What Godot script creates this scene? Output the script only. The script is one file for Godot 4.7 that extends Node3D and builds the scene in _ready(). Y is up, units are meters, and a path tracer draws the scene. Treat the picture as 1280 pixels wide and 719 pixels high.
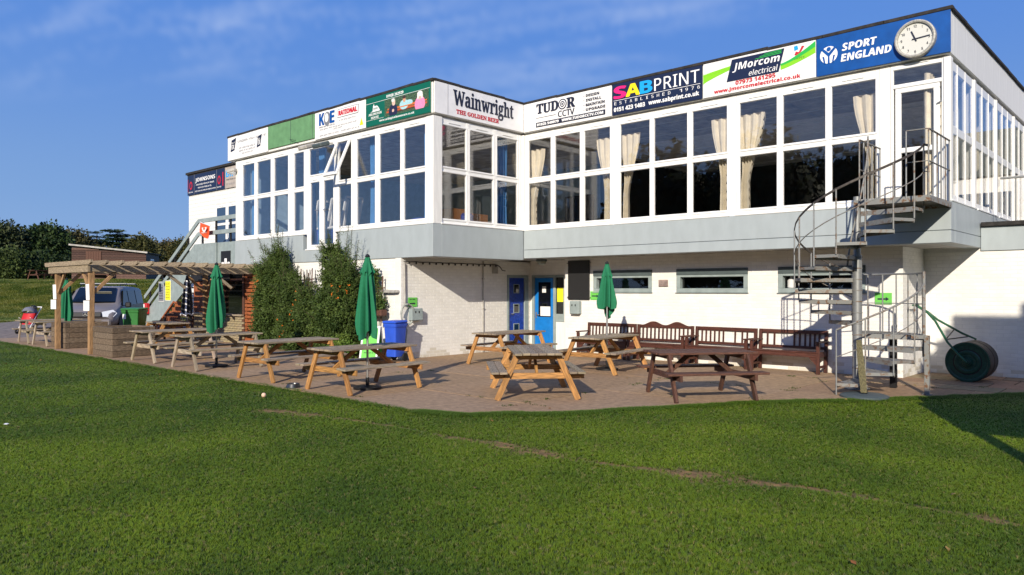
extends Node3D
# World axes follow the clubhouse: +x runs to the right along its front, -z runs into it, y is up, metres.

var M := {}
var T := {}
var used := {}
var rng := RandomNumberGenerator.new()
var nz := FastNoiseLite.new()
var nz2 := FastNoiseLite.new()
const SUN := Vector3(-0.51, -0.485, -1.0)
var CLUB: Node3D

# ---------------------------------------------------------------- mesh builder
class MB:
	var v := PackedVector3Array()
	var n := PackedVector3Array()
	var uv := PackedVector2Array()
	var c := PackedColorArray()
	var col := Color.WHITE
	var off := Vector3.ZERO
	var uo := 0.0
	func tri(a: Vector3, b: Vector3, d: Vector3, na: Vector3, nb: Vector3, nd: Vector3, ta := Vector2.ZERO, tb := Vector2.ZERO, td := Vector2.ZERO) -> void:
		var flip := ((d - a).cross(b - a)).dot(na + nb + nd) < 0.0
		v.append(a - off); n.append(na); uv.append(ta); c.append(col)
		if flip:
			v.append(d - off); n.append(nd); uv.append(td); c.append(col)
			v.append(b - off); n.append(nb); uv.append(tb); c.append(col)
		else:
			v.append(b - off); n.append(nb); uv.append(tb); c.append(col)
			v.append(d - off); n.append(nd); uv.append(td); c.append(col)
	func face(p: Array, nn: Vector3, gu := Vector3.ZERO) -> void:
		if gu == Vector3.ZERO:
			gu = (p[1] - p[0]).normalized()
		var gv := nn.cross(gu).normalized()
		for i in range(1, p.size() - 1):
			tri(p[0], p[i], p[i + 1], nn, nn, nn, Vector2(p[0].dot(gu) + uo, p[0].dot(gv) + uo * .37), Vector2(p[i].dot(gu) + uo, p[i].dot(gv) + uo * .37), Vector2(p[i + 1].dot(gu) + uo, p[i + 1].dot(gv) + uo * .37))
	func box(ctr: Vector3, size: Vector3, bas := Basis(), bev := 0.0) -> void:
		var h := size * .5
		var L := size.max_axis_index()
		var ax := [bas.x.normalized(), bas.y.normalized(), bas.z.normalized()]
		uo = fposmod(uo + .731, 7.0)
		bev = minf(bev, minf(h.x, minf(h.y, h.z)) * .9)
		for k in 3:
			var i := (k + 1) % 3
			var j := (k + 2) % 3
			var gu: Vector3 = ax[L] if L != k else ax[i]
			for s in [-1.0, 1.0]:
				var p := []
				for q in [[-1, -1], [1, -1], [1, 1], [-1, 1]]:
					p.append(ctr + ax[k] * (s * h[k]) + ax[i] * (q[0] * (h[i] - bev)) + ax[j] * (q[1] * (h[j] - bev)))
				face(p, ax[k] * s, gu)
		if bev <= 0.0:
			return
		for k in 3:
			var i := (k + 1) % 3
			var j := (k + 2) % 3
			for si in [-1.0, 1.0]:
				for sj in [-1.0, 1.0]:
					var e: Vector3 = ax[k] * (h[k] - bev)
					var A: Vector3 = ctr + ax[i] * (si * h[i]) + ax[j] * (sj * (h[j] - bev))
					var Bq: Vector3 = ctr + ax[i] * (si * (h[i] - bev)) + ax[j] * (sj * h[j])
					face([A - e, A + e, Bq + e, Bq - e], (ax[i] * si + ax[j] * sj).normalized(), ax[k])
		for sx in [-1.0, 1.0]:
			for sy in [-1.0, 1.0]:
				for sz in [-1.0, 1.0]:
					var a: Vector3 = ax[0] * sx
					var b: Vector3 = ax[1] * sy
					var d: Vector3 = ax[2] * sz
					face([ctr + a * h.x + b * (h.y - bev) + d * (h.z - bev), ctr + a * (h.x - bev) + b * h.y + d * (h.z - bev), ctr + a * (h.x - bev) + b * (h.y - bev) + d * h.z], (a + b + d).normalized())
	func slab(lo: Vector3, hi: Vector3, bev := 0.0) -> void:
		box((lo + hi) * .5, (hi - lo).abs(), Basis(), bev)
	func bar(a: Vector3, b: Vector3, w: float, h: float, up := Vector3.UP, bev := 0.0) -> void:
		var x := (b - a).normalized()
		if absf(x.dot(up)) > .99:
			up = Vector3.FORWARD
		var z := x.cross(up).normalized()
		box((a + b) * .5, Vector3((b - a).length(), h, w), Basis(x, z.cross(x), z), bev)
	func loft(rings: Array, closed := true, cap := true, outward := Vector3.ZERO) -> void:
		var R := rings.size()
		var K: int = rings[0].size()
		var ctr := []
		for r in rings:
			var s := Vector3.ZERO
			for p in r: s += p
			ctr.append(s / K)
		var nn := []
		for r in R:
			var row := PackedVector3Array()
			for k in K:
				var du: Vector3 = rings[r][(k + 1) % K if closed else mini(k + 1, K - 1)] - rings[r][(k + K - 1) % K if closed else maxi(k - 1, 0)]
				var dv: Vector3 = rings[mini(r + 1, R - 1)][k] - rings[maxi(r - 1, 0)][k]
				var q := du.cross(dv).normalized()
				if q.dot(outward if outward != Vector3.ZERO else rings[r][k] - ctr[r]) < 0.0: q = -q
				row.append(q)
			nn.append(row)
		var ulen := 0.0
		for r in R - 1:
			var dl: float = (ctr[r + 1] - ctr[r]).length()
			for k in (K if closed else K - 1):
				var k2 := (k + 1) % K
				var u0 := float(k) / K
				var u1 := float(k + 1) / K
				tri(rings[r][k], rings[r][k2], rings[r + 1][k], nn[r][k], nn[r][k2], nn[r + 1][k], Vector2(ulen, u0), Vector2(ulen, u1), Vector2(ulen + dl, u0))
				tri(rings[r][k2], rings[r + 1][k2], rings[r + 1][k], nn[r][k2], nn[r + 1][k2], nn[r + 1][k], Vector2(ulen, u1), Vector2(ulen + dl, u1), Vector2(ulen + dl, u0))
			ulen += dl
		if cap and closed:
			for e in [0, R - 1]:
				var d: Vector3 = ctr[e] - ctr[1 if e == 0 else R - 2]
				d = d.normalized()
				for k in K:
					tri(ctr[e], rings[e][k], rings[e][(k + 1) % K], d, d, d)
	func tube(p: Array, r, sides := 8, cap := true) -> void:
		var rings := []
		var up := Vector3.UP
		var d0: Vector3 = (p[1] - p[0]).normalized()
		if absf(d0.dot(up)) > .95: up = Vector3.RIGHT
		for i in p.size():
			var d: Vector3 = (p[mini(i + 1, p.size() - 1)] - p[maxi(i - 1, 0)]).normalized()
			var x := up.cross(d).normalized()
			up = d.cross(x).normalized()
			var ring := PackedVector3Array()
			var rr: float = r[i] if r is Array else r
			for k in sides:
				var a := TAU * k / sides
				ring.append(p[i] + (x * cos(a) + up * sin(a)) * rr)
			rings.append(ring)
		loft(rings, true, cap)
	func lathe(prof: Array, ctr: Vector3, sides := 20, bas := Basis()) -> void:
		# profile points (radius, height); sharp between segments, smooth round the axis
		for i in prof.size() - 1:
			var a: Vector2 = prof[i]
			var b: Vector2 = prof[i + 1]
			var nr := Vector2(b.y - a.y, a.x - b.x).normalized()
			for k in sides:
				var t0 := TAU * k / sides
				var t1 := TAU * (k + 1) / sides
				var d0 := bas.x * cos(t0) + bas.z * sin(t0)
				var d1 := bas.x * cos(t1) + bas.z * sin(t1)
				var n0 := (d0 * nr.x + bas.y * nr.y).normalized()
				var n1 := (d1 * nr.x + bas.y * nr.y).normalized()
				var A := ctr + d0 * a.x + bas.y * a.y
				var B := ctr + d1 * a.x + bas.y * a.y
				var Cc := ctr + d1 * b.x + bas.y * b.y
				var D := ctr + d0 * b.x + bas.y * b.y
				if a.x > 1e-5: tri(A, B, Cc, n0, n1, n1, Vector2(t0, a.y), Vector2(t1, a.y), Vector2(t1, b.y))
				if b.x > 1e-5: tri(A, Cc, D, n0, n1, n0, Vector2(t0, a.y), Vector2(t1, b.y), Vector2(t0, b.y))
	func prism(poly: PackedVector2Array, t: Transform3D, depth: float) -> void:
		# polygon in the local xy plane, pushed out along local z
		var id := Geometry2D.triangulate_polygon(poly)
		var z := t.basis.z.normalized()
		for s in [0.0, depth]:
			for i in range(0, id.size(), 3):
				var p := []
				for k in 3: p.append(t * Vector3(poly[id[i + k]].x, poly[id[i + k]].y, s))
				var nn := z * (1.0 if (s > 0.0) == (depth > 0.0) and s != 0.0 else (-1.0 if depth > 0.0 else 1.0))
				face(p, nn, t.basis.x.normalized())
		var cw := Geometry2D.is_polygon_clockwise(poly)
		for i in poly.size():
			var a := poly[i]
			var b := poly[(i + 1) % poly.size()]
			var e := (b - a).normalized()
			var o := Vector2(e.y, -e.x) * (-1.0 if cw else 1.0)
			face([t * Vector3(a.x, a.y, 0), t * Vector3(b.x, b.y, 0), t * Vector3(b.x, b.y, depth), t * Vector3(a.x, a.y, depth)], (t.basis * Vector3(o.x, o.y, 0)).normalized())
	func mesh() -> ArrayMesh:
		var m := ArrayMesh.new()
		if v.is_empty(): return m
		var a := []
		a.resize(Mesh.ARRAY_MAX)
		a[Mesh.ARRAY_VERTEX] = v; a[Mesh.ARRAY_NORMAL] = n; a[Mesh.ARRAY_TEX_UV] = uv; a[Mesh.ARRAY_COLOR] = c
		m.add_surface_from_arrays(Mesh.PRIMITIVE_TRIANGLES, a)
		return m

func nm(base: String) -> String:
	var k: int = used.get(base, 0)
	used[base] = k + 1
	return base if k == 0 else "%s_%03d" % [base, k]

func tag(o: Node, label := "", category := "", group := "", kind := "") -> Node:
	if label: o.set_meta("label", label)
	if category: o.set_meta("category", category)
	if group: o.set_meta("group", group)
	if kind: o.set_meta("kind", kind)
	return o

func thing(called: String, label: String, category: String, at := Vector3.ZERO, turn := 0.0, group := "") -> Node3D:
	var o := Node3D.new()
	o.name = nm(called)
	add_child(o)
	o.position = at
	o.rotation.y = turn
	tag(o, label, category, group)
	return o

func mb(parent: Node3D = null, world := true) -> MB:
	var b := MB.new()
	if parent and world:
		var p: Node3D = parent
		while p != null and p != self:
			b.off += p.position
			p = p.get_parent() as Node3D
	return b

func part(called: String, b: MB, m: Material, parent: Node) -> MeshInstance3D:
	return part_mesh(called, b.mesh(), m, parent)

func part_mesh(called: String, me: Mesh, m: Material, parent: Node) -> MeshInstance3D:
	var o := MeshInstance3D.new()
	o.mesh = me
	o.material_override = m
	if parent == self:
		o.name = nm(called)
		add_child(o)
	else:
		var k: int = 0
		var key := str(parent.get_instance_id()) + called
		k = used.get(key, 0)
		used[key] = k + 1
		o.name = called if k == 0 else "%s_%03d" % [called, k]
		parent.add_child(o, true)
	return o

func struct(called: String, b: MB, m: Material) -> MeshInstance3D:
	var o := part(called, b, m, self)
	o.set_meta("kind", "structure")
	return o

func group_part(called: String, parent: Node) -> Node3D:
	var o := Node3D.new()
	var key := str(parent.get_instance_id()) + called
	var k: int = used.get(key, 0)
	used[key] = k + 1
	o.name = called if k == 0 else "%s_%03d" % [called, k]
	parent.add_child(o, true)
	return o

func many(called: String, me: Mesh, m: Material, xf: Array, cols: Array, parent: Node, kind := "stuff") -> MultiMeshInstance3D:
	var mm := MultiMesh.new()
	mm.transform_format = MultiMesh.TRANSFORM_3D
	mm.use_colors = not cols.is_empty()
	mm.mesh = me
	mm.instance_count = xf.size()
	for i in xf.size():
		mm.set_instance_transform(i, xf[i])
		if mm.use_colors: mm.set_instance_color(i, cols[i])
	var o := MultiMeshInstance3D.new()
	o.multimesh = mm
	o.material_override = m
	if parent == self:
		o.name = nm(called)
		add_child(o)
	else:
		o.name = called
		parent.add_child(o, true)
	if kind: o.set_meta("kind", kind)
	return o

func copy(o: Node3D, at: Vector3, turn: float, label: String, group := "") -> Node3D:
	var r: Node3D = o.duplicate()
	r.name = nm(String(o.name).rstrip("0123456789").trim_suffix("_"))
	add_child(r)
	r.position = at
	r.rotation.y = turn
	r.set_meta("label", label)
	if group: r.set_meta("group", group)
	return r

# ---------------------------------------------------------------- textures and materials
func noise_tex(freq: float, oct: int, lo: float, hi: float, sd: int, size := 512, kind := FastNoiseLite.TYPE_SIMPLEX_SMOOTH, gain := .55) -> NoiseTexture2D:
	var f := FastNoiseLite.new()
	f.noise_type = kind
	f.seed = sd
	f.frequency = freq
	f.fractal_octaves = oct
	f.fractal_gain = gain
	var t := NoiseTexture2D.new()
	t.width = size; t.height = size
	t.seamless = true
	t.noise = f
	var g := Gradient.new()
	g.set_color(0, Color(lo, lo, lo)); g.set_color(1, Color(hi, hi, hi))
	t.color_ramp = g
	return t

func mat(c: Color, rough := .8, o := {}) -> StandardMaterial3D:
	var m := StandardMaterial3D.new()
	m.albedo_color = c
	m.roughness = rough
	m.metallic = o.get("metal", 0.0)
	m.metallic_specular = o.get("spec", .5)
	var tex = o.get("tex", "soft")
	if tex: m.albedo_texture = T[tex]
	if o.has("bump"):
		m.heightmap_enabled = true
		m.heightmap_texture = T[o.get("btex", "soft")]
		m.heightmap_scale = o.bump
	if o.get("uv", false):
		m.uv1_scale = o.get("scale", Vector3(1, 1, 1))
	else:
		m.uv1_triplanar = true
		m.uv1_world_triplanar = o.get("world", false)
		m.uv1_scale = o.get("scale", Vector3(.5, .5, .5))
	if o.get("vc", false): m.vertex_color_use_as_albedo = true
	if o.has("back"):
		m.backlight_enabled = true
		m.backlight = o.back
	m.texture_filter = BaseMaterial3D.TEXTURE_FILTER_LINEAR_WITH_MIPMAPS
	return m

func flat(c: Color, rough := .6, o := {}) -> StandardMaterial3D:
	o["tex"] = ""
	return mat(c, rough, o)

func C8(r: int, g: int, b: int) -> Color:
	return Color8(r, g, b)

func make_materials() -> void:
	T.soft = noise_tex(.006, 6, .86, 1.0, 3, 1024)
	T.clean = noise_tex(.006, 7, .945, 1.0, 5, 1024)
	T.streak = noise_tex(.01, 6, .91, 1.0, 43, 1024, FastNoiseLite.TYPE_SIMPLEX_SMOOTH, .6)
	T.patio = noise_tex(.016, 7, .70, 1.0, 47, 1024, FastNoiseLite.TYPE_SIMPLEX_SMOOTH, .68)
	T.dirt = noise_tex(.008, 7, .55, 1.0, 11, 1024, FastNoiseLite.TYPE_SIMPLEX_SMOOTH, .65)
	T.rough = noise_tex(.02, 6, .45, 1.0, 7, 512, FastNoiseLite.TYPE_SIMPLEX_SMOOTH, .7)
	T.grain = noise_tex(.012, 5, .5, 1.0, 19, 512, FastNoiseLite.TYPE_SIMPLEX_SMOOTH, .6)
	T.speck = noise_tex(.09, 4, .55, 1.0, 23, 1024, FastNoiseLite.TYPE_SIMPLEX_SMOOTH, .7)
	T.rust = noise_tex(.014, 6, .0, 1.0, 31, 512, FastNoiseLite.TYPE_SIMPLEX_SMOOTH, .65)
	var rg := Gradient.new()
	rg.set_color(0, Color8(122, 124, 122)); rg.set_color(1, Color8(96, 56, 34))
	rg.add_point(.58, Color8(132, 132, 129)); rg.add_point(.70, Color8(112, 88, 68))
	T.rust.color_ramp = rg
	# timber: grain along u
	M.timber = mat(C8(226, 166, 98), .75, {"tex": "grain", "uv": true, "scale": Vector3(.5, 6, 1), "vc": true, "bump": .12, "btex": "grain"})
	M.palewood = mat(C8(214, 196, 172), .85, {"tex": "grain", "uv": true, "scale": Vector3(.6, 7, 1), "vc": true, "bump": .2, "btex": "grain"})
	M.postwood = mat(C8(206, 164, 118), .8, {"tex": "grain", "uv": true, "scale": Vector3(.5, 6, 1), "vc": true, "bump": .2, "btex": "grain"})
	M.weathered = mat(C8(196, 178, 152), .85, {"tex": "grain", "uv": true, "scale": Vector3(.6, 7, 1), "vc": true, "bump": .2, "btex": "grain"})
	M.sleeper = mat(C8(150, 130, 108), .9, {"tex": "rough", "uv": true, "scale": Vector3(.8, 4, 1), "vc": true, "bump": .5, "btex": "rough"})
	M.brownwood = mat(C8(108, 62, 48), .5, {"tex": "grain", "uv": true, "scale": Vector3(.5, 6, 1), "vc": true, "bump": .1, "btex": "grain"})
	M.stainwood = mat(C8(122, 80, 62), .75, {"tex": "rough", "uv": true, "scale": Vector3(.7, 5, 1), "vc": true, "bump": .2, "btex": "grain"})
	M.orangewood = mat(C8(196, 112, 62), .7, {"tex": "grain", "uv": true, "scale": Vector3(.5, 6, 1), "vc": true, "bump": .1, "btex": "grain"})
	M.shedwood = mat(C8(138, 106, 94), .9, {"tex": "rough", "uv": true, "scale": Vector3(.4, 4, 1), "vc": true, "bump": .4, "btex": "rough"})
	# masonry and render
	M.whitebrick = mat(C8(232, 230, 225), .7, {"tex": "clean", "world": true, "scale": Vector3(.35, .35, .35), "vc": true, "bump": .04, "btex": "speck"})
	M.mortar = mat(C8(222, 220, 216), .9, {"tex": "clean", "world": true, "bump": .1, "btex": "speck"})
	M.buffbrick = mat(C8(206, 190, 158), .85, {"tex": "rough", "scale": Vector3(1.5, 1.5, 1.5), "vc": true, "bump": .3, "btex": "speck"})
	M.white = mat(C8(236, 235, 231), .55, {"tex": "streak", "world": true, "scale": Vector3(1.3, .1, 1.3)})
	M.upvc = mat(C8(237, 237, 235), .3, {"tex": "clean", "world": true, "scale": Vector3(.5, .5, .5)})
	M.offwhite = mat(C8(214, 210, 202), .6, {"tex": "dirt", "world": true, "scale": Vector3(.25, .25, .25)})
	M.band = mat(C8(164, 173, 176), .5, {"tex": "clean", "world": true, "scale": Vector3(.5, .2, .5)})
	M.greypaint = mat(C8(150, 163, 163), .55, {"tex": "soft", "world": true, "scale": Vector3(.5, .5, .5)})
	M.darkgrey = mat(C8(78, 90, 92), .6, {"tex": "soft"})
	M.felt = mat(C8(62, 58, 56), .9, {"tex": "rough", "world": true, "bump": .5, "btex": "rough"})
	M.roof = mat(C8(92, 90, 88), .95, {"tex": "dirt", "world": true})
	M.concrete = mat(C8(182, 151, 118), .95, {"tex": "patio", "world": true, "scale": Vector3(.4, .4, .4), "vc": true, "bump": .35, "btex": "speck"})
	M.gravel = mat(C8(164, 148, 134), .97, {"tex": "dirt", "world": true, "scale": Vector3(.3, .3, .3), "bump": 1.2, "btex": "speck"})
	M.soil = mat(C8(88, 66, 48), .97, {"tex": "rough", "world": true, "bump": 1.0, "btex": "speck"})
	M.lawn = mat(Color.WHITE, .95, {"tex": "rough", "world": true, "scale": Vector3(.7, .7, .7), "vc": true, "bump": 1.5, "btex": "speck"})
	M.field = mat(Color.WHITE, .95, {"tex": "dirt", "world": true, "scale": Vector3(.15, .15, .15), "vc": true, "bump": 3.0, "btex": "rough"})
	# metal, plastic, cloth, glass
	M.darkrail = mat(C8(92, 84, 78), .6, {"tex": "rough", "metal": .2, "scale": Vector3(1, 1, 1)})
	M.innerblue = mat(C8(170, 198, 220), .85, {"tex": "soft"})
	M.galv = mat(C8(146, 148, 148), .5, {"tex": "soft", "metal": .45, "scale": Vector3(2, 2, 2)})
	M.rusty = mat(Color.WHITE, .65, {"tex": "rust", "metal": .15, "world": true, "scale": Vector3(.9, .9, .9)})
	M.blackmetal = mat(C8(34, 34, 36), .5, {"tex": "soft", "metal": .3})
	M.steel = mat(C8(190, 190, 190), .35, {"tex": "", "metal": .9})
	M.bowl = mat(C8(120, 120, 120), .35, {"tex": "dirt", "metal": .8})
	M.rubber = mat(C8(26, 26, 26), .8, {"tex": "soft"})
	M.ironbrown = mat(C8(62, 48, 44), .6, {"tex": "rough", "metal": .3, "scale": Vector3(1.5, 1.5, 1.5), "bump": .1, "btex": "rough"})
	M.rollergreen = mat(C8(24, 84, 62), .45, {"tex": "dirt", "scale": Vector3(1.5, 1.5, 1.5)})
	M.bindgreen = mat(C8(48, 118, 54), .45, {"tex": "soft"})
	M.binblue = mat(C8(44, 88, 206), .45, {"tex": "soft"})
	M.parasol = mat(C8(20, 116, 78), .85, {"tex": "soft", "scale": Vector3(2, 2, 2), "back": Color(.03, .12, .06)})
	M.parasolblack = mat(C8(48, 48, 54), .85, {"tex": "soft"})
	M.cream = mat(C8(236, 226, 204), .9, {"tex": "soft", "back": Color(.2, .17, .12)})
	M.bluecloth = mat(C8(84, 146, 206), .9, {"tex": "soft", "back": Color(.05, .12, .2)})
	M.doorblue = mat(C8(40, 78, 196), .35, {"tex": "dirt", "scale": Vector3(1, 1, 1)})
	M.doorlight = mat(C8(24, 124, 208), .35, {"tex": "soft"})
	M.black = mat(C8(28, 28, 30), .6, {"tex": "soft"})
	M.boardgreen = mat(C8(104, 152, 106), .75, {"tex": "soft", "scale": Vector3(.5, .5, .5)})
	M.glass = StandardMaterial3D.new()
	M.glass.transparency = BaseMaterial3D.TRANSPARENCY_ALPHA
	M.glass.albedo_color = Color(.03, .04, .05, .02)
	M.glass.roughness = .0
	M.glass.metallic_specular = .68
	M.darkglass = mat(C8(16, 18, 20), .05, {"tex": "", "spec": .6})
	M.vanglass = mat(C8(14, 16, 18), .08, {"tex": "", "spec": .3})
	M.blueglass = mat(C8(52, 72, 98), .08, {"tex": "", "spec": .5})
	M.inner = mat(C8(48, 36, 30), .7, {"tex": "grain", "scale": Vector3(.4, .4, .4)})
	M.innerpale = mat(C8(140, 138, 122), .85, {"tex": "soft"})
	M.innerfloor = mat(C8(196, 182, 166), .7, {"tex": "soft"})
	M.ceiling = mat(C8(236, 240, 244), .9, {"tex": "soft"})
	M.cardboard = mat(C8(164, 108, 62), .85, {"tex": "soft"})
	M.signwhite = mat(C8(238, 237, 236), .4, {"tex": "clean", "world": true, "scale": Vector3(.4, .4, .4)})
	M.navy = flat(C8(26, 36, 66), .4)
	M.signblue = mat(C8(8, 82, 162), .4, {"tex": "soft"})
	M.signgreen = flat(C8(6, 96, 74), .4)
	M.inkdark = flat(C8(28, 32, 52), .5)
	M.inkred = flat(C8(190, 30, 46), .5)
	M.inkwhite = flat(C8(236, 236, 236), .5)
	M.inkgrey = flat(C8(120, 122, 128), .5)
	M.pink = flat(C8(232, 30, 120), .5)
	M.yellow = flat(C8(246, 220, 20), .5)
	M.cyan = flat(C8(20, 160, 232), .5)
	M.lime = flat(C8(130, 204, 30), .5)
	M.midgreen = flat(C8(40, 176, 70), .5)
	M.noticegreen = flat(C8(104, 190, 80), .6)
	M.noticeyellow = flat(C8(232, 226, 40), .6)
	M.orange = flat(C8(222, 84, 40), .6)
	M.redbox = flat(C8(186, 30, 34), .5)
	M.vanpaint = mat(C8(120, 114, 114), .35, {"tex": "", "metal": .12})
	M.headlight = mat(C8(220, 224, 228), .1, {"tex": "", "metal": .2})
	M.leaf = mat(Color.WHITE, .6, {"tex": "", "vc": true, "back": Color(.12, .2, .04), "spec": .3})
	M.grass = mat(Color.WHITE, .55, {"tex": "", "vc": true, "back": Color(.3, .5, .08), "spec": .4})
	M.bark = mat(C8(92, 76, 62), .9, {"tex": "rough", "scale": Vector3(1, 1, 1), "bump": .8, "btex": "rough"})
	M.berry = flat(C8(232, 120, 24), .4)
	M.clockface = flat(C8(206, 206, 200), .4)
	M.rollerhandle = mat(C8(36, 92, 62), .45, {"tex": "soft"})
	M.lichen = mat(C8(128, 120, 84), .85, {"tex": "rough", "uv": true, "scale": Vector3(2, 2, 1)})

# ---------------------------------------------------------------- sky
func make_sky() -> Sky:
	var w := 1024
	var h := 512
	var f := FastNoiseLite.new()
	f.seed = 88; f.frequency = 1.3; f.fractal_octaves = 8; f.fractal_gain = .62
	f.domain_warp_enabled = true; f.domain_warp_amplitude = .9; f.domain_warp_frequency = .7
	var g := FastNoiseLite.new()
	g.seed = 55; g.frequency = .35; g.fractal_octaves = 3
	var data := PackedFloat32Array()
	data.resize(w * h * 3)
	var top := Vector3(.055, .160, .50)
	var mid := Vector3(.090, .222, .585)
	var lowc := Vector3(.175, .312, .575)
	var hor := Vector3(.28, .40, .60)
	var sunward := -SUN.normalized()
	for y in h:
		var el := PI * .5 - PI * (y + .5) / h
		for x in w:
			var az := TAU * (x + .5) / w # Godot starts a panorama at -z
			var d := Vector3(sin(az) * cos(el), sin(el), -cos(az) * cos(el))
			var c: Vector3
			if d.y >= 0.0:
				var t := sqrt(d.y)
				c = hor.lerp(lowc, clampf(t / .33, 0, 1)).lerp(mid, smoothstep(.30, .60, t)).lerp(top, clampf((t - .58) / .42, 0, 1))
				var glow := pow(maxf(d.dot(sunward), 0), 8.0)
				c += Vector3(.22, .2, .16) * glow
				# thin cirrus, drawn out along the wind
				var p := Vector2(d.x, d.z) / (d.y + .12)
				var q := Vector2(p.x * .90 - p.y * .44, p.x * .44 + p.y * .90)
				var n1 := f.get_noise_2d(q.x * .8, q.y * 3.2)
				var n2 := g.get_noise_2d(q.x * 1.0 + 3.0, q.y * 1.2)
				var a := clampf((n1 + .08) * 1.5, 0, 1) * clampf((n2 + .05) * 2.0, 0, 1) * clampf(d.y * 5.0, 0, 1)
				c = c.lerp(Vector3(.42, .52, .74), a * .5)
			else:
				c = Vector3(.10, .12, .08)
			var i := (y * w + x) * 3
			data[i] = c.x; data[i + 1] = c.y; data[i + 2] = c.z
	var im := Image.create_from_data(w, h, false, Image.FORMAT_RGBF, data.to_byte_array())
	var pm := PanoramaSkyMaterial.new()
	pm.panorama = ImageTexture.create_from_image(im)
	var s := Sky.new()
	s.sky_material = pm
	return s

# ---------------------------------------------------------------- ground
var EDGE := PackedVector2Array([Vector2(-31, -6.72), Vector2(-8.1, -6.86), Vector2(-7.4, -7.12), Vector2(-6.53, -8.09), Vector2(-4.95, -10.97), Vector2(-3.69, -12.42), Vector2(-2.1, -14.8), Vector2(.6, -17.15)])
var BARE := PackedVector2Array([Vector2(-9.8, -5.5), Vector2(-8.6, -5.8), Vector2(-7.4, -5.95), Vector2(-6.45, -5.92), Vector2(-5.8, -6.03), Vector2(-5.05, -6.0), Vector2(-4.3, -6.06), Vector2(-3.53, -6.27), Vector2(-2.95, -6.37), Vector2(-2.57, -6.5), Vector2(-1.94, -6.57), Vector2(-.95, -6.54), Vector2(1, -6.5)])

func lawn_poly() -> PackedVector2Array:
	var p := EDGE.duplicate()
	p.append_array([Vector2(30, -17.15), Vector2(30, 14), Vector2(-31, 14)])
	return p

func bare_amount(x: float, z: float) -> float:
	var best := 9.0
	var along := 0.0
	var p := Vector2(x, z)
	for i in BARE.size() - 1:
		var q := Geometry2D.get_closest_point_to_segment(p, BARE[i], BARE[i + 1])
		var d := p.distance_to(q)
		if d < best:
			best = d
			along = q.x
	var w := .10 + .17 * clampf(nz.get_noise_2d(along * 60.0, 7.0) + .5, 0, 1)
	w *= clampf(.9 + nz.get_noise_2d(along * 33.0, 50.0) * .9, .5, 1.2)
	if along < -6.6 or along > -2.0: w *= .5
	if absf(along + 9.4) < .55: w = .2
	if absf(along + 6.3) < .4: w = .1
	return clampf(1.3 - best / maxf(w, .01), 0, 1) * clampf(.92 + nz.get_noise_2d(x * 90, z * 90) * .6, 0, 1)

func hill(x: float, z: float) -> float:
	# the grass bank behind the car park, far left
	var d := -x * .677 - z * .736
	var s := -x * .736 + z * .677 # to the left of the view
	var t := clampf((d - 42.0 + .04 * absf(s - 22.0)) / 16.0, 0, 1)
	var h := t * t * (3 - 2 * t) * 2.5
	h += maxf(0.0, d - 58.0) * .012
	var sel := clampf((s - 2.0) / 8.0, 0, 1)
	return h * sel + nz2.get_noise_2d(x * 2.2, z * 2.2) * .12 * t * sel

func make_ground() -> void:
	# terrain to the horizon
	var b := MB.new()
	var xs := []
	for i in range(-44, 45):
		var t := i / 44.0
		xs.append(signf(t) * (absf(t) * 60.0 + pow(absf(t), 5) * 1200.0))
	var P := func(i: int, j: int) -> Vector3:
		var x: float = xs[i] - 45.0
		var z: float = xs[j] - 25.0
		return Vector3(x, hill(x, z) - .07, z)
	for i in xs.size() - 1:
		for j in xs.size() - 1:
			var a: Vector3 = P.call(i, j)
			var q := [a, P.call(i + 1, j), P.call(i + 1, j + 1), P.call(i, j + 1)]
			var nn: Vector3 = (q[3] - q[0]).cross(q[1] - q[0]).normalized()
			if nn.y < 0: nn = -nn
			var k := clampf(.5 + nz.get_noise_2d(a.x * 3.0, a.z * 3.0), 0, 1)
			b.col = Color(.15, .19, .03).lerp(Color(.30, .29, .08), k)
			b.face(q, nn, Vector3.RIGHT)
	struct("ground", b, M.field)
	# the mown outfield in front, a finer sheet whose bare earth is its own colour
	var lp := lawn_poly()
	b = MB.new()
	var lim := Rect2(-31, -17.15, 45, 21.15)
	var st := .11
	var nx := int(lim.size.x / st)
	var nzc := int(lim.size.y / st)
	for i in nx:
		for j in nzc:
			var x := lim.position.x + i * st
			var z := lim.position.y + j * st
			if not Geometry2D.is_point_in_polygon(Vector2(x + st * .5, z + st * .5), lp): continue
			var q := []
			for o in [[0, 0], [1, 0], [1, 1], [0, 1]]:
				q.append(Vector3(x + o[0] * st, -.02, z + o[1] * st))
			b.col = Color(.092, .148, .015).lerp(Color(.44, .25, .085), bare_amount(x + st * .5, z + st * .5))
			b.face(q, Vector3.UP, Vector3.RIGHT)
	struct("lawn", b, M.lawn)
	# car park beyond the terrace
	b = MB.new()
	b.prism(PackedVector2Array([Vector2(-31, 6.72), Vector2(-31, 30), Vector2(-70, 30), Vector2(-47, 11.5), Vector2(-39, 6.6)]), Transform3D(Basis(Vector3.RIGHT, Vector3.FORWARD, Vector3.UP), Vector3(0, -.05, 0)), .045)
	struct("car_park", b, M.gravel)

func patio_poly() -> PackedVector2Array:
	var p := EDGE.duplicate()
	p.append_array([Vector2(.6, -17.3), Vector2(-4.3, -17.3), Vector2(-4.3, -16), Vector2(-31, -16)])
	return p

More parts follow.
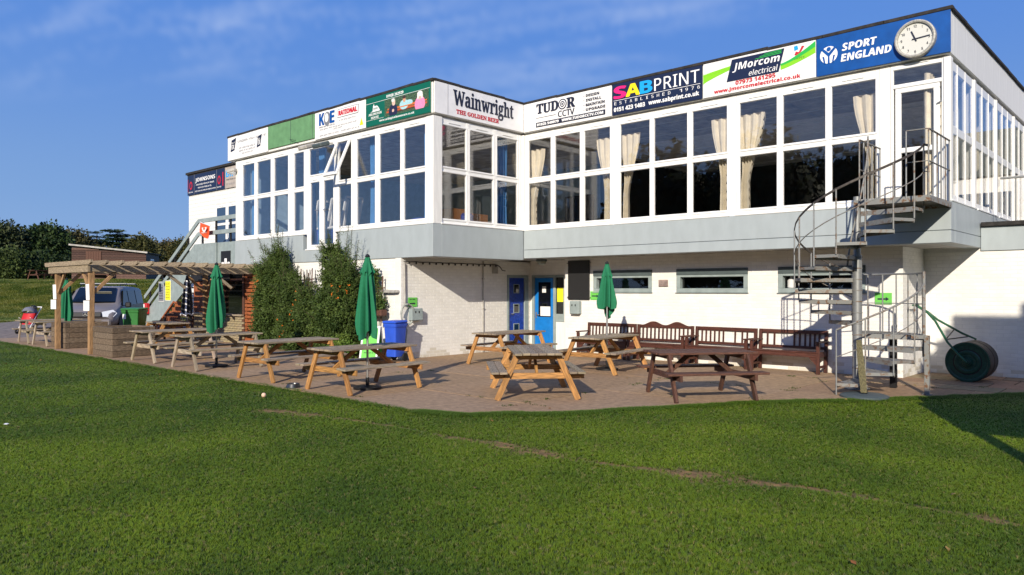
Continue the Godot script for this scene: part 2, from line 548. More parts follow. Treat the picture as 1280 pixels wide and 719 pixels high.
func make_patio() -> void:
	var b := MB.new()
	var flatxf := Transform3D(Basis(Vector3.RIGHT, Vector3.FORWARD, Vector3.UP), Vector3.ZERO)
	var flip := func(p: PackedVector2Array) -> PackedVector2Array:
		var r := PackedVector2Array()
		for q in p: r.append(Vector2(q.x, -q.y))
		return r
	var base: PackedVector2Array = flip.call(patio_poly())
	flatxf.origin.y = -.12
	b.prism(base, flatxf, .105)
	var root := struct("patio", b, M.soil)
	# poured bays, an apron along the wall and flagstones by the roller
	var cells := []
	var x := -31.0
	while x < 1.0:
		var z := -14.55
		while z < -6.0:
			cells.append([Rect2(x, z, 2.35, 2.05), 0])
			z += 2.05
		x += 2.35
	x = -14.4
	while x < -4.3:
		cells.append([Rect2(x, -15.75, 1.9, 1.2), 1])
		x += 1.9
	x = -31.0
	while x < -14.5:
		cells.append([Rect2(x, -15.75, 2.1, 1.2), 1])
		x += 2.1
	for i in 6:
		for j in 4:
			cells.append([Rect2(-4.3 + i * .92 + (j % 2) * .3 - .3, -17.3 + j * .69, .92, .69), 2])
	var pp := patio_poly()
	for ce in cells:
		var r: Rect2 = ce[0]
		var j := [0, 0, 0, 0]
		var cell := PackedVector2Array([r.position, Vector2(r.end.x, r.position.y), r.end, Vector2(r.position.x, r.end.y)])
		var gap := .006 if ce[1] < 2 else .011
		for cut in Geometry2D.intersect_polygons(cell, pp):
			for ins in Geometry2D.offset_polygon(cut, -gap):
				if ins.size() < 3: continue
				var area := 0.0
				for i in ins.size(): area += ins[i].cross(ins[(i + 1) % ins.size()])
				if absf(area) < .05: continue
				var s := MB.new()
				var k := rng.randf_range(.86, 1.1)
				if ce[1] == 0: s.col = Color(k, k * rng.randf_range(.95, 1.0), k * rng.randf_range(.92, 1.0))
				elif ce[1] == 1: s.col = Color(k * 1.12, k * 1.16, k * 1.16)
				else: s.col = Color(k * rng.randf_range(.7, 1.05), k * .86, k * .86)
				flatxf.origin.y = -.03
				s.prism(flip.call(ins), flatxf, .03 + rng.randf_range(-.003, .003) * (2.0 if ce[1] == 2 else 1.0))
				part("flagstone" if ce[1] == 2 else "paving_bay", s, M.concrete, root)
	# weeds in the joints
	var xf := []
	var cols := []
	for i in 260:
		var px := rng.randf_range(-12, -2.5)
		var pz := rng.randf_range(-15.6, -7)
		if rng.randf() < .5: px = -31 + 2.35 * roundf((px + 31) / 2.35) + rng.randf_range(-.03, .03)
		else: pz = -14.55 + 2.05 * roundf((pz + 14.55) / 2.05) + rng.randf_range(-.03, .03)
		if not Geometry2D.is_point_in_polygon(Vector2(px, pz), pp): continue
		if nz.get_noise_2d(px * 40, pz * 40) < .0: continue
		for k in 9:
			xf.append(Transform3D(Basis(Vector3.UP, rng.randf() * TAU).scaled(Vector3.ONE * rng.randf_range(.4, .8)), Vector3(px + rng.randfn() * .05, 0, pz + rng.randfn() * .03)))
			cols.append(Color(.07, .12, .02))
	tag(many("joint_weeds", grass_mesh(3), M.leaf, xf, cols, self), "small green weeds growing in the paving joints", "weeds")

func grass_mesh(sd: int, n := 9) -> ArrayMesh:
	var r := RandomNumberGenerator.new()
	r.seed = sd
	var b := MB.new()
	for i in n:
		var a := r.randf() * TAU
		var o := Vector3(cos(r.randf() * TAU), 0, sin(r.randf() * TAU)) * r.randf() * .022
		var d := Vector3(cos(a), 0, sin(a))
		var w := d.cross(Vector3.UP) * .0016
		var h := r.randf_range(.016, .034)
		var lean := r.randf_range(.4, 1.5) * h
		var m := o + Vector3.UP * h * .65 + d * lean * .35
		var t := o + Vector3.UP * h + d * lean
		var k := r.randf_range(.8, 1.2)
		b.col = Color(k, k, k)
		var nn := (Vector3.UP * 1.2 - d * .5).normalized()
		b.tri(o - w, o + w, m + w * .8, nn, nn, nn)
		b.tri(o - w, m + w * .8, m - w * .8, nn, nn, nn)
		b.tri(m - w * .8, m + w * .8, t, nn, nn, nn)
	return b.mesh()

func in_view(x: float, z: float, slack := 1.5) -> bool:
	var d := -x * .677 - z * .736
	var s := x * .736 - z * .677
	return d > 3.6 and absf(s) < d * .70 + slack

func make_grass() -> void:
	var lp := lawn_poly()
	for kind in 3:
		var xf := []
		var cols := []
		var g := grass_mesh(41 + kind)
		var step := .021
		var ix := -31.0
		while ix < 3.0:
			var dcol := -ix * .677
			var iz := -17.1
			while iz < 1.5:
				var d := -ix * .677 - iz * .736
				var keep := clampf(7.0 / maxf(d, 1.0), .18, 1.0)
				keep *= keep
				if rng.randf() < keep * .46 and in_view(ix, iz):
					var px := ix + rng.randf_range(-.011, .011)
					var pz := iz + rng.randf_range(-.011, .011)
					if Geometry2D.is_point_in_polygon(Vector2(px, pz), lp) and rng.randf() > bare_amount(px, pz) * .96:
						var k := clampf(.48 + nz.get_noise_2d(px * 26, pz * 26) * .6 + nz2.get_noise_2d(px * 9, pz * 9) * .75, 0, 1)
						var cc := Color(.086, .149, .007).lerp(Color(.192, .272, .012), k)
						if rng.randf() < .05: cc = Color(.30, .26, .09)
						var f := rng.randf_range(.88, 1.12)
						cols.append(Color(cc.r * f * rng.randf_range(.85, 1.15), cc.g * f, cc.b * f))
						var sc := rng.randf_range(.65, .95) * (1.0 / sqrt(keep)) ** .55
						xf.append(Transform3D(Basis(Vector3.UP, rng.randf() * TAU).scaled(Vector3(sc, rng.randf_range(.6, .95), sc)), Vector3(px, -.02, pz)))
				iz += step
			ix += step
		tag(many("lawn_grass", g, M.grass, xf, cols, self), ["short mown green grass of the outfield", "mown green outfield grass, second growth among the first", "mown green outfield grass, finest blades"][kind], "grass", "mown outfield grass")
	# rougher grass at the lawn's edge and on the bank
	var xf2 := []
	var c2 := []
	var tuft := grass_mesh(77)
	for i in 26000:
		var e := rng.randi_range(0, EDGE.size() - 3)
		var t := rng.randf()
		var p := EDGE[e].lerp(EDGE[e + 1], t)
		if e == 0:
			p.x = -31 + 23.0 * t
		var nrm := (EDGE[e + 1] - EDGE[e]).orthogonal().normalized()
		if nrm.y < 0: nrm = -nrm
		p += nrm * (absf(rng.randfn()) * .10 - .04 - .13 * clampf(nz.get_noise_2d(p.x * 60, p.y * 60) + .1, 0, 1))
		var f := rng.randf_range(.8, 1.25)
		c2.append(Color(.095 * f, .165 * f, .016 * f))
		xf2.append(Transform3D(Basis(Vector3.UP, rng.randf() * TAU).scaled(Vector3(1.3, rng.randf_range(.8, 1.6), 1.3)), Vector3(p.x, -.02, p.y)))
	tag(many("edge_grass", tuft, M.grass, xf2, c2, self), "longer grass along the edge of the paved terrace", "grass")
	xf2 = []
	c2 = []
	for i in 60000:
		var d := rng.randf_range(41, 62)
		var s := rng.randf_range(-d * .70, -d * .42)
		var x := -d * .677 + s * .736
		var z := -d * .736 - s * .677
		var k := clampf(.5 + nz.get_noise_2d(x * 24, z * 24) * 1.6, 0, 1)
		var cc := Color(.17, .22, .03).lerp(Color(.38, .36, .09), k)
		c2.append(cc * rng.randf_range(.75, 1.25))
		var sc := rng.randf_range(2.0, 4.5)
		xf2.append(Transform3D(Basis(Vector3.UP, rng.randf() * TAU).scaled(Vector3(sc * 1.5, sc, sc * 1.5)), Vector3(x, hill(x, z) - .08, z)))
	tag(many("bank_grass", tuft, M.grass, xf2, c2, self), "rough uncut grass on the bank behind the car park", "grass")

# ---------------------------------------------------------------- lettering and sign helpers
func font(kind: String, bold: bool) -> SystemFont:
	var key := kind + str(bold)
	if not T.has(key):
		var f := SystemFont.new()
		f.font_names = PackedStringArray([{"sans": "Droid Sans", "serif": "Droid Serif", "mono": "Droid Sans Mono"}[kind]])
		f.font_weight = 700 if bold else 400
		T[key] = f
	return T[key]

func text(parent: Node3D, s: String, x: float, y: float, w: float, h: float, m: Material, kind := "sans", bold := true, z := .014, slant := 0.0, called := "lettering", basis := Basis(), fat := 0.0) -> MeshInstance3D:
	# fills the ink rectangle x..x+w, y..y+h in the board's own plane
	var t := TextMesh.new()
	t.text = s
	t.font = font(kind, bold)
	t.font_size = 64
	t.pixel_size = .01
	t.depth = .004
	t.curve_step = 3.0
	var a := t.get_mesh_arrays()
	var v: PackedVector3Array = a[Mesh.ARRAY_VERTEX]
	var lo := Vector3(1e9, 1e9, 1e9)
	var hi := -lo
	for p in v:
		lo = lo.min(p); hi = hi.max(p)
	var sx := w / maxf(hi.x - lo.x, 1e-4)
	var sy := h / maxf(hi.y - lo.y, 1e-4)
	for i in v.size():
		var p := v[i]
		var q := Vector3((p.x - lo.x) * sx, (p.y - lo.y) * sy, p.z)
		v[i] = basis * Vector3(x + q.x + slant * q.y, y + q.y, z + q.z)
	a[Mesh.ARRAY_VERTEX] = v
	var nn: PackedVector3Array = a[Mesh.ARRAY_NORMAL]
	for i in nn.size(): nn[i] = basis * nn[i]
	a[Mesh.ARRAY_NORMAL] = nn
	a[Mesh.ARRAY_TANGENT] = null
	if fat > 0.0: # heavier strokes: the same outline set again a little aside
		var v0 := v.duplicate()
		var n0 := nn.duplicate()
		var u0: PackedVector2Array = a[Mesh.ARRAY_TEX_UV]
		var u1 := u0.duplicate()
		var ix: PackedInt32Array = a[Mesh.ARRAY_INDEX]
		var ix0 := ix.duplicate()
		var step := 0
		for o in [Vector3(fat, 0, 0), Vector3(-fat, 0, 0), Vector3(0, fat * .6, 0), Vector3(0, -fat * .6, 0)]:
			step += 1
			for i in ix0: ix.append(i + v.size())
			for p in v0: v.append(p + basis * (o + Vector3(0, 0, step * .0006)))
			nn.append_array(n0)
			u1.append_array(u0)
		a[Mesh.ARRAY_VERTEX] = v
		a[Mesh.ARRAY_NORMAL] = nn
		a[Mesh.ARRAY_TEX_UV] = u1
		a[Mesh.ARRAY_INDEX] = ix
	var me := ArrayMesh.new()
	me.add_surface_from_arrays(Mesh.PRIMITIVE_TRIANGLES, a)
	return part_mesh(called, me, m, parent)

func shape(parent: Node3D, poly: Array, m: Material, z := .012, called := "emblem", depth := .004) -> MeshInstance3D:
	var b := MB.new()
	b.prism(PackedVector2Array(poly), Transform3D(Basis(), Vector3(0, 0, z)), depth)
	return part(called, b, m, parent)

func rect(parent: Node3D, x: float, y: float, w: float, h: float, m: Material, z := .012, called := "panel") -> MeshInstance3D:
	return shape(parent, [Vector2(x, y), Vector2(x + w, y), Vector2(x + w, y + h), Vector2(x, y + h)], m, z, called)

func ring_poly(cx: float, cy: float, r: float, n := 28, ry := -1.0) -> Array:
	var p := []
	for i in n: p.append(Vector2(cx + r * cos(TAU * i / n), cy + (ry if ry > 0 else r) * sin(TAU * i / n)))
	return p

func board(called: String, label: String, at: Vector3, side: bool, w: float, h: float, m: Material, thick := .02) -> Node3D:
	# at = lower left front corner; side = faces +x and reads towards -z
	var o := thing(called, label, "sign", at, PI * .5 if side else 0.0)
	var b := MB.new()
	b.box(Vector3(w * .5, h * .5, thick * .5 - .01), Vector3(w, h, thick), Basis(), .004)
	part("board", b, m, o)
	return o

func fine_print(o: Node3D, x: float, y: float, w: float, h: float, m: Material, sd: int, z := .0125) -> void:
	# a line of print too small to read in the photograph: rows of tiny strokes in word lengths
	var r := RandomNumberGenerator.new()
	r.seed = sd
	var b := MB.new()
	var q := 0.0
	while q < w:
		var n := r.randi_range(3, 9)
		for i in n:
			if q > w: break
			var ww := h * r.randf_range(.12, .2)
			b.box(Vector3(x + q + ww * .5, y + h * .5, z), Vector3(ww, h * r.randf_range(.7, 1.0), .004))
			if r.randf() < .6: b.box(Vector3(x + q + h * .3, y + h * (.1 if r.randf() < .5 else .85), z), Vector3(h * .4, h * .14, .0045))
			q += h * .62
		q += h * .6
	part("fine_print", b, m, o)

func make_signs() -> void:
	var y0 := 5.86
	var H := .74
	var zf := -14.805
	# inner left, faces right
	var o := board("sign_board", "white board in the inner corner with dark serif lettering above a red line of words", Vector3(-13.195, y0, -11.66), true, 3.15, H, M.signwhite)
	rect(o, .42, 0.002, .006, H - .004, M.inkgrey, .0115, "joint")
	text(o, "Wainwright", .60, .17, 2.12, .50, M.inkdark, "serif", true, .014, 0.0, "lettering", Basis(), 0.007)
	text(o, "THE GOLDEN BEER", .70, .085, 1.48, .10, M.inkred, "serif", true, .014, 0.0, "lettering", Basis(), 0.004)
	# TUDOR
	o = board("sign_board", "white board next to the inner corner listing design, install, maintain, upgrade", Vector3(-13.17, y0, zf), false, 2.80, H, M.signwhite)
	text(o, "TUD", .44, .41, .72, .25, M.inkdark, "serif", true, .014, 0.0, "lettering", Basis(), 0.012)
	text(o, "R", 1.44, .41, .26, .25, M.inkdark, "serif", true, .014, 0.0, "lettering", Basis(), 0.012)
	shape(o, ring_poly(1.30, .535, .135), M.inkdark, .0115)
	shape(o, ring_poly(1.30, .535, .105), M.signwhite, .0135)
	shape(o, ring_poly(1.30, .535, .075), M.inkdark, .0155)
	shape(o, ring_poly(1.30, .535, .048), M.signwhite, .0175)
	shape(o, ring_poly(1.30, .535, .028), M.inkdark, .0195)
	text(o, "CCTV", 1.16, .225, .52, .15, M.inkdark, "sans", false, .014, 0.0, "lettering", Basis(), 0.006)
	rect(o, .42, .30, .66, .012, M.inkdark, .012, "rule")
	rect(o, .42, .065, 2.2, .125, M.inkdark, .012, "strip")
	text(o, "01925 549079", .46, .095, .72, .066, M.inkwhite, "sans", true, .017, 0.0, "lettering", Basis(), 0.003)
	text(o, "WWW.TUDORCCTV.COM", 1.28, .095, 1.28, .066, M.inkwhite, "sans", true, .017, 0.0, "lettering", Basis(), 0.003)
	for i in 4:
		shape(o, ring_poly(1.98, .615 - i * .115, .012, 10), M.inkdark)
		text(o, ["DESIGN", "INSTALL", "MAINTAIN", "UPGRADE"][i], 2.04, .583 - i * .115, [.40, .46, .56, .58][i], .066, M.inkdark, "sans", true, .014, 0.0, "lettering", Basis(), .003)
	# SAB
	o = board("sign_board", "navy board with big pink, yellow and blue letters and thin white letters", Vector3(-10.355, y0, zf), false, 2.38, H, M.navy)
	text(o, "S", .06, .38, .34, .28, M.pink, "sans", true, .014, 0.0, "lettering", Basis(), 0.012)
	text(o, "A", .40, .38, .38, .28, M.yellow, "sans", true, .014, 0.0, "lettering", Basis(), 0.01)
	text(o, "B", .79, .38, .32, .28, M.cyan, "sans", true, .014, 0.0, "lettering", Basis(), 0.01)
	text(o, "PRINT", 1.17, .38, 1.14, .28, M.inkwhite, "sans", false)
	rect(o, .05, .335, 2.28, .01, M.inkwhite, .012, "rule")
	var es := "ESTABLISHED 1976"
	for i in es.length():
		if es[i] != " ": text(o, es[i], .07 + i * .146, .235, .06, .07, M.inkwhite, "sans", false)
	text(o, "0151 423 1403", .06, .075, .86, .10, M.inkwhite, "sans", true, .014, 0.0, "lettering", Basis(), 0.003)
	text(o, "www.sabprint.co.uk", 1.02, .06, 1.28, .13, M.inkwhite, "sans", true, .014, 0.0, "lettering", Basis(), 0.003)
	# electrical
	o = board("sign_board", "white board with a slanted navy panel, green swooshes and red phone number", Vector3(-7.955, y0, zf), false, 2.42, H, M.signwhite)
	var sw := []
	for i in 9: sw.append(Vector2(i * .085, .50 + .10 * sin(i * .12) - .0 * i))
	for i in 9: sw.append(Vector2((8 - i) * .085, .30 + .21 * pow((8 - i) / 8.0, .8)))
	shape(o, sw, M.lime, .0115, "swoosh")
	sw = []
	for i in 9: sw.append(Vector2(i * .085, .52 + .02 * sin(i * .4)))
	for i in 9: sw.append(Vector2((8 - i) * .085, .47 + .05 * (8 - i) / 8.0))
	shape(o, sw, M.midgreen, .0135, "swoosh")
	sw = []
	for i in 9: sw.append(Vector2(1.72 + i * .087, .36 + .30 * pow(i / 8.0, 1.5)))
	for i in 9: sw.append(Vector2(1.72 + (8 - i) * .087, .28 + .20 * pow((8 - i) / 8.0, 1.3)))
	shape(o, sw, M.lime, .0115, "swoosh")
	sw = []
	for i in 9: sw.append(Vector2(1.72 + i * .087, .40 + .31 * pow(i / 8.0, 1.4)))
	for i in 9: sw.append(Vector2(1.72 + (8 - i) * .087, .36 + .24 * pow((8 - i) / 8.0, 1.4)))
	shape(o, sw, M.midgreen, .0135, "swoosh")
	shape(o, [Vector2(.55, .25), Vector2(1.68, .25), Vector2(1.80, .70), Vector2(.67, .70)], M.navy, .016, "panel")
	for i in 3: shape(o, [Vector2(1.18 + i * .09, .60 + i * .03), Vector2(1.74, .615 + i * .03), Vector2(1.745, .63 + i * .03), Vector2(1.2 + i * .09, .612 + i * .03)], M.midgreen, .0205, "stripe")
	text(o, "JMorcom", .68, .42, 1.0, .19, M.inkwhite, "sans", true, .021, .22)
	text(o, "electrical", 1.04, .285, .60, .12, M.inkwhite, "sans", false, .021, .2)
	text(o, "07973 141295", .75, .155, .86, .085, M.inkred, "sans", true, .014, 0.0, "lettering", Basis(), 0.003)
	text(o, "www.jmorcomelectrical.co.uk", .26, .03, 1.86, .10, M.inkred, "sans", true, .014, 0.0, "lettering", Basis(), 0.003)
	shape(o, [Vector2(2.0, .52), Vector2(2.08, .48), Vector2(2.2, .66), Vector2(2.15, .67), Vector2(2.09, .56), Vector2(2.03, .58)], M.inkred)
	shape(o, [Vector2(2.0, .60), Vector2(2.08, .62), Vector2(2.06, .70), Vector2(1.99, .69)], M.cyan)
	text(o, "NAPIT", 1.97, .42, .24, .04, M.inkdark, "sans", false)
	# blue
	o = board("sign_board", "blue board on the front corner with white italic capitals and a round white figure emblem", Vector3(-5.525, y0, zf), false, 2.32, H, M.signblue)
	shape(o, ring_poly(.24, .38, .165), M.inkwhite, .0115)
	shape(o, [Vector2(.22, .215), Vector2(.225, .35), Vector2(.09, .50), Vector2(.12, .535), Vector2(.24, .42), Vector2(.36, .535), Vector2(.39, .50), Vector2(.255, .35), Vector2(.26, .215)], M.signblue, .0135)
	shape(o, ring_poly(.24, .49, .042, 16), M.signblue, .0155)
	for s in [-1.0, 1.0]:
		shape(o, [Vector2(.24 + s * .06, .215), Vector2(.24 + s * .085, .215), Vector2(.24 + s * .12, .36), Vector2(.24 + s * .085, .36)], M.signblue, .0165)
	text(o, "SPORT", .49, .40, .60, .14, M.inkwhite, "sans", true, .014, .14, "lettering", Basis(), 0.004)
	text(o, "ENGLAND", .47, .20, .88, .14, M.inkwhite, "sans", true, .014, .14, "lettering", Basis(), 0.004)
	# left wing
	var zl := -11.615
	o = board("sign_board", "white board at the far left roof corner with two tilted dark square emblems", Vector3(-23.16, y0, zl), false, 2.50, H, M.signwhite)
	for e in [[.20, .26, .36, .42], [1.86, .20, .30, .38]]:
		shape(o, [Vector2(e[0], e[1]), Vector2(e[0] + e[2] * .7, e[1] + .04), Vector2(e[0] + e[2], e[1] + e[3]), Vector2(e[0] + .06, e[1] + e[3] - .05)], M.inkdark)
		fine_print(o, e[0] + .07, e[1] + e[3] * .6, e[2] * .55, .06, M.inkwhite, 12, .018)
		text(o, "EX", e[0] + .07, e[1] + .08, e[2] * .5, .14, M.inkwhite, "sans", true, .017)
	text(o, "S PUDDEN", .66, .50, .62, .07, M.inkgrey, "sans", false)
	fine_print(o, 1.36, .50, 1.02, .07, M.inkgrey, 1)
	fine_print(o, .74, .29, 1.0, .055, M.inkgrey, 2)
	fine_print(o, .74, .20, 1.0, .055, M.inkgrey, 3)
	fine_print(o, .94, .11, .66, .055, M.inkgrey, 4)
	o = board("sign_board", "blank faded green panel of two sheets between two white boards", Vector3(-20.64, y0 + .06, zl), false, 2.52, H - .06, M.boardgreen)
	rect(o, 1.26, .0, .012, H - .065, M.darkgrey, .0115, "joint")
	rect(o, 2.40, .0, .012, H - .065, M.darkgrey, .0115, "joint")
	var hb := MB.new()
	hb.tube([Vector3(1.32, .10, .012), Vector3(1.36, .10, .09), Vector3(1.70, .03, .10)], .008, 6)
	part("hook", hb, M.blackmetal, o)
	o = board("sign_board", "white board with dark blue initials and a red outlined capitals badge", Vector3(-18.11, y0, zl), false, 2.33, H, M.signwhite)
	text(o, "K", .22, .36, .24, .32, M.signblue, "sans", true, .014, 0.0, "lettering", Basis(), 0.01)
	text(o, "E", .74, .36, .20, .32, M.signblue, "sans", true, .014, 0.0, "lettering", Basis(), 0.01)
	shape(o, ring_poly(.60, .50, .155, 28, .19), M.inkgrey, .0115)
	shape(o, ring_poly(.58, .53, .085, 24, .12), M.signwhite, .0155)
	fine_print(o, .22, .285, .72, .04, M.inkdark, 5)
	shape(o, [Vector2(1.08, .44), Vector2(2.02, .44), Vector2(2.04, .67), Vector2(1.10, .67)], M.inkgrey, .0115, "badge")
	shape(o, [Vector2(1.095, .455), Vector2(2.0, .455), Vector2(2.02, .655), Vector2(1.115, .655)], M.signwhite, .0135, "badge")
	text(o, "RATIONAL", 1.15, .495, .82, .125, M.inkred, "sans", true, .019, 0.0, "lettering", Basis(), 0.008)
	fine_print(o, 1.16, .345, .76, .04, M.inkgrey, 6)
	for i in 3: fine_print(o, [.24, .9, .24][i], [.22, .16, .055][i], [1.7, .4, .9][i], .04, M.inkgrey, 7 + i)
	fine_print(o, 1.26, .055, .8, .04, M.inkgrey, 11)
	shape(o, [Vector2(2.08, .10), Vector2(2.24, .10), Vector2(2.16, .28)], M.yellow, .0115)
	# green board with the printed picture
	o = board("sign_board", "green board by the roof corner printed with people on an orange bench", Vector3(-15.765, y0, zl), false, 2.50, H, M.signgreen)
	rect(o, .02, .575, 2.46, .008, M.inkwhite, .012, "rule")
	rect(o, .02, .15, .72, .006, M.inkwhite, .012, "rule")
	text(o, "01928 262929", .85, .615, .66, .07, M.inkwhite, "sans", true)
	text(o, "www.arlingtonhousecare.co.uk", .56, .05, 1.36, .07, M.inkwhite, "serif", true)
	text(o, "ARLINGTON", .12, .265, .54, .06, M.inkwhite, "serif", true)
	text(o, "HOUSE", .22, .175, .32, .06, M.inkwhite, "serif", true)
	shape(o, [Vector2(.2, .35), Vector2(.58, .35), Vector2(.58, .37), Vector2(.52, .45), Vector2(.47, .49), Vector2(.36, .49), Vector2(.34, .55), Vector2(.31, .49), Vector2(.29, .37)], M.inkwhite)
	for i in 4: rect(o, .335 + .045 * i, .40, .022, .05, M.signgreen, .0165, "emblem")
	var pic := MB.new()
	pic.face([Vector3(.78, .145, .0125), Vector3(2.44, .145, .0125), Vector3(2.44, .565, .0125), Vector3(.78, .565, .0125)], Vector3(0, 0, 1))
	for i in pic.uv.size(): pic.uv[i] = Vector2((pic.v[i].x - .78) / 1.66, 1.0 - (pic.v[i].y - .145) / .42)
	var pm := StandardMaterial3D.new()
	pm.albedo_texture = picture()
	pm.roughness = .45
	part("printed_picture", pic, pm, o)

func picture() -> ImageTexture:
	# three sitting and leaning figures on a bench before foliage, as printed on the board
	var W := 332
	var Hh := 84
	var im := Image.create(W, Hh, false, Image.FORMAT_RGB8)
	var f := FastNoiseLite.new()
	f.frequency = .12
	for y in Hh:
		for x in W:
			var n := f.get_noise_2d(x, y)
			im.set_pixel(x, y, Color8(40, 58, 44).lerp(Color8(92, 118, 78), clampf(.5 + n * 1.2, 0, 1)))
	var el := func(cx: float, cy: float, rx: float, ry: float, c: Color) -> void:
		for y in range(maxi(0, int(cy - ry)), mini(Hh, int(cy + ry) + 1)):
			for x in range(maxi(0, int(cx - rx)), mini(W, int(cx + rx) + 1)):
				var q := Vector2((x - cx) / rx, (y - cy) / ry)
				if q.length() < 1.0: im.set_pixel(x, y, c * (1.0 + .12 * f.get_noise_2d(x * 2, y * 2)))
	# bench
	im.fill_rect(Rect2i(20, 46, 300, 7), Color8(206, 98, 40))
	im.fill_rect(Rect2i(14, 58, 306, 9), Color8(190, 84, 34))
	im.fill_rect(Rect2i(90, 68, 150, 5), Color8(80, 46, 30))
	# leaning middle figure in pale blue
	el.call(150, 44, 34, 24, Color8(164, 206, 214))
	el.call(186, 40, 30, 14, Color8(164, 206, 214))
	el.call(152, 20, 11, 14, Color8(206, 152, 122))
	el.call(152, 9, 12, 7, Color8(66, 44, 38))
	im.fill_rect(Rect2i(100, 50, 160, 5), Color8(214, 108, 46))
	# left figure in navy
	el.call(66, 62, 34, 34, Color8(38, 38, 66))
	el.call(70, 20, 13, 17, Color8(222, 186, 170))
	el.call(66, 9, 14, 9, Color8(216, 214, 212))
	el.call(66, 60, 9, 8, Color8(212, 176, 158))
	# right figure in pink
	el.call(268, 60, 38, 36, Color8(236, 140, 182))
	el.call(268, 24, 13, 16, Color8(226, 176, 160))
	el.call(268, 12, 20, 13, Color8(232, 226, 224))
	el.call(254, 24, 6, 14, Color8(228, 222, 220))
	el.call(284, 24, 6, 14, Color8(228, 222, 220))
	for y in Hh: # soft print grain
		for x in W:
			im.set_pixel(x, y, im.get_pixel(x, y) * (1.0 + .16 * f.get_noise_2d(x * 3.1, y * 3.7) + .10 * f.get_noise_2d(x * .5, y * .9)))
	im.resize(140, 36, Image.INTERPOLATE_LANCZOS)
	im.resize(W, Hh, Image.INTERPOLATE_CUBIC)
	return ImageTexture.create_from_image(im)

# ---------------------------------------------------------------- the clubhouse
var brick_meshes := []

func brick_mesh(w: float, h: float, d: float, sd: int) -> ArrayMesh:
	var r := RandomNumberGenerator.new()
	r.seed = sd
	var b := MB.new()
	var k := r.randf_range(.95, 1.02)
	b.col = Color(k, k, k * .995)
	if sd >= 105: b.col = Color(k * .80, k * .77, k * .70) # splashed by rain off the paving
	b.box(Vector3(0, 0, 0), Vector3(w, h, d), Basis(Vector3(0, 0, 1), r.randfn() * .003), .003)
	return b.mesh()

func rect_split(w0: float, w1: float, h0: float, h1: float, holes: Array) -> Array:
	var out := []
	var xs := [w0, w1]
	for q in holes:
		xs.append(clampf(q[0], w0, w1)); xs.append(clampf(q[1], w0, w1))
	xs.sort()
	for i in xs.size() - 1:
		if xs[i + 1] - xs[i] < .001: continue
		var mid: float = (xs[i] + xs[i + 1]) * .5
		var spans := [[h0, h1]]
		for q in holes:
			if mid > q[0] and mid < q[1]:
				var ns := []
				for s in spans:
					if q[2] > s[0]: ns.append([s[0], minf(q[2], s[1])])
					if q[3] < s[1]: ns.append([maxf(q[3], s[0]), s[1]])
				spans = ns
		for s in spans:
			if s[1] - s[0] > .001: out.append([xs[i], xs[i + 1], s[0], s[1]])
	return out

func brick_wall(root: Node3D, o: Vector3, u: Vector3, nrm: Vector3, w: float, h: float, holes: Array, single: Callable, m: Material, thick := .22, base_mat: Material = null) -> void:
	# courses of real bricks standing 3 mm proud of their mortar; o = lower left corner of the face
	var b := mb(root)
	var bas := Basis(u, Vector3.UP, nrm)
	for r in rect_split(0, w, 0, h, holes):
		b.box(o + u * ((r[0] + r[1]) * .5) + Vector3.UP * ((r[2] + r[3]) * .5) - nrm * (thick * .5 + .0018), Vector3(r[1] - r[0], r[3] - r[2], thick), bas)
	var wall := part("wall", b, base_mat if base_mat else M.mortar, root)
	if brick_meshes.is_empty():
		for i in 8: brick_meshes.append(brick_mesh(.222, .068, .03, 100 + i))
	var xf := [[], [], [], [], [], [], [], []]
	var row := 0
	var y := .038
	while y < h - .02:
		var x := .1125 if row % 2 == 0 else 0.0
		while x < w + .05:
			var lo := maxf(x - .111, .0)
			var hi := minf(x + .111, w)
			var pieces := [[lo, hi]]
			for q in holes:
				if y + .034 > q[2] and y - .034 < q[3]:
					var np := []
					for p in pieces:
						if p[1] <= q[0] or p[0] >= q[1]: np.append(p)
						else:
							if p[0] < q[0] - .03: np.append([p[0], q[0]])
							if p[1] > q[1] + .03: np.append([q[1], p[1]])
					pieces = np
			for p in pieces:
				if p[1] - p[0] < .035: continue
				var c: Vector3 = o + u * ((p[0] + p[1]) * .5) + Vector3.UP * y - nrm * (.0135 + rng.randf_range(0, .0007))
				var t := Transform3D(Basis(u * ((p[1] - p[0]) / .222), Vector3.UP, nrm), c - b.off)
				var k := rng.randi_range(0, 4)
				if rng.randf() < .75 - y * 2.6 + .5 * nz.get_noise_2d(c.x * 40 + c.z * 40, 3.0): k = rng.randi_range(5, 7)
				if single.call(c):
					var q2 := part_mesh("brick", brick_meshes[k], m, wall)
					q2.transform = t
				else: xf[k].append(t)
			x += .232
		y += .077
		row += 1
	for k in 8:
		if not xf[k].is_empty(): many("brick_courses", brick_meshes[k], m, xf[k], [], wall)

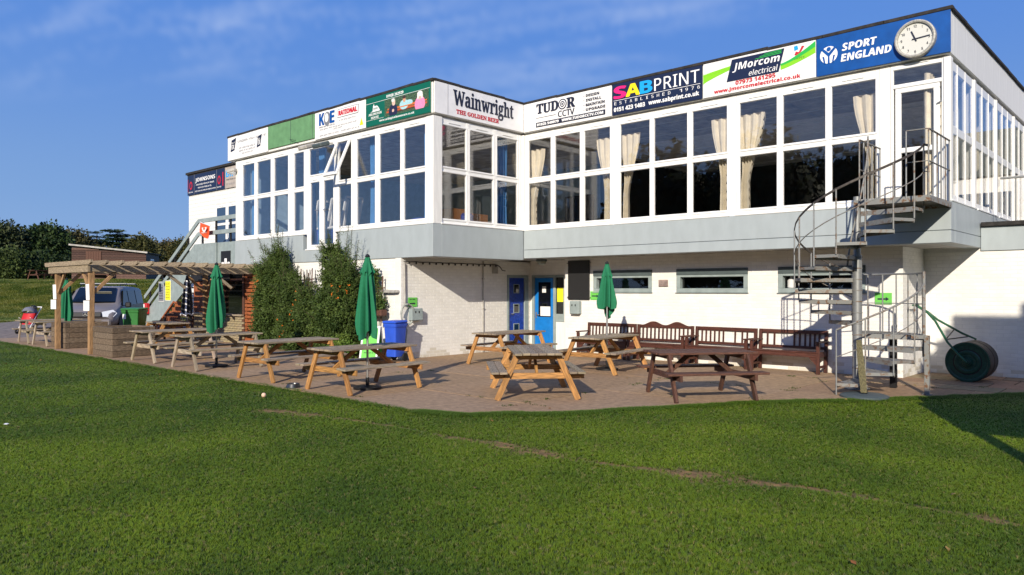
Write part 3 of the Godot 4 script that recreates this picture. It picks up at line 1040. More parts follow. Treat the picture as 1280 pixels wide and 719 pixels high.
func bay(root: Node3D, o: Vector3, u: Vector3, nrm: Vector3, lo: float, hi: float, y0: float, y1: float, panes: Array, rows: Array, sill := true, called := "window", flush := false) -> Node3D:
	# one white frame with its panes; o + u * t runs along the wall
	var bas := Basis(u, Vector3.UP, nrm)
	var b := mb(root)
	var P := func(t: float, y: float, out: float) -> Vector3: return o + u * t + Vector3.UP * y + nrm * out
	var d := .055
	var wider := []
	for p in panes: wider.append([p[0] - .022, p[1] + .022])
	panes = wider
	var prev := lo
	var cols := []
	for p in panes:
		cols.append([prev, p[0]])
		prev = p[1]
	cols.append([prev, hi])
	for c in cols:
		b.box(P.call((c[0] + c[1]) * .5, (y0 + y1) * .5, -d * .5), Vector3(c[1] - c[0], y1 - y0, d), bas, .008)
		if c[1] - c[0] > .13 and not flush: # the joint between two frames
			b.box(P.call((c[0] + c[1]) * .5, (y0 + y1) * .5, .003), Vector3(.02, y1 - y0 - .04, .012), bas, .004)
	for p in panes:
		var yy := y0
		for r in rows + [[y1, y1]]:
			if r[0] - yy > .005:
				b.box(P.call((p[0] + p[1]) * .5, (yy + r[0]) * .5, -d * .5 - .004), Vector3(p[1] - p[0] + .004, r[0] - yy, d - .008), bas, .006)
			yy = r[1]
		for r in (rows if not flush else []): # glazing beads
			for e in [[p[0] - .026, (r[0] + r[1]) * .5, .04, r[1] - r[0] + .085], [p[1] + .026, (r[0] + r[1]) * .5, .04, r[1] - r[0] + .085], [(p[0] + p[1]) * .5, r[0] - .026, p[1] - p[0] + .006, .04], [(p[0] + p[1]) * .5, r[1] + .026, p[1] - p[0] + .006, .04]]:
				b.box(P.call(e[0], e[1], .001), Vector3(e[2], e[3], .014), bas, .005) # the sash, a step in front of the frame
		# trickle vent above the top light
		if not flush: b.box(P.call((p[0] + p[1]) * .5, rows[rows.size() - 1][1] + .075, .004), Vector3((p[1] - p[0]) * .5, .016, .014), bas, .004)
	if sill: b.box(P.call((lo + hi) * .5, y0 - .015, .015), Vector3(hi - lo + .02, .035, .09), bas, .008)
	var win := part(called, b, M.upvc, root)
	for p in panes:
		for r in rows:
			var g := mb(root)
			g.box(P.call((p[0] + p[1]) * .5, (r[0] + r[1]) * .5, -.012 if flush else -.009), Vector3(p[1] - p[0] + .006, r[1] - r[0] + .006, .008), bas)
			if not flush: g.box(P.call((p[0] + p[1]) * .5, (r[0] + r[1]) * .5, -.035), Vector3(p[1] - p[0] + .006, r[1] - r[0] + .006, .008), bas) # double glazing
			part("pane", g, M.glass, win)
	return win

func curtain(root: Node3D, o: Vector3, u: Vector3, nrm: Vector3, m: Material, y0: float, y1: float, wtop: float, wtie: float, lean: float, sd: int) -> void:
	var r := RandomNumberGenerator.new()
	r.seed = sd
	var rings := []
	var K := 44
	var ph := r.randf() * 6.0
	for i in 15:
		var t := i / 14.0
		var y := lerpf(y1, y0, t)
		var w: float
		var cx: float
		if t < .55:
			var k := t / .55
			w = lerpf(wtop, wtie, k * k * (3 - 2 * k)); cx = lerpf(0, lean, k * k)
		else:
			var k := (t - .55) / .45
			w = lerpf(wtie, wtie * 1.25, k); cx = lean
		var ring := PackedVector3Array()
		var amp := lerpf(.035, .05, clampf(t * 2, 0, 1))
		for k in K:
			var f := k / float(K / 2)
			var s := f * 2.0 - 1.0 if f <= 1.0 else 3.0 - f * 2.0
			var wave := amp * sin(s * 11.0 + ph + t * .6) + amp * .5 * sin(s * 23.0 + ph * 2.0)
			ring.append(o + u * (cx + s * w * .5) + Vector3.UP * y - nrm * (wave + (.012 if f > 1.0 else 0.0)))
		rings.append(ring)
	var b := mb(root)
	b.loft(rings, true, true, nrm)
	part("curtain", b, m, root)

func make_clubhouse() -> void:
	var g := thing("clubhouse", "white and grey two storey clubhouse with long window bands and roof edge signs", "building", Vector3(-13.2, 0, -15.7))
	CLUB = g
	var X := Vector3.RIGHT
	var Zp := Vector3.BACK
	var ZR := Vector3.FORWARD
	var b: MB
	var none := func(_c: Vector3) -> bool: return false
	# ---- lower storey
	var left := [0]
	var near := func(c: Vector3) -> bool:
		if c.x > -8.2 and c.x < -4.0 and c.z > -16.0 and c.y < 1.7 and c.y > .25 and left[0] < 90:
			left[0] += 1
			return true
		return false
	var left2 := [0]
	var near2 := func(c: Vector3) -> bool:
		if c.x < -2.0 and c.y > .55 and left2[0] < 170:
			left2[0] += 1
			return true
		return false
	# main front: small windows, end of the recess
	var wins := [[-11.57, -9.815], [-9.14, -7.36], [-6.675, -4.9]]
	var holes := []
	for w in wins: holes.append([w[0] + 12.5, w[1] + 12.5, 1.64, 2.19])
	brick_wall(g, Vector3(-12.5, 0, -15.7), X, Zp, 8.28, 2.6, holes, near, M.whitebrick)
	# return to the rear wall, and the rear wall itself
	brick_wall(g, Vector3(-4.22, 0, -15.7), ZR, X, 1.5, 2.6, [], none, M.whitebrick)
	brick_wall(g, Vector3(-4.22, 0, -17.2), X, Zp, 14.0, 2.46, [], near2, M.whitebrick)
	# door recess
	brick_wall(g, Vector3(-14.4, 0, -16.45), X, Zp, 1.95, 2.6, [[.07, 1.3, 0, 2.12]], none, M.whitebrick)
	# side wall under the inner corner
	brick_wall(g, Vector3(-14.4, 0, -11.65), ZR, X, 4.8, 2.5, [[3.8, 4.72, 0, 2.12]], none, M.whitebrick)
	# left front
	brick_wall(g, Vector3(-21.4, 0, -11.67), X, Zp, 7.0, 2.5, [], none, M.whitebrick)
	b = mb(g)
	b.slab(Vector3(-12.72, 0, -16.45), Vector3(-12.5, 2.6, -15.93))
	b.slab(Vector3(-24, 0, -30), Vector3(10, 2.5, -29.8))
	part("wall", b, M.mortar, g)
	# ---- soffits
	b = mb(g)
	b.slab(Vector3(-14.4, 2.535, -17.5), Vector3(-3.225, 2.56, -14.845))
	part("soffit", b, M.offwhite, g)
	b = mb(g)
	b.slab(Vector3(-14.45, 2.49, -14.83), Vector3(-13.235, 2.515, -11.655))
	part("soffit", b, M.offwhite, g)
	# ---- grey band with its groove
	b = mb(g)
	b.slab(Vector3(-13.2, 2.755, -15.1), Vector3(-3.21, 3.262, -14.83), .006)
	b.slab(Vector3(-13.2, 2.53, -15.1), Vector3(-3.21, 2.745, -14.828), .006)
	b.slab(Vector3(-3.5, 2.755, -24), Vector3(-3.208, 3.262, -15.102), .006)
	b.slab(Vector3(-3.5, 2.53, -24), Vector3(-3.206, 2.745, -15.102), .006)
	b.slab(Vector3(-13.3, 2.54, -15.09), Vector3(-3.25, 3.25, -14.86))
	b.slab(Vector3(-3.49, 2.54, -23.9), Vector3(-3.23, 3.25, -15.1))
	part("band", b, M.band, g)
	b = mb(g)
	b.slab(Vector3(-13.5, 2.485, -14.83), Vector3(-13.22, 3.255, -11.92), .006)
	b.slab(Vector3(-17.03, 2.485, -11.92), Vector3(-13.22, 3.255, -11.64), .006)
	b.slab(Vector3(-22.75, 2.485, -11.92), Vector3(-18.77, 3.255, -11.64), .006)
	b.slab(Vector3(-18.77, 2.485, -11.92), Vector3(-17.03, 2.825, -11.64))
	b.slab(Vector3(-22.75, 2.485, -17), Vector3(-22.45, 3.255, -11.92))
	part("band", b, M.band, g)
	# ---- white fascia, shadow board beneath it, coping of felt
	b = mb(g)
	b.slab(Vector3(-13.22, 5.85, -15.0), Vector3(-3.21, 6.60, -14.83), .004)
	b.slab(Vector3(-3.4, 5.85, -24), Vector3(-3.21, 6.60, -15.0), .004)
	b.slab(Vector3(-13.4, 5.85, -14.83), Vector3(-13.22, 6.60, -11.81), .004)
	b.slab(Vector3(-23.17, 5.85, -11.81), Vector3(-13.22, 6.60, -11.64), .004)
	b.slab(Vector3(-23.17, 5.85, -18), Vector3(-23.0, 6.60, -11.81), .004)
	part("fascia", b, M.white, g)
	b = mb(g)
	b.slab(Vector3(-22.9, 5.80, -18), Vector3(-13.3, 5.845, -11.72))
	b.slab(Vector3(-13.3, 5.80, -18), Vector3(-3.3, 5.845, -14.9))
	part("fascia_board", b, M.offwhite, g)
	b = mb(g)
	var rr := RandomNumberGenerator.new()
	rr.seed = 8
	var cap := func(a: Vector3, e: Vector3, nseg: int) -> void:
		for i in nseg:
			var p := a.lerp(e, i / float(nseg))
			var q := a.lerp(e, (i + 1.03) / nseg)
			var s := Vector3.UP * rr.randf_range(-.006, .008)
			b.bar(p + s, q + s + Vector3.UP * rr.randf_range(0, .012), .13, .07, Vector3.UP, .012)
	cap.call(Vector3(-23.2, 6.625, -11.66), Vector3(-13.2, 6.625, -11.66), 14)
	cap.call(Vector3(-13.24, 6.625, -11.66), Vector3(-13.24, 6.625, -14.85), 4)
	cap.call(Vector3(-13.2, 6.625, -14.85), Vector3(-3.2, 6.625, -14.85), 9)
	cap.call(Vector3(-3.23, 6.625, -14.85), Vector3(-3.23, 6.625, -24), 9)
	cap.call(Vector3(-23.18, 6.625, -11.66), Vector3(-23.18, 6.625, -18), 5)
	part("coping", b, M.felt, g)
	b = mb(g)
	b.slab(Vector3(-23.1, 6.42, -30), Vector3(-13.3, 6.56, -11.75))
	b.slab(Vector3(-13.3, 6.42, -30), Vector3(-3.3, 6.56, -14.95))
	part("roof", b, M.roof, g)
	# ---- floors, ceilings, inner walls
	b = mb(g)
	b.slab(Vector3(-22.5, 2.62, -29.8), Vector3(-13.5, 2.84, -11.93))
	b.slab(Vector3(-13.5, 2.62, -29.8), Vector3(-3.5, 2.84, -15.12))
	part("floor", b, M.innerfloor, g)
	b = mb(g)
	b.slab(Vector3(-22.7, 5.82, -29.8), Vector3(-13.45, 5.9, -11.95))
	b.slab(Vector3(-13.45, 5.82, -29.8), Vector3(-3.45, 5.9, -15.05))
	for i in 12: b.slab(Vector3(-22.7 + i * 1.6, 5.80, -24.9), Vector3(-22.67 + i * 1.6, 5.825, -15.05 if i > 5 else -12.0))
	for i in 8: b.slab(Vector3(-13.4, 5.79, -24.5 + i * 1.2), Vector3(-3.45, 5.825, -24.47 + i * 1.2))
	part("ceiling", b, M.ceiling, g)
	b = mb(g)
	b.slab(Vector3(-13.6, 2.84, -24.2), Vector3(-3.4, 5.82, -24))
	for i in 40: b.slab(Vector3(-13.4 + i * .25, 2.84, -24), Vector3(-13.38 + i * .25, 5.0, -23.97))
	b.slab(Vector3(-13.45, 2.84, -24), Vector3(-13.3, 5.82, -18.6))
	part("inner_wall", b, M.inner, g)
	b = mb(g)
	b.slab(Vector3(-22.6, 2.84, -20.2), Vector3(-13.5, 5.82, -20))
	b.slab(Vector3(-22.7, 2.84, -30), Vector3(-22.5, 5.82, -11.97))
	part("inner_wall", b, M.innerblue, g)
	b = mb(g)
	b.slab(Vector3(-15.9, 2.84, -19.99), Vector3(-14.7, 4.85, -19.95), .01)
	for i in 8: b.slab(Vector3(-15.8, 3.1 + i * .2, -19.95), Vector3(-14.8, 3.13 + i * .2, -19.93))
	part("inner_door", b, M.black, g)
	# bar counter and dark furniture dimly seen inside
	b = mb(g)
	b.slab(Vector3(-12.2, 2.84, -22.6), Vector3(-6.5, 3.95, -22.0), .02)
	b.slab(Vector3(-12.4, 3.95, -22.7), Vector3(-6.3, 4.0, -21.85), .01)
	part("bar_counter", b, M.inner, g)
	b = mb(g)
	b.slab(Vector3(-8.5, 4.1, -23.95), Vector3(-7.0, 4.95, -23.88), .01)
	part("wall_screen", b, M.black, g)
	for i in 7:
		b = mb(g)
		var c := Vector3(-12.0 + i * 1.2, 2.84, -17.0 - (i % 3) * 1.2)
		b.lathe([Vector2(.25, 0), Vector2(.25, .03), Vector2(.04, .06), Vector2(.04, .7), Vector2(.4, .72), Vector2(.4, .75), Vector2(0, .75)], c, 14)
		part("bar_table", b, M.inner, g)
	# gym like frames and blue seats behind the left windows
	b = mb(g)
	for i in 3:
		var c := Vector3(-21.2 + i * .75, 2.84, -13.4)
		b.bar(c, c + Vector3(.5, 1.7, 0), .06, .06)
		b.bar(c + Vector3(0, 0, -.6), c + Vector3(.5, 1.7, -.6), .06, .06)
		b.bar(c + Vector3(.5, 1.7, 0), c + Vector3(.5, 1.7, -.6), .06, .06)
		b.bar(c + Vector3(.25, .85, 0), c + Vector3(-.5, .8, 0), .05, .05)
	part("exercise_frame", b, M.upvc, g)
	b = mb(g)
	for i in 5: b.slab(Vector3(-21.6 + i * .55, 2.84, -13.0), Vector3(-21.15 + i * .55, 3.5, -12.6), .06)
	for i in 4: b.slab(Vector3(-15.6 + i * .55, 2.84, -13.3), Vector3(-15.15 + i * .55, 3.62, -12.9), .06)
	part("blue_seat", b, M.doorblue, g)
	# ---- main upper windows
	var o := Vector3(0, 0, -14.875)
	var rows := [[3.405, 4.50], [4.653, 5.63]]
	bay(g, o, X, Zp, -13.2, -10.39, 3.29, 5.80, [[-13.06, -12.35], [-12.16, -11.41], [-11.22, -10.5]], rows)
	bay(g, o, X, Zp, -10.27, -7.37, 3.29, 5.80, [[-10.15, -9.39], [-9.22, -8.42], [-8.24, -7.47]], rows)
	bay(g, o, X, Zp, -7.23, -4.40, 3.29, 5.80, [[-7.13, -6.38], [-6.20, -5.41], [-5.24, -4.49]], rows)
	var dfr := bay(g, o, X, Zp, -4.21, -3.33, 3.26, 5.80, [[-4.13, -3.39]], [[3.27, 5.38], [5.46, 5.72]], false, "door_frame")
	dfr.get_child(0).free()
	# glazed door at the top of the spiral stair
	b = mb(g)
	var dr := Vector3(-3.765, 0, -14.865)
	for e in [[-3.76, 3.335, .73, .12], [-3.76, 4.24, .53, .09], [-3.76, 5.335, .73, .085]]:
		b.box(Vector3(e[0], e[1], -14.90), Vector3(e[2], e[3], .055), Basis(), .008)
	for s in [-1.0, 1.0]: b.box(Vector3(-3.76 + s * .315, 4.345, -14.90), Vector3(.10, 1.894, .055), Basis(), .008)
	var dd := part("door", b, M.upvc, g)
	for r in [[3.39, 4.20], [4.28, 5.30]]:
		b = mb(g)
		b.slab(Vector3(-4.03, r[0], -14.905), Vector3(-3.49, r[1], -14.887))
		part("pane", b, M.glass, dd)
	b = mb(g)
	b.bar(Vector3(-3.44, 5.0, -14.86), Vector3(-3.36, 5.03, -14.84), .02, .02)
	part("handle", b, M.galv, dd)
	for e in [[-10.388, -15.0, -10.272, -14.868], [-7.368, -15.0, -7.232, -14.868], [-4.398, -15.0, -4.212, -14.868], [-3.33, -15.0, -3.21, -14.84], [-13.5, -11.95, -13.23, -11.66], [-22.75, -11.95, -22.575, -11.665], [-13.4, -14.98, -13.203, -14.812]]:
		b = mb(g)
		b.slab(Vector3(e[0], 3.262, e[1]), Vector3(e[2], 5.80, e[3]), .008)
		part("pillar", b, M.white, g)
	# ---- side windows of the left wing, facing right
	bay(g, Vector3(-13.265, 0, -11.64), ZR, X, .28, 3.17, 3.29, 5.80, [[.36, 1.10], [1.28, 2.05], [2.25, 2.97]], rows)
	# ---- right side windows
	var so := Vector3(-3.255, 0, -14.84)
	for k in 4:
		var s0 := .03 + k * 2.1
		bay(g, so, ZR, X, s0, s0 + 1.98, 3.29, 5.80, [[s0 + .09, s0 + .63], [s0 + .73, s0 + 1.25], [s0 + 1.35, s0 + 1.89]], rows, true, "window", true)
		b = mb(g)
		b.slab(Vector3(-3.4, 3.262, -14.84 - s0 - 2.098), Vector3(-3.235, 5.8, -14.84 - s0 - 1.982))
		part("pillar", b, M.white, g)
	# ---- left wing front
	o = Vector3(0, 0, -11.685)
	bay(g, o, X, Zp, -22.57, -19.46, 3.29, 5.80, [[-22.32, -21.62], [-21.41, -20.64], [-20.41, -19.66]], rows)
	bay(g, o, X, Zp, -19.455, -18.65, 3.29, 5.80, [[-19.30, -18.82]], rows)
	bay(g, o, X, Zp, -18.64, -17.20, 4.80, 5.80, [[-18.50, -17.32]], [[4.93, 5.65]], false)
	bay(g, o, X, Zp, -18.64, -17.20, 2.84, 4.798, [[-18.44, -18.03], [-17.78, -17.36]], [[2.96, 4.70]], true, "door")
	b = mb(g)
	for s in [-18.04, -17.78]: b.bar(Vector3(s, 3.9, -11.66), Vector3(s + (.12 if s > -18 else -.12), 3.92, -11.64), .02, .025)
	part("door_handle", b, M.steel, g)
	var cw := bay(g, o, X, Zp, -17.195, -16.44, 3.29, 5.80, [[-17.06, -16.54]], rows)
	cw.get_child(1).free() # the upper light stands open: its sash swings out from the head
	var sx := Basis(Vector3.RIGHT, deg_to_rad(-24.0))
	var hinge := Vector3(-16.8, 5.70, -11.66)
	b = mb(g)
	for e in [[0, -.03, .62, .07], [0, -1.06, .62, .07]]: b.box(hinge + sx * Vector3(e[0], e[1], 0), Vector3(e[2], e[3], .06), sx, .008)
	for s in [-.275, .275]: b.box(hinge + sx * Vector3(s, -.545, 0), Vector3(.07, .96, .06), sx, .008)
	var sash := part("sash", b, M.upvc, cw)
	b = mb(g)
	b.box(hinge + sx * Vector3(0, -.545, 0), Vector3(.48, .96, .018), sx)
	part("sash_pane", b, M.glass, cw)
	bay(g, o, X, Zp, -16.42, -13.5, 3.29, 5.80, [[-16.25, -15.51], [-15.29, -14.50], [-14.32, -13.57]], rows)
	# ---- terrace at the right
	b = mb(g)
	b.slab(Vector3(-3.2, 2.47, -17.35), Vector3(10, 2.94, -17.17), .006)
	part("parapet", b, M.band, g)
	b = mb(g)
	b.slab(Vector3(-4.25, 2.44, -17.42), Vector3(-3.2, 2.56, -17.21))
	part("wall", b, M.mortar, g)
	b = mb(g)
	b.slab(Vector3(-3.2, 2.3, -29), Vector3(10, 2.8, -17.36))
	part("terrace_floor", b, M.roof, g)
	b = mb(g)
	b.slab(Vector3(-3.19, 2.945, -17.45), Vector3(10, 3.03, -17.1), .01)
	part("coping", b, M.felt, g)
	# the rear block across the back of the terrace
	b = mb(g)
	b.slab(Vector3(-3.18, 2.81, -27.4), Vector3(9.8, 5.2, -27.0))
	part("wall", b, M.white, g)
	b = mb(g)
	b.slab(Vector3(-3.18, 5.2, -27.5), Vector3(9.8, 6.6, -26.9), .01)
	part("fascia", b, M.darkgrey, g)
	for i in 4:
		b = mb(g)
		b.slab(Vector3(-2.4 + i * 2.6, 3.5, -27.1), Vector3(-.9 + i * 2.6, 4.7, -26.97), .01)
		part("window", b, M.blueglass, g)
	b = mb(g)
	b.slab(Vector3(9.8, 0, -29.8), Vector3(10.0, 2.46, -17.3))
	part("wall", b, M.mortar, g)
	# ---- small ground floor windows
	for w in wins:
		b = mb(g)
		b.slab(Vector3(w[0], 2.045, -15.82), Vector3(w[1], 2.19, -15.672), .008)
		var win := part("window", b, M.darkgrey, g)
		b = mb(g)
		b.slab(Vector3(w[0], 1.64, -15.82), Vector3(w[1], 1.735, -15.68), .008)
		b.slab(Vector3(w[0], 1.735, -15.82), Vector3(w[0] + .10, 2.045, -15.68), .008)
		b.slab(Vector3(w[1] - .10, 1.735, -15.82), Vector3(w[1], 2.045, -15.68), .008)
		b.slab(Vector3(w[0] + .10, 1.995, -15.82), Vector3(w[1] - .10, 2.045, -15.68), .008)
		b.slab(Vector3(w[0] - .02, 1.622, -15.75), Vector3(w[1] + .02, 1.638, -15.66), .004)
		part("frame", b, M.greypaint, win)
		b = mb(g)
		b.slab(Vector3(w[0] + .1, 1.735, -15.79), Vector3(w[1] - .1, 1.995, -15.772))
		part("pane", b, M.glass, win)
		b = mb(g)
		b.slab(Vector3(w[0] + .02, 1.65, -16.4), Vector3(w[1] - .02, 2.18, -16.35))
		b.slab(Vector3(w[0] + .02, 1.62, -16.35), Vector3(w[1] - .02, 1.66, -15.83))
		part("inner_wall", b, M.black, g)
	b = mb(g)
	b.lathe([Vector2(.075, 0), Vector2(.085, .02), Vector2(.085, .16), Vector2(.03, .22), Vector2(.03, .25), Vector2(0, .25)], Vector3(-6.46, 1.74, -15.88), 14)
	part("bottle", b, M.signwhite, g)
	# ---- doors
	b = mb(g)
	b.slab(Vector3(-14.33, 2.05, -16.53), Vector3(-13.1, 2.12, -16.43), .006)
	b.slab(Vector3(-14.33, 0, -16.53), Vector3(-14.24, 2.05, -16.43), .006)
	b.slab(Vector3(-13.53, 0, -16.53), Vector3(-13.44, 2.05, -16.43), .006)
	b.slab(Vector3(-13.16, .8, -16.53), Vector3(-13.1, 2.05, -16.43), .006)
	b.slab(Vector3(-13.44, .8, -16.53), Vector3(-13.16, 1.02, -16.44), .006)
	var fr := part("door_frame", b, M.greypaint, g)
	b = mb(g)
	b.slab(Vector3(-13.44, 1.02, -16.5), Vector3(-13.16, 2.05, -16.48))
	part("pane", b, M.darkglass, fr)
	b = mb(g)
	b.slab(Vector3(-13.44, 0, -16.6), Vector3(-13.1, .8, -16.46))
	part("panel", b, M.white, fr)
	b = mb(g)
	b.slab(Vector3(-14.24, .02, -16.53), Vector3(-13.53, .92, -16.47), .006)
	b.slab(Vector3(-14.24, .92, -16.53), Vector3(-14.12, 2.04, -16.47), .006)
	b.slab(Vector3(-13.65, .92, -16.53), Vector3(-13.53, 2.04, -16.47), .006)
	b.slab(Vector3(-14.12, 1.92, -16.53), Vector3(-13.65, 2.04, -16.47), .006)
	b.slab(Vector3(-14.12, .2, -16.48), Vector3(-13.65, .80, -16.463), .008)
	var d2 := part("door", b, M.doorlight, g)
	b = mb(g)
	b.slab(Vector3(-14.12, .92, -16.51), Vector3(-13.65, 1.92, -16.495))
	part("pane", b, M.darkglass, d2)
	b = mb(g)
	b.bar(Vector3(-14.18, .98, -16.44), Vector3(-14.06, .98, -16.43), .025, .025)
	b.slab(Vector3(-14.20, .88, -16.47), Vector3(-14.16, 1.06, -16.455))
	part("handle", b, M.steel, d2)
	b = mb(g)
	b.slab(Vector3(-14.05, .95, -16.493), Vector3(-13.68, 1.22, -16.49))
	b.slab(Vector3(-13.98, 1.62, -16.493), Vector3(-13.84, 1.80, -16.49))
	part("paper_notice", b, M.signwhite, d2)
	b = mb(g)
	b.slab(Vector3(-13.41, 1.36, -16.478), Vector3(-13.17, 1.76, -16.474))
	part("yellow_notice", b, M.noticeyellow, fr)
	# dark blue door in the side wall
	b = mb(g)
	b.slab(Vector3(-14.5, 2.04, -16.36), Vector3(-14.39, 2.12, -15.46), .006)
	b.slab(Vector3(-14.5, 0, -16.36), Vector3(-14.39, 2.04, -16.2), .006)
	b.slab(Vector3(-14.5, 0, -15.54), Vector3(-14.39, 2.04, -15.46), .006)
	part("door_frame", b, M.greypaint, g)
	b = mb(g)
	b.slab(Vector3(-14.5, .02, -16.2), Vector3(-14.43, 2.04, -15.54), .006)
	var d1 := part("door", b, M.doorblue, g)
	for i in 3:
		b = mb(g)
		var y := 1.62 - i * .56
		b.slab(Vector3(-14.44, y, -15.97), Vector3(-14.422, y + .22, -15.77))
		part("pane", b, M.darkglass, d1)
		b = mb(g)
		for e in [[y - .02, y, -15.99, -15.75], [y + .22, y + .24, -15.99, -15.75], [y, y + .22, -15.99, -15.97], [y, y + .22, -15.77, -15.75]]:
			b.slab(Vector3(-14.44, e[0], e[2]), Vector3(-14.415, e[1], e[3]))
		part("pane_bead", b, M.greypaint, d1)
	b = mb(g)
	b.bar(Vector3(-14.40, 1.02, -15.62), Vector3(-14.40, 1.02, -15.74), .02, .02)
	part("handle", b, M.steel, d1)
	# ---- curtains
	for e in [[-13.0, .30, .1], [-10.72, -.05, .0], [-10.02, .34, .1], [-7.6, .02, .0], [-7.0, .36, .1], [-4.62, -.12, .0]]:
		curtain(g, Vector3(e[0], 0, -15.08), X, Zp, M.cream, 2.9, 5.42, .46 if e[0] < -10.9 and e[0] > -11 else .62, .15, -e[1] * .35, int(e[0] * -100))
	for e in [-22.15, -18.9, -18.35, -15.95, -13.75]:
		curtain(g, Vector3(e, 0, -12.0), X, Zp, M.bluecloth, 2.9, 5.7, .34, .3, 0.0, int(e * -90))
	curtain(g, Vector3(-13.55, 0, -14.35), ZR, X, M.bluecloth, 2.9, 5.7, .4, .32, 0.0, 5)
	curtain(g, Vector3(-13.55, 0, -12.0), ZR, X, M.cream, 2.9, 5.6, .25, .2, 0.0, 6)
	for k in 8:
		curtain(g, Vector3(-3.6, 0, -15.1 - k * 1.05), ZR, X, M.cream, 2.9, 5.6, .34, .26, 0.0, 20 + k)
	# boxes on the inner sill
	for e in [[-12.62, .36, .42], [-13.32, .3, .34]]:
		b = mb(g)
		b.slab(Vector3(-14.05, 3.3, e[0] - .55), Vector3(-13.6, 3.3 + e[2], e[0] + .0), .006)
		part("cardboard_box", b, M.cardboard, g)
	b = mb(g)
	b.slab(Vector3(-14.1, 2.84, -14.6), Vector3(-13.55, 3.3, -12.1), .01)
	part("sill_cabinet", b, M.innerpale, g)

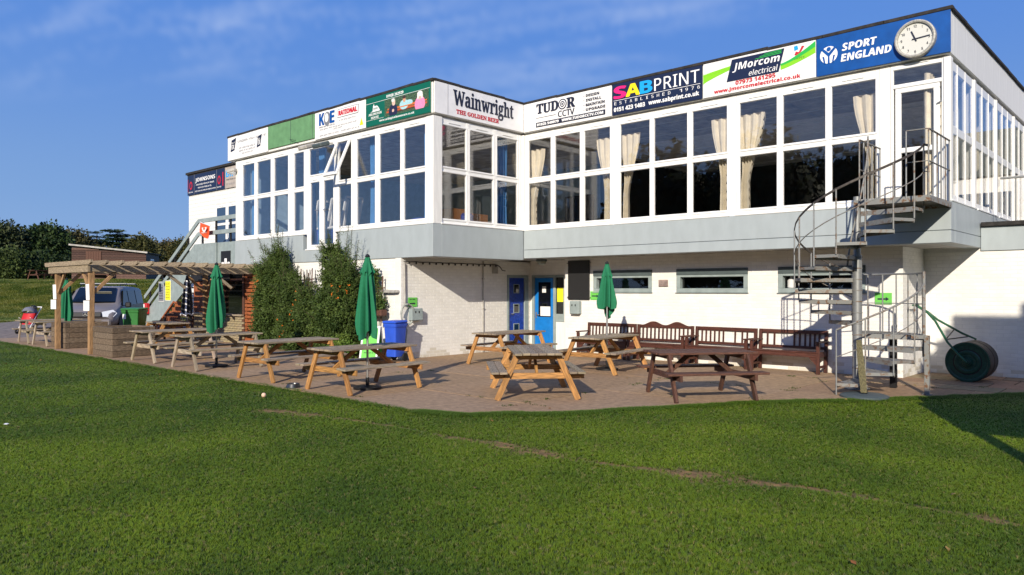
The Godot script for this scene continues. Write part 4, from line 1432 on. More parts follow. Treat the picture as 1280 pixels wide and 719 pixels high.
# ---------------------------------------------------------------- spiral stair
func make_spiral() -> void:
	var c := Vector3(-4.35, 0, -13.5)
	var g := thing("spiral_staircase", "galvanised spiral staircase with rusty rails climbing to the upper door", "staircase", c)
	var at := func(deg: float, r: float, y: float) -> Vector3: return Vector3(r * cos(deg_to_rad(deg)), y, -r * sin(deg_to_rad(deg)))
	var R := 1.0
	var b := MB.new()
	b.tube([Vector3(0, 0, 0), Vector3(0, 2.3, 0)], .078, 18)
	b.tube([Vector3(0, 2.3, 0), Vector3(0, 3.3, 0)], .06, 18)
	var col := part("column", b, M.galv, g)
	b = MB.new()
	for i in 13: b.lathe([Vector2(.079, 0), Vector2(.084, .004), Vector2(.084, .014), Vector2(.079, .018)], Vector3(0, .19 * (i + 1) - .03, 0), 18)
	part("collar", b, M.rusty, col)
	b = MB.new()
	b.lathe([Vector2(.2, 0), Vector2(.2, .015), Vector2(0, .015)], Vector3.ZERO, 20)
	part("base_plate", b, M.galv, g)
	# treads: start angle, end angle
	var rise := .19
	var tr := []
	for i in 4: tr.append([-90 + i * 24.5, -65.5 + i * 24.5, rise * (i + 1)])
	for i in 7: tr.append([112.5 + i * 22.5, 135.0 + i * 22.5, rise * (6 + i)])
	for i in 4: tr.append([270 + i * 24.5, 294.5 + i * 24.5, rise * (13 + i)])
	for t in tr:
		b = MB.new()
		var y: float = t[2]
		var a0: Vector3 = at.call(t[0], .07, 0)
		var a1: Vector3 = at.call(t[0] - 1.0, R, 0)
		var a2: Vector3 = at.call(t[1] + 1.5, R, 0)
		var a3: Vector3 = at.call(t[1], .07, 0)
		b.prism(PackedVector2Array([Vector2(a0.x, -a0.z), Vector2(a1.x, -a1.z), Vector2(a2.x, -a2.z), Vector2(a3.x, -a3.z)]), Transform3D(Basis(Vector3.RIGHT, Vector3.FORWARD, Vector3.UP), Vector3(0, y - .012, 0)), .012)
		# turned down edges
		for e in [[a0, a1, .075], [a1, a2, .045], [a3, a2, .06]]:
			b.bar(e[0] + Vector3.UP * (y - e[2] * .5 - .006), e[1] + Vector3.UP * (y - e[2] * .5 - .006), .006, e[2])
		part("tread", b, M.rusty, g)
	# half landing on the right with its post
	b = MB.new()
	var poly := PackedVector2Array([Vector2(.05, 0)])
	for i in 9:
		var q: Vector3 = at.call(8.0 + i * (104.5 / 8.0), R + .03, 0)
		poly.append(Vector2(q.x, -q.z))
	b.prism(poly, Transform3D(Basis(Vector3.RIGHT, Vector3.FORWARD, Vector3.UP), Vector3(0, .935, 0)), .015)
	for i in 8:
		b.bar(at.call(8.0 + i * 13.06, R + .03, .905), at.call(8.0 + (i + 1) * 13.06, R + .03, .905), .008, .07)
	b.bar(at.call(8, .06, .905), at.call(8, R, .905), .008, .07)
	b.bar(at.call(112.5, .06, .905), at.call(112.5, R, .905), .008, .07)
	part("landing", b, M.rusty, g)
	b = MB.new()
	b.box(Vector3(1.08, .48, .0), Vector3(.075, .96, .075), Basis(), .006)
	b.box(Vector3(1.08, .006, .0), Vector3(.14, .012, .14))
	b.box(Vector3(.95, .93, 0), Vector3(.26, .06, .05))
	part("support_post", b, M.rusty, g)
	b = MB.new()
	b.box(Vector3(.42, .45, -.55), Vector3(.1, .9, .1), Basis(), .006)
	part("support_post", b, M.blackmetal, g)
	# upper platform
	b = MB.new()
	var pl := PackedVector2Array([Vector2(-.02, -.1), Vector2(1.15, -.10), Vector2(1.15, 1.31), Vector2(-.02, 1.31)])
	b.prism(pl, Transform3D(Basis(Vector3.RIGHT, Vector3.FORWARD, Vector3.UP), Vector3(0, 3.205, 0)), .025)
	for i in 4: b.bar(Vector3(pl[i].x, 3.17, -pl[i].y), Vector3(pl[(i + 1) % 4].x, 3.17, -pl[(i + 1) % 4].y), .01, .07)
	part("platform", b, M.rusty, g)
	# balusters
	var bal := func(p: Vector3, y0: float, y1: float, m: Material) -> void:
		var s := MB.new()
		s.tube([Vector3(p.x, y0, p.z), Vector3(p.x, y1, p.z)], .013, 8)
		part("baluster", s, m, g)
	var rail := []
	var low := []
	for i in 5:
		var d := -90.0 + i * 24.5
		var y := rise * (i + 1)
		bal.call(at.call(d, R + .01, 0), 0.0 if i == 0 else y - rise - .04, y + .86, M.galv if i % 2 == 0 else M.rusty)
	for i in 9:
		var d := -90.0 + i * 12.25
		rail.append(at.call(d, R + .01, rise * (1 + i * .5) + .86))
		low.append(at.call(d, R + .01, rise * (1 + i * .5) + .42))
	b = MB.new()
	b.tube(rail, .016, 8)
	part("handrail", b, M.rusty, g)
	b = MB.new()
	b.tube(low, .009, 6)
	part("middle_rail", b, M.rusty, g)
	# landing guard
	rail = []
	low = []
	for i in 8:
		var d := 12.0 + i * 14.3
		bal.call(at.call(d, R + .01, 0), .93, 1.98, M.rusty if i % 3 == 0 else M.galv)
		rail.append(at.call(d, R + .01, 1.98)); low.append(at.call(d, R + .01, 1.46))
	b = MB.new()
	b.tube(rail, .016, 8)
	part("handrail", b, M.galv, g)
	b = MB.new()
	b.tube(low, .009, 6)
	part("middle_rail", b, M.galv, g)
	b = MB.new()
	b.tube([at.call(8, R + .01, .6), at.call(8, R + .01, 2.0)], .026, 10)
	part("newel", b, M.rusty, g)
	# upper run
	rail = []
	low = []
	for i in 8:
		var d := 112.5 + i * 22.5
		var y := rise * (6 + i)
		bal.call(at.call(d, R + .01, 0), y - rise, y + .86, M.galv if i % 2 == 0 else M.rusty)
	for i in 4:
		var d := 294.5 + i * 24.5
		bal.call(at.call(d, R + .01, 0), rise * (13 + i), rise * (14 + i) + .86, M.rusty)
	for i in 15:
		var d := 112.5 + i * 11.25
		rail.append(at.call(d, R + .01, rise * (6 + i * .5) + .86)); low.append(at.call(d, R + .01, rise * (6 + i * .5) + .42))
	for i in 8:
		var d := 270.0 + (i + 1) * 12.25
		rail.append(at.call(d, R + .01, rise * (13 + (i + 1) * .5) + .86)); low.append(at.call(d, R + .01, rise * (13 + (i + 1) * .5) + .42))
	rail.append(Vector3(1.14, 4.02, .1)); low.append(Vector3(1.14, 3.6, .1))
	b = MB.new()
	for i in rail.size() - 1: b.bar(rail[i], rail[i + 1] + (rail[i + 1] - rail[i]).normalized() * .008, .014, .04, Vector3.UP, .004)
	part("handrail", b, M.darkrail, g)
	b = MB.new()
	b.tube(low, .009, 6)
	part("middle_rail", b, M.rusty, g)
	# inner helix by the column
	rail = []
	for i in 16:
		rail.append(at.call(215.0 + i * 11.0, .17, 2.0 + i * .155))
	b = MB.new()
	b.tube(rail, .016, 8)
	part("inner_handrail", b, M.rusty, g)
	# platform guards
	for s in [[Vector3(1.13, 0, .1), Vector3(1.13, 0, -1.25)], [Vector3(.0, 0, -.12), Vector3(.0, 0, -1.25)]]:
		b = MB.new()
		b.bar(s[0] + Vector3.UP * 4.30, s[1] + Vector3.UP * 4.30, .035, .012)
		part("handrail", b, M.rusty, g)
		b = MB.new()
		b.bar(s[0] + Vector3.UP * 3.78, s[1] + Vector3.UP * 3.78, .03, .01)
		part("middle_rail", b, M.rusty, g)
		for i in 6: bal.call(s[0].lerp(s[1], i / 5.0), 3.2, 4.3, M.rusty if i % 2 == 0 else M.galv)
	b = MB.new()
	b.bar(Vector3(.8, 4.30, .1), Vector3(1.13, 4.30, .1), .035, .012)
	part("handrail", b, M.rusty, g)
	b = MB.new()
	b.bar(Vector3(.8, 3.78, .1), Vector3(1.13, 3.78, .1), .03, .01)
	part("middle_rail", b, M.rusty, g)
	bal.call(Vector3(.8, 0, .1), 3.2, 4.3, M.galv)
	# a mossy board leans on the foot of the stair, over a round base
	var o := thing("weight_disc", "round dark parasol base lying flat in front of the spiral stair", "parasol base", Vector3(-3.93, 0, -12.52))
	b = MB.new()
	b.lathe([Vector2(.36, 0), Vector2(.36, .03), Vector2(.30, .05), Vector2(.06, .06), Vector2(0, .06)], Vector3.ZERO, 28)
	part("disc", b, M.darkgrey, o)
	b = MB.new()
	b.lathe([Vector2(.05, .05), Vector2(.05, .11), Vector2(.035, .12), Vector2(0, .12)], Vector3.ZERO, 14)
	part("socket", b, M.blackmetal, o)
	var w := MB.new()
	var rings := []
	for i in 7:
		var t := i / 6.0
		var p := Vector3(.02 - .07 * t, .02 + .82 * t, -.12 * t)
		var ww := .045 - .01 * t * t + .008 * sin(t * 3.0)
		rings.append(PackedVector3Array([p + Vector3(-ww, 0, .012), p + Vector3(ww, 0, .012), p + Vector3(ww, 0, -.012), p + Vector3(-ww, 0, -.012)]))
	w.loft(rings)
	var pk := thing("old_plank", "narrow greenish old plank leaning upright against the foot of the spiral stair", "plank", Vector3(-3.93, .06, -12.44), deg_to_rad(20))
	part("board", w, M.lichen, pk)

# ---------------------------------------------------------------- outdoor furniture
func make_table(m_top: Material, m_leg: Material, L := 1.78, sd := 1) -> Node3D:
	# long axis along local z
	var g := Node3D.new()
	var r := RandomNumberGenerator.new()
	r.seed = sd
	var tint := func() -> Color:
		var k := r.randf_range(.66, 1.15)
		return Color(k, k * r.randf_range(.94, 1.02), k * r.randf_range(.86, 1.02))
	var W := .74
	for i in 6:
		var b := MB.new()
		b.col = tint.call()
		var x := -W * .5 + (i + .5) * W / 6
		b.box(Vector3(x, .715 + r.randf_range(-.002, .003), r.randf_range(-.008, .008)), Vector3(W / 6 - .009, .034, L), Basis(Vector3.FORWARD, r.randf_range(-.006, .006)), .004)
		part("top_board", b, m_top, g)
	for s in [-1.0, 1.0]:
		for i in 2:
			var b := MB.new()
			b.col = tint.call()
			b.box(Vector3(s * (.535 + i * .128), .432 + r.randf_range(-.002, .002), r.randf_range(-.01, .01)), Vector3(.118, .034, L), Basis(), .004)
			part("seat_board", b, m_top, g)
	for e in [-1.0, 1.0]:
		var z: float = e * (L * .5 - .17)
		for s in [-1.0, 1.0]:
			var b := MB.new()
			b.col = tint.call()
			b.bar(Vector3(s * .63, .0, z), Vector3(s * .315, .698, z), .042, .092, Vector3(s, 0, 0), .004)
			part("leg", b, m_leg, g)
		var b2 := MB.new()
		b2.col = tint.call()
		b2.box(Vector3(0, .37, z - e * .042), Vector3(1.46, .09, .04), Basis(), .004)
		part("seat_bearer", b2, m_leg, g)
		b2 = MB.new()
		b2.col = tint.call()
		b2.box(Vector3(0, .66, z - e * .042), Vector3(.72, .075, .04), Basis(), .004)
		part("top_bearer", b2, m_leg, g)
		b2 = MB.new()
		b2.col = tint.call()
		b2.bar(Vector3(0, .37, z - e * .09), Vector3(0, .69, e * .16), .042, .07, Vector3.UP, .004)
		part("brace", b2, m_leg, g)
	return g

func put_tables() -> void:
	var grp := "picnic tables on the terrace"
	var spots := [
		[-10.62, -7.78, 0, "picnic table with a green parasol through it, nearest of the row along the lawn"],
		[-13.05, -7.80, 1.0, "picnic table beside the steel bowl, between the two parasol tables on the lawn edge"],
		[-16.0, -7.78, -1.5, "picnic table with a green parasol, in front of the pergola and brick bar"],
		[-18.4, -7.85, 1.5, "picnic table on the lawn edge next to the planter by the timber pergola"],
		[-26.1, -7.8, 2.0, "picnic table with the green parasol behind the outer pergola post"],
		[-27.75, -7.8, -2.0, "leftmost picnic table, beyond the pergola at the end of the terrace"],
		[-9.27, -12.98, 7.0, "picnic table with a green parasol in front of the brown benches"],
		[-11.78, -12.72, 2.0, "picnic table in front of the dark blue door, no parasol"],
		[-8.06, -9.27, 47.0, "pale picnic table nearest the camera, its end turned to the lawn"],
		[-22.7, -9.5, 84.0, "picnic table under the pergola in front of the brick bar"]]
	for i in spots.size():
		var s = spots[i]
		var t := make_table(M.weathered, M.palewood if i in [2, 3, 4, 5] else M.timber, 1.78, 60 + i)
		t.name = nm("picnic_table")
		add_child(t)
		t.position = Vector3(s[0], 0, s[1])
		t.rotation.y = deg_to_rad(s[2])
		tag(t, s[3], "picnic table", grp)
	var t2 := make_table(M.stainwood, M.stainwood, 1.62, 99)
	t2.name = nm("picnic_table")
	add_child(t2)
	t2.position = Vector3(-5.88, 0, -10.81)
	t2.rotation.y = deg_to_rad(-38.0)
	tag(t2, "dark brown stained picnic table between the lawn and the brown benches", "picnic table", grp)
	var t3 := make_table(M.stainwood, M.stainwood, 1.62, 98)
	t3.name = nm("picnic_table")
	add_child(t3)
	t3.position = Vector3(-66.0, hill(-66, -18), -18)
	t3.rotation.y = deg_to_rad(20.0)
	tag(t3, "shaded picnic table at the far left on top of the grass bank", "picnic table")

func make_bench(L: float, scallop: bool, slats: Array, sd := 1, m: Material = null) -> Node3D:
	# sits along local x, back towards -z
	if m == null: m = M.brownwood
	var g := Node3D.new()
	var r := RandomNumberGenerator.new()
	r.seed = sd
	var P := func(called: String, c: Vector3, s: Vector3, bas := Basis()) -> void:
		var b := MB.new()
		var k := r.randf_range(.8, 1.1)
		b.col = Color(k, k, k)
		b.box(c, s, bas, .006)
		part(called, b, m, g)
	var h := L * .5
	for s in [-1.0, 1.0]:
		P.call("leg", Vector3(s * (h - .035), .31, .22), Vector3(.065, .62, .065))
		P.call("leg", Vector3(s * (h - .035), .43, -.23), Vector3(.065, .86, .06), Basis(Vector3.RIGHT, -.06))
		P.call("arm", Vector3(s * (h - .035), .64, .0), Vector3(.075, .03, .56))
		P.call("side_rail", Vector3(s * (h - .035), .14, .0), Vector3(.04, .05, .44))
		P.call("side_rail", Vector3(s * (h - .035), .38, .0), Vector3(.045, .08, .44))
		var b := MB.new()
		b.prism(PackedVector2Array([Vector2(0, 0), Vector2(-s * .16, 0), Vector2(0, -.17)]), Transform3D(Basis(), Vector3(s * (h - .068), .345, .205)), .025)
		part("bracket", b, m, g)
	P.call("seat_rail", Vector3(0, .385, .23), Vector3(L - .13, .085, .03))
	for i in 5: P.call("seat_slat", Vector3(0, .435 - .004 * i, .22 - i * .098), Vector3(L - .02, .022, .084))
	P.call("back_rail", Vector3(0, .50, -.225), Vector3(L - .13, .055, .035))
	if scallop:
		var b := MB.new()
		var p := PackedVector2Array()
		for i in 33:
			var x := -h + .066 + (L - .132) * i / 32.0
			var u := absf(x) / h
			p.append(Vector2(x, .895 + .045 * cos((u - .42) * 7.5) * (1.0 if u > .06 else .9)))
		p.append(Vector2(h - .066, .80))
		p.append(Vector2(-h + .066, .80))
		b.prism(p, Transform3D(Basis(), Vector3(0, 0, -.275)), .032)
		part("back_rail", b, m, g)
	else: P.call("back_rail", Vector3(0, .82, -.255), Vector3(L - .13, .075, .032))
	for x in slats: P.call("back_slat", Vector3(x * (h - .1), .66, -.243), Vector3(.042, .30, .018), Basis(Vector3.RIGHT, -.06))
	return g

func put_benches() -> void:
	var all := []
	for i in 12: all.append(-1.0 + 2.0 * (i + .5) / 12)
	var some := [-.86, -.62, .06, .24, .42, .58, .73, .88]
	var some2 := [-.9, -.74, -.57, -.41, -.24, -.08, .36, .62, .8]
	var defs := [
		[-10.98, -15.42, 1.48, false, all, "plain brown slatted bench against the white wall, partly behind the parasol table"],
		[-9.42, -15.40, 1.52, true, all, "brown slatted bench with a scalloped top rail against the white wall"],
		[-7.87, -15.40, 1.50, false, some2, "brown bench missing one back slat near its right end, right of the scalloped bench"],
		[-6.34, -15.40, 1.46, false, some, "brown bench missing back slats, at the end of the row nearest the spiral stair"]]
	for i in 4:
		var d = defs[i]
		var t := make_bench(d[2], d[3], d[4], 30 + i)
		t.name = nm("bench")
		add_child(t)
		t.position = Vector3(d[0], 0, d[1])
		t.rotation.y = deg_to_rad([0.0, 1.0, -1.0, .5][i])
		tag(t, d[5], "bench", "brown benches along the white wall")
	var t2 := make_bench(1.9, false, all, 50, M.stainwood)
	t2.name = nm("bench")
	add_child(t2)
	t2.position = Vector3(-63.0, hill(-63, -21), -21)
	t2.rotation.y = deg_to_rad(48.0)
	tag(t2, "weathered bench under the dark trees on top of the bank", "bench")
	t2 = make_bench(1.3, true, all, 51, M.stainwood)
	t2.name = nm("bench")
	add_child(t2)
	t2.position = Vector3(-25.6, 0, -10.9)
	t2.rotation.y = deg_to_rad(20.0)
	tag(t2, "reddish brown bench in front of the outside steps beside the bar", "bench")

func parasol(at: Vector3, ytop: float, ybot: float, label: String, m: Material, sd: int, rmax := .23, stripe := false) -> void:
	var g := thing("parasol", label, "parasol", at, 0, "closed parasols at the tables")
	var r := RandomNumberGenerator.new()
	r.seed = sd
	var b := MB.new()
	b.tube([Vector3(0, 0.06, 0), Vector3(0, ytop - .05, 0)], .019, 10)
	part("pole", b, M.steel if not stripe else M.galv, g)
	b = MB.new()
	b.lathe([Vector2(.0, .05), Vector2(.03, .03), Vector2(.045, 0), Vector2(.02, -.03)], Vector3(0, ytop, 0), 12)
	part("finial", b, M.blackmetal, g)
	b = MB.new()
	b.lathe([Vector2(.24, 0), Vector2(.24, .04), Vector2(.05, .07), Vector2(.03, .07), Vector2(.03, .2), Vector2(0, .2)], Vector3.ZERO, 18)
	part("base", b, M.blackmetal, g)
	var ph := r.randf() * TAU
	var K := 96
	var hang := []
	for k in 8: hang.append(r.randf_range(-.22, .12))
	var rings := []
	for i in 19:
		var t := i / 18.0
		var ring := PackedVector3Array()
		for k in K:
			var a := TAU * k / K
			var lobe := cos(a * 8.0 + ph) * .5 + .5
			var sway := .28 * sin(a * 2.0 + ph) + .26 * sin(a * 3.0 + ph * 2.0 + t * 3.0) + .06 * sin(a * 13.0 + t * 9.0)
			var rad := lerpf(.03, rmax, pow(t, .62)) * (1.0 + sway * t * .6) * lerpf(1.0, .38 + .62 * pow(lobe, .8), minf(1.0, t * 2.0))
			if t > .86: rad *= 1.0 - (t - .86) * 1.2
			var hv: float = hang[int(fposmod(a / TAU * 8.0, 8.0))]
			var hv2: float = hang[int(fposmod(a / TAU * 8.0 + 1.0, 8.0))]
			var fr := fposmod(a / TAU * 8.0, 1.0)
			var y := lerpf(ytop - .02, ybot, t) + lerpf(hv, hv2, fr * fr * (3 - 2 * fr)) * pow(t, 2.5)
			var tw := a + t * .5 * sin(ph)
			ring.append(Vector3(cos(tw) * rad, y, sin(tw) * rad))
		rings.append(ring)
	b = MB.new()
	b.loft(rings, true, false)
	part("canopy", b, m, g)
	# the small top tier
	rings = []
	for i in 5:
		var t := i / 4.0
		var ring := PackedVector3Array()
		for k in 48:
			var a := TAU * k / 48
			var rad := lerpf(.035, rmax * .62, t) * (.8 + .2 * cos(a * 8.0 + ph))
			ring.append(Vector3(cos(a) * rad, ytop - .30 * t + (.04 * cos(a * 8.0 + ph) if t > .9 else 0.0), sin(a) * rad))
		rings.append(ring)
	b = MB.new()
	b.loft(rings, true, false)
	part("top_tier", b, m, g)
	if stripe:
		b = MB.new()
		for a in [0.6, 2.7, 4.6]:
			var prev := Vector3.ZERO
			for i in range(1, 12):
				var t := i / 11.0
				var rad := lerpf(.035, rmax * 1.12, pow(t, .62))
				var p := Vector3(cos(a) * rad, lerpf(ytop - .02, ybot - .04, t), sin(a) * rad)
				if i > 1: b.bar(prev, p, .05, .012, Vector3(cos(a), 0, sin(a)))
				prev = p
		part("stripe", b, M.signwhite, g)
		b = MB.new()
		b.tube(ring_pts(Vector3(0, ybot + .02, 0), rmax * .95), .02, 6)
		part("hem", b, M.signwhite, g)

func ring_pts(c: Vector3, r: float) -> Array:
	var p := []
	for i in 21: p.append(c + Vector3(cos(TAU * i / 20.0) * r, .03 * sin(i * 1.9), sin(TAU * i / 20.0) * r))
	return p

func put_parasols() -> void:
	parasol(Vector3(-10.52, 0, -7.78), 2.27, .98, "closed green parasol in the picnic table nearest along the lawn edge", M.parasol, 4)
	parasol(Vector3(-16.04, 0, -7.78), 2.26, .96, "closed green parasol in front of the pergola and the brick bar", M.parasol, 11)
	parasol(Vector3(-9.3, 0, -13.1), 2.26, 1.27, "closed green parasol in front of the white wall and the brown benches", M.parasol, 7, .21)
	parasol(Vector3(-26.05, 0, -7.8), 2.02, .82, "closed green parasol behind the outer pergola post, in front of the grass bank", M.parasol, 15)
	parasol(Vector3(-23.4, 0, -10.4), 2.12, .92, "closed black parasol with white stripes under the pergola", M.parasolblack, 21, .2, true)

func planter(at: Vector3, w: float, d: float, h: float, label: String, sd: int) -> void:
	var g := thing("planter", label, "planter", at)
	var r := RandomNumberGenerator.new()
	r.seed = sd
	var n := 5
	var hh := h / n
	for i in n:
		for s in 4:
			var b := MB.new()
			var k := r.randf_range(.6, 1.15)
			b.col = Color(k, k * .97, k * .93)
			var y := (i + .5) * hh
			if s < 2: b.box(Vector3(0, y, (d * .5 - .06) * (1 if s == 0 else -1)), Vector3(w - (.0 if i % 2 == 0 else .25), hh - .006, .12), Basis(), .008)
			else: b.box(Vector3((w * .5 - .06) * (1 if s == 2 else -1), y, 0), Vector3(.12, hh - .006, d - (.0 if i % 2 == 1 else .25)), Basis(), .008)
			part("sleeper", b, M.sleeper, g)
	var b2 := MB.new()
	b2.box(Vector3(0, h * .5 - .02, 0), Vector3(w - .2, h - .06, d - .2))
	part("soil", b2, M.soil, g)

func put_small() -> void:
	planter(Vector3(-20.72, 0, -7.55), 1.36, 1.05, .75, "sleeper planter beside the nearer pergola post, close to the picnic tables", 3)
	planter(Vector3(-24.72, 0, -7.75), 1.25, 1.15, .75, "sleeper planter beside the outer pergola post", 8)
	var b: MB
	# bowl and ball
	var g := thing("dog_bowl", "steel bowl on the paving beside the lawn edge", "bowl", Vector3(-11.62, 0, -7.02))
	b = MB.new()
	b.lathe([Vector2(.0, .012), Vector2(.07, .012), Vector2(.09, .07), Vector2(.105, .075), Vector2(.105, .065), Vector2(.135, 0), Vector2(.0, 0)], Vector3.ZERO, 24)
	part("bowl", b, M.bowl, g)
	b = MB.new()
	var rings := []
	for i in 9:
		var t := PI * (i + .15) / 8.3
		var ring := PackedVector3Array()
		for k in 14: ring.append(Vector3(cos(TAU * k / 14) * sin(t), cos(t), sin(TAU * k / 14) * sin(t)) * .037)
		rings.append(ring)
	b.loft(rings)
	g = thing("ball", "small pale worn ball lying on the lawn near the terrace edge", "ball", Vector3(-10.88, .04, -6.05))
	part("ball", b, flat(C8(222, 184, 158), .6), g)
	b = MB.new()
	b.box(Vector3(0, .012, 0), Vector3(.07, .006, .03), Basis(Vector3(1, 1, 0).normalized(), .3))
	g = thing("litter_scrap", "scrap of white paper on the lawn at the left of the picture", "litter", Vector3(-11.0, .012, -2.62))
	part("scrap", b, M.signwhite, g)
	# bins
	g = thing("wheelie_bin", "blue wheelie bin at the white wall corner behind the leaning notice board", "wheelie bin", Vector3(-14.12, 0, -11.25), deg_to_rad(12))
	bin_parts(g, .38, .44, .98, M.binblue)
	g = thing("wheelie_bin", "large green wheelie bin in front of the grey van", "wheelie bin", Vector3(-27.3, 0, -10.3), deg_to_rad(40))
	bin_parts(g, .60, .62, 1.08, M.bindgreen)
	b = MB.new()
	b.box(Vector3(-.18, .78, .332), Vector3(.12, .17, .004))
	part("sticker", b, M.signwhite, g)
	# notice board leaning (A frame)
	g = thing("pavement_sign", "white framed pavement sign with a bright green poster behind the nearest parasol", "sign", Vector3(-14.62, 0, -10.95), deg_to_rad(24))
	g.scale = Vector3(.8, .84, .84)
	for s in [1.0, -1.0]:
		var bas := Basis(Vector3.UP, 0.0 if s > 0 else PI) * Basis(Vector3.RIGHT, -.22)
		b = MB.new()
		for e in [[0, .03, .6, .06], [0, .95, .6, .06]]: b.box(bas * Vector3(e[0], e[1], 0) + Vector3(0, .03, s * .24), Vector3(e[2], e[3], .03), bas, .004)
		for q in [-.27, .27]: b.box(bas * Vector3(q, .49, 0) + Vector3(0, .03, s * .24), Vector3(.06, .86, .03), bas, .004)
		part("frame", b, M.signwhite, g)
		b = MB.new()
		b.box(bas * Vector3(0, .49, -.004) + Vector3(0, .03, s * .24), Vector3(.48, .86, .012), bas)
		part("poster", b, M.noticegreen, g)
		if s > 0:
			var n := group_part("print", g)
			n.transform = Transform3D(bas, Vector3(0, .03, .24))
			fine_print(n, -.18, .72, .36, .05, M.inkdark, 61)
			fine_print(n, -.16, .2, .3, .03, M.inkdark, 62)
	# garden roller
	g = thing("garden_roller", "iron garden roller with dark green end and long handle by the white wall", "roller", Vector3(-3.16, 0, -16.15))
	var ax := Basis(Vector3.RIGHT, Vector3.BACK, Vector3.DOWN) # local y along the axle
	b = MB.new()
	for k in 2:
		var z0 := -.36 + k * .37
		b.lathe([Vector2(.36, z0 + .012), Vector2(.37, z0 + .03), Vector2(.37, z0 + .33), Vector2(.36, z0 + .348)], Vector3(0, .37, 0), 48, ax)
		b.lathe([Vector2(.36, z0 + .348), Vector2(.0, z0 + .35)], Vector3(0, .37, 0), 48, ax)
		b.lathe([Vector2(.0, z0 + .01), Vector2(.36, z0 + .012)], Vector3(0, .37, 0), 48, ax)
	part("drum", b, M.ironbrown, g)
	b = MB.new()
	b.lathe([Vector2(.362, .352), Vector2(.362, .372), Vector2(.33, .372), Vector2(.31, .362), Vector2(.22, .358), Vector2(.20, .372), Vector2(.16, .372), Vector2(.14, .36), Vector2(.09, .362), Vector2(.075, .40), Vector2(.04, .405), Vector2(.04, .43), Vector2(0, .43)], Vector3(0, .37, 0), 48, ax)
	part("end_plate", b, M.rollergreen, g)
	b = MB.new()
	b.tube([Vector3(0, .37, .44), Vector3(-.12, .5, .44), Vector3(-.32, .72, .36), Vector3(-.58, 1.1, .12), Vector3(-.74, 1.26, .03), Vector3(-.95, 1.4, .02)], .021, 10)
	b.tube([Vector3(0, .37, -.42), Vector3(-.02, .76, -.42), Vector3(-.22, .86, -.34), Vector3(-.58, 1.12, -.06), Vector3(-.74, 1.27, -.01), Vector3(-.95, 1.4, -.01)], .021, 10)
	b.tube([Vector3(-.95, 1.4, -.2), Vector3(-.95, 1.4, .2)], .018, 10)
	part("handle", b, M.rollerhandle, g)
	b = MB.new()
	b.tube([Vector3(-.36, .77, .33), Vector3(-.34, .93, -.22)], .012, 8)
	b.tube([Vector3(-.36, .77, .33), Vector3(-.14, .8, -.36)], .012, 8)
	part("tie_bar", b, M.blackmetal, g)
	# clock on the blue board
	g = thing("wall_clock", "large round white clock on the blue board at the roof corner", "clock", Vector3(-3.75, 6.185, -14.79))
	g.scale = Vector3.ONE * .83
	var cz := Basis(Vector3.RIGHT, Vector3.BACK, Vector3.DOWN)
	b = MB.new()
	b.lathe([Vector2(.40, -.01), Vector2(.405, .10), Vector2(.40, .125), Vector2(.375, .135), Vector2(.345, .12), Vector2(.34, .085)], Vector3.ZERO, 48, cz)
	part("case", b, mat(C8(206, 204, 196), .5, {"tex": "dirt", "scale": Vector3(2, 2, 2)}), g)
	b = MB.new()
	b.lathe([Vector2(.36, .08), Vector2(0, .08)], Vector3.ZERO, 48, cz)
	var face := part("face", b, M.clockface, g)
	for i in 12:
		var a := deg_to_rad(90 - 30 * (i + 1))
		var s := str(i + 1)
		var ww := .032 if s.length() == 1 else .064
		if s == "1": ww = .014
		text(face, s, cos(a) * .272 - ww * .5, sin(a) * .272 - .028, ww, .056, M.inkdark, "sans", true, .083, 0, "numeral")
		b = MB.new()
		b.box(Vector3(cos(a) * .318, sin(a) * .318, .0825), Vector3(.02, .008, .003), Basis(Vector3.BACK, a))
		part("minute_mark", b, M.inkgrey, face)
	for e in [[90 - 337.0, .19, .03, .092], [4.0, .29, .02, .099]]:
		var a := deg_to_rad(e[0])
		b = MB.new()
		b.bar(Vector3(-cos(a) * .06, -sin(a) * .06, e[3]), Vector3(cos(a) * e[1], sin(a) * e[1], e[3]), e[2], .005, Vector3.BACK)
		part("hand", b, M.inkdark, g)
	# floodlights
	for e in [[Vector3(-17.95, 5.70, -11.5), "white floodlight head at the roof edge above the open window"], [Vector3(-17.25, 5.66, -11.5), "grey floodlight head beside the open window at the roof edge"], [Vector3(-22.55, 5.55, -11.75), "white floodlight on the left corner of the upper storey, pointing left"]]:
		g = thing("floodlight", e[1], "floodlight", e[0], 0.0, "floodlights under the roof edge")
		b = MB.new()
		var tl := Basis(Vector3.RIGHT, .35)
		if e[0].x < -20: tl = Basis(Vector3.UP, -1.2) * Basis(Vector3.RIGHT, .2)
		b.box(tl * Vector3(0, 0, .28), Vector3(.42, .12, .32), tl, .03)
		part("housing", b, M.offwhite if e[0].x != -17.25 else M.darkgrey, g)
		b = MB.new()
		b.box(tl * Vector3(0, -.065, .29), Vector3(.36, .01, .26), tl)
		part("lens", b, M.headlight, g)
		b = MB.new()
		b.bar(Vector3(0, 0, -.1), tl * Vector3(0, 0, .15), .04, .04)
		part("bracket", b, M.offwhite, g)
	# things on the walls
	g = thing("chalk_board", "tall black board on the white wall beside the light blue door", "board", Vector3(-12.03, 1.955, -15.69))
	b = MB.new()
	b.box(Vector3(0, 0, .02), Vector3(.70, 1.03, .03), Basis(), .004)
	part("board", b, M.black, g)
	for s in [-1, 1]:
		for t in [-1, 1]:
			b = MB.new()
			b.tube([Vector3(s * .37, t * .45, 0), Vector3(s * .37, t * .45, .05)], .012, 6)
			part("fixing", b, M.rusty, g)
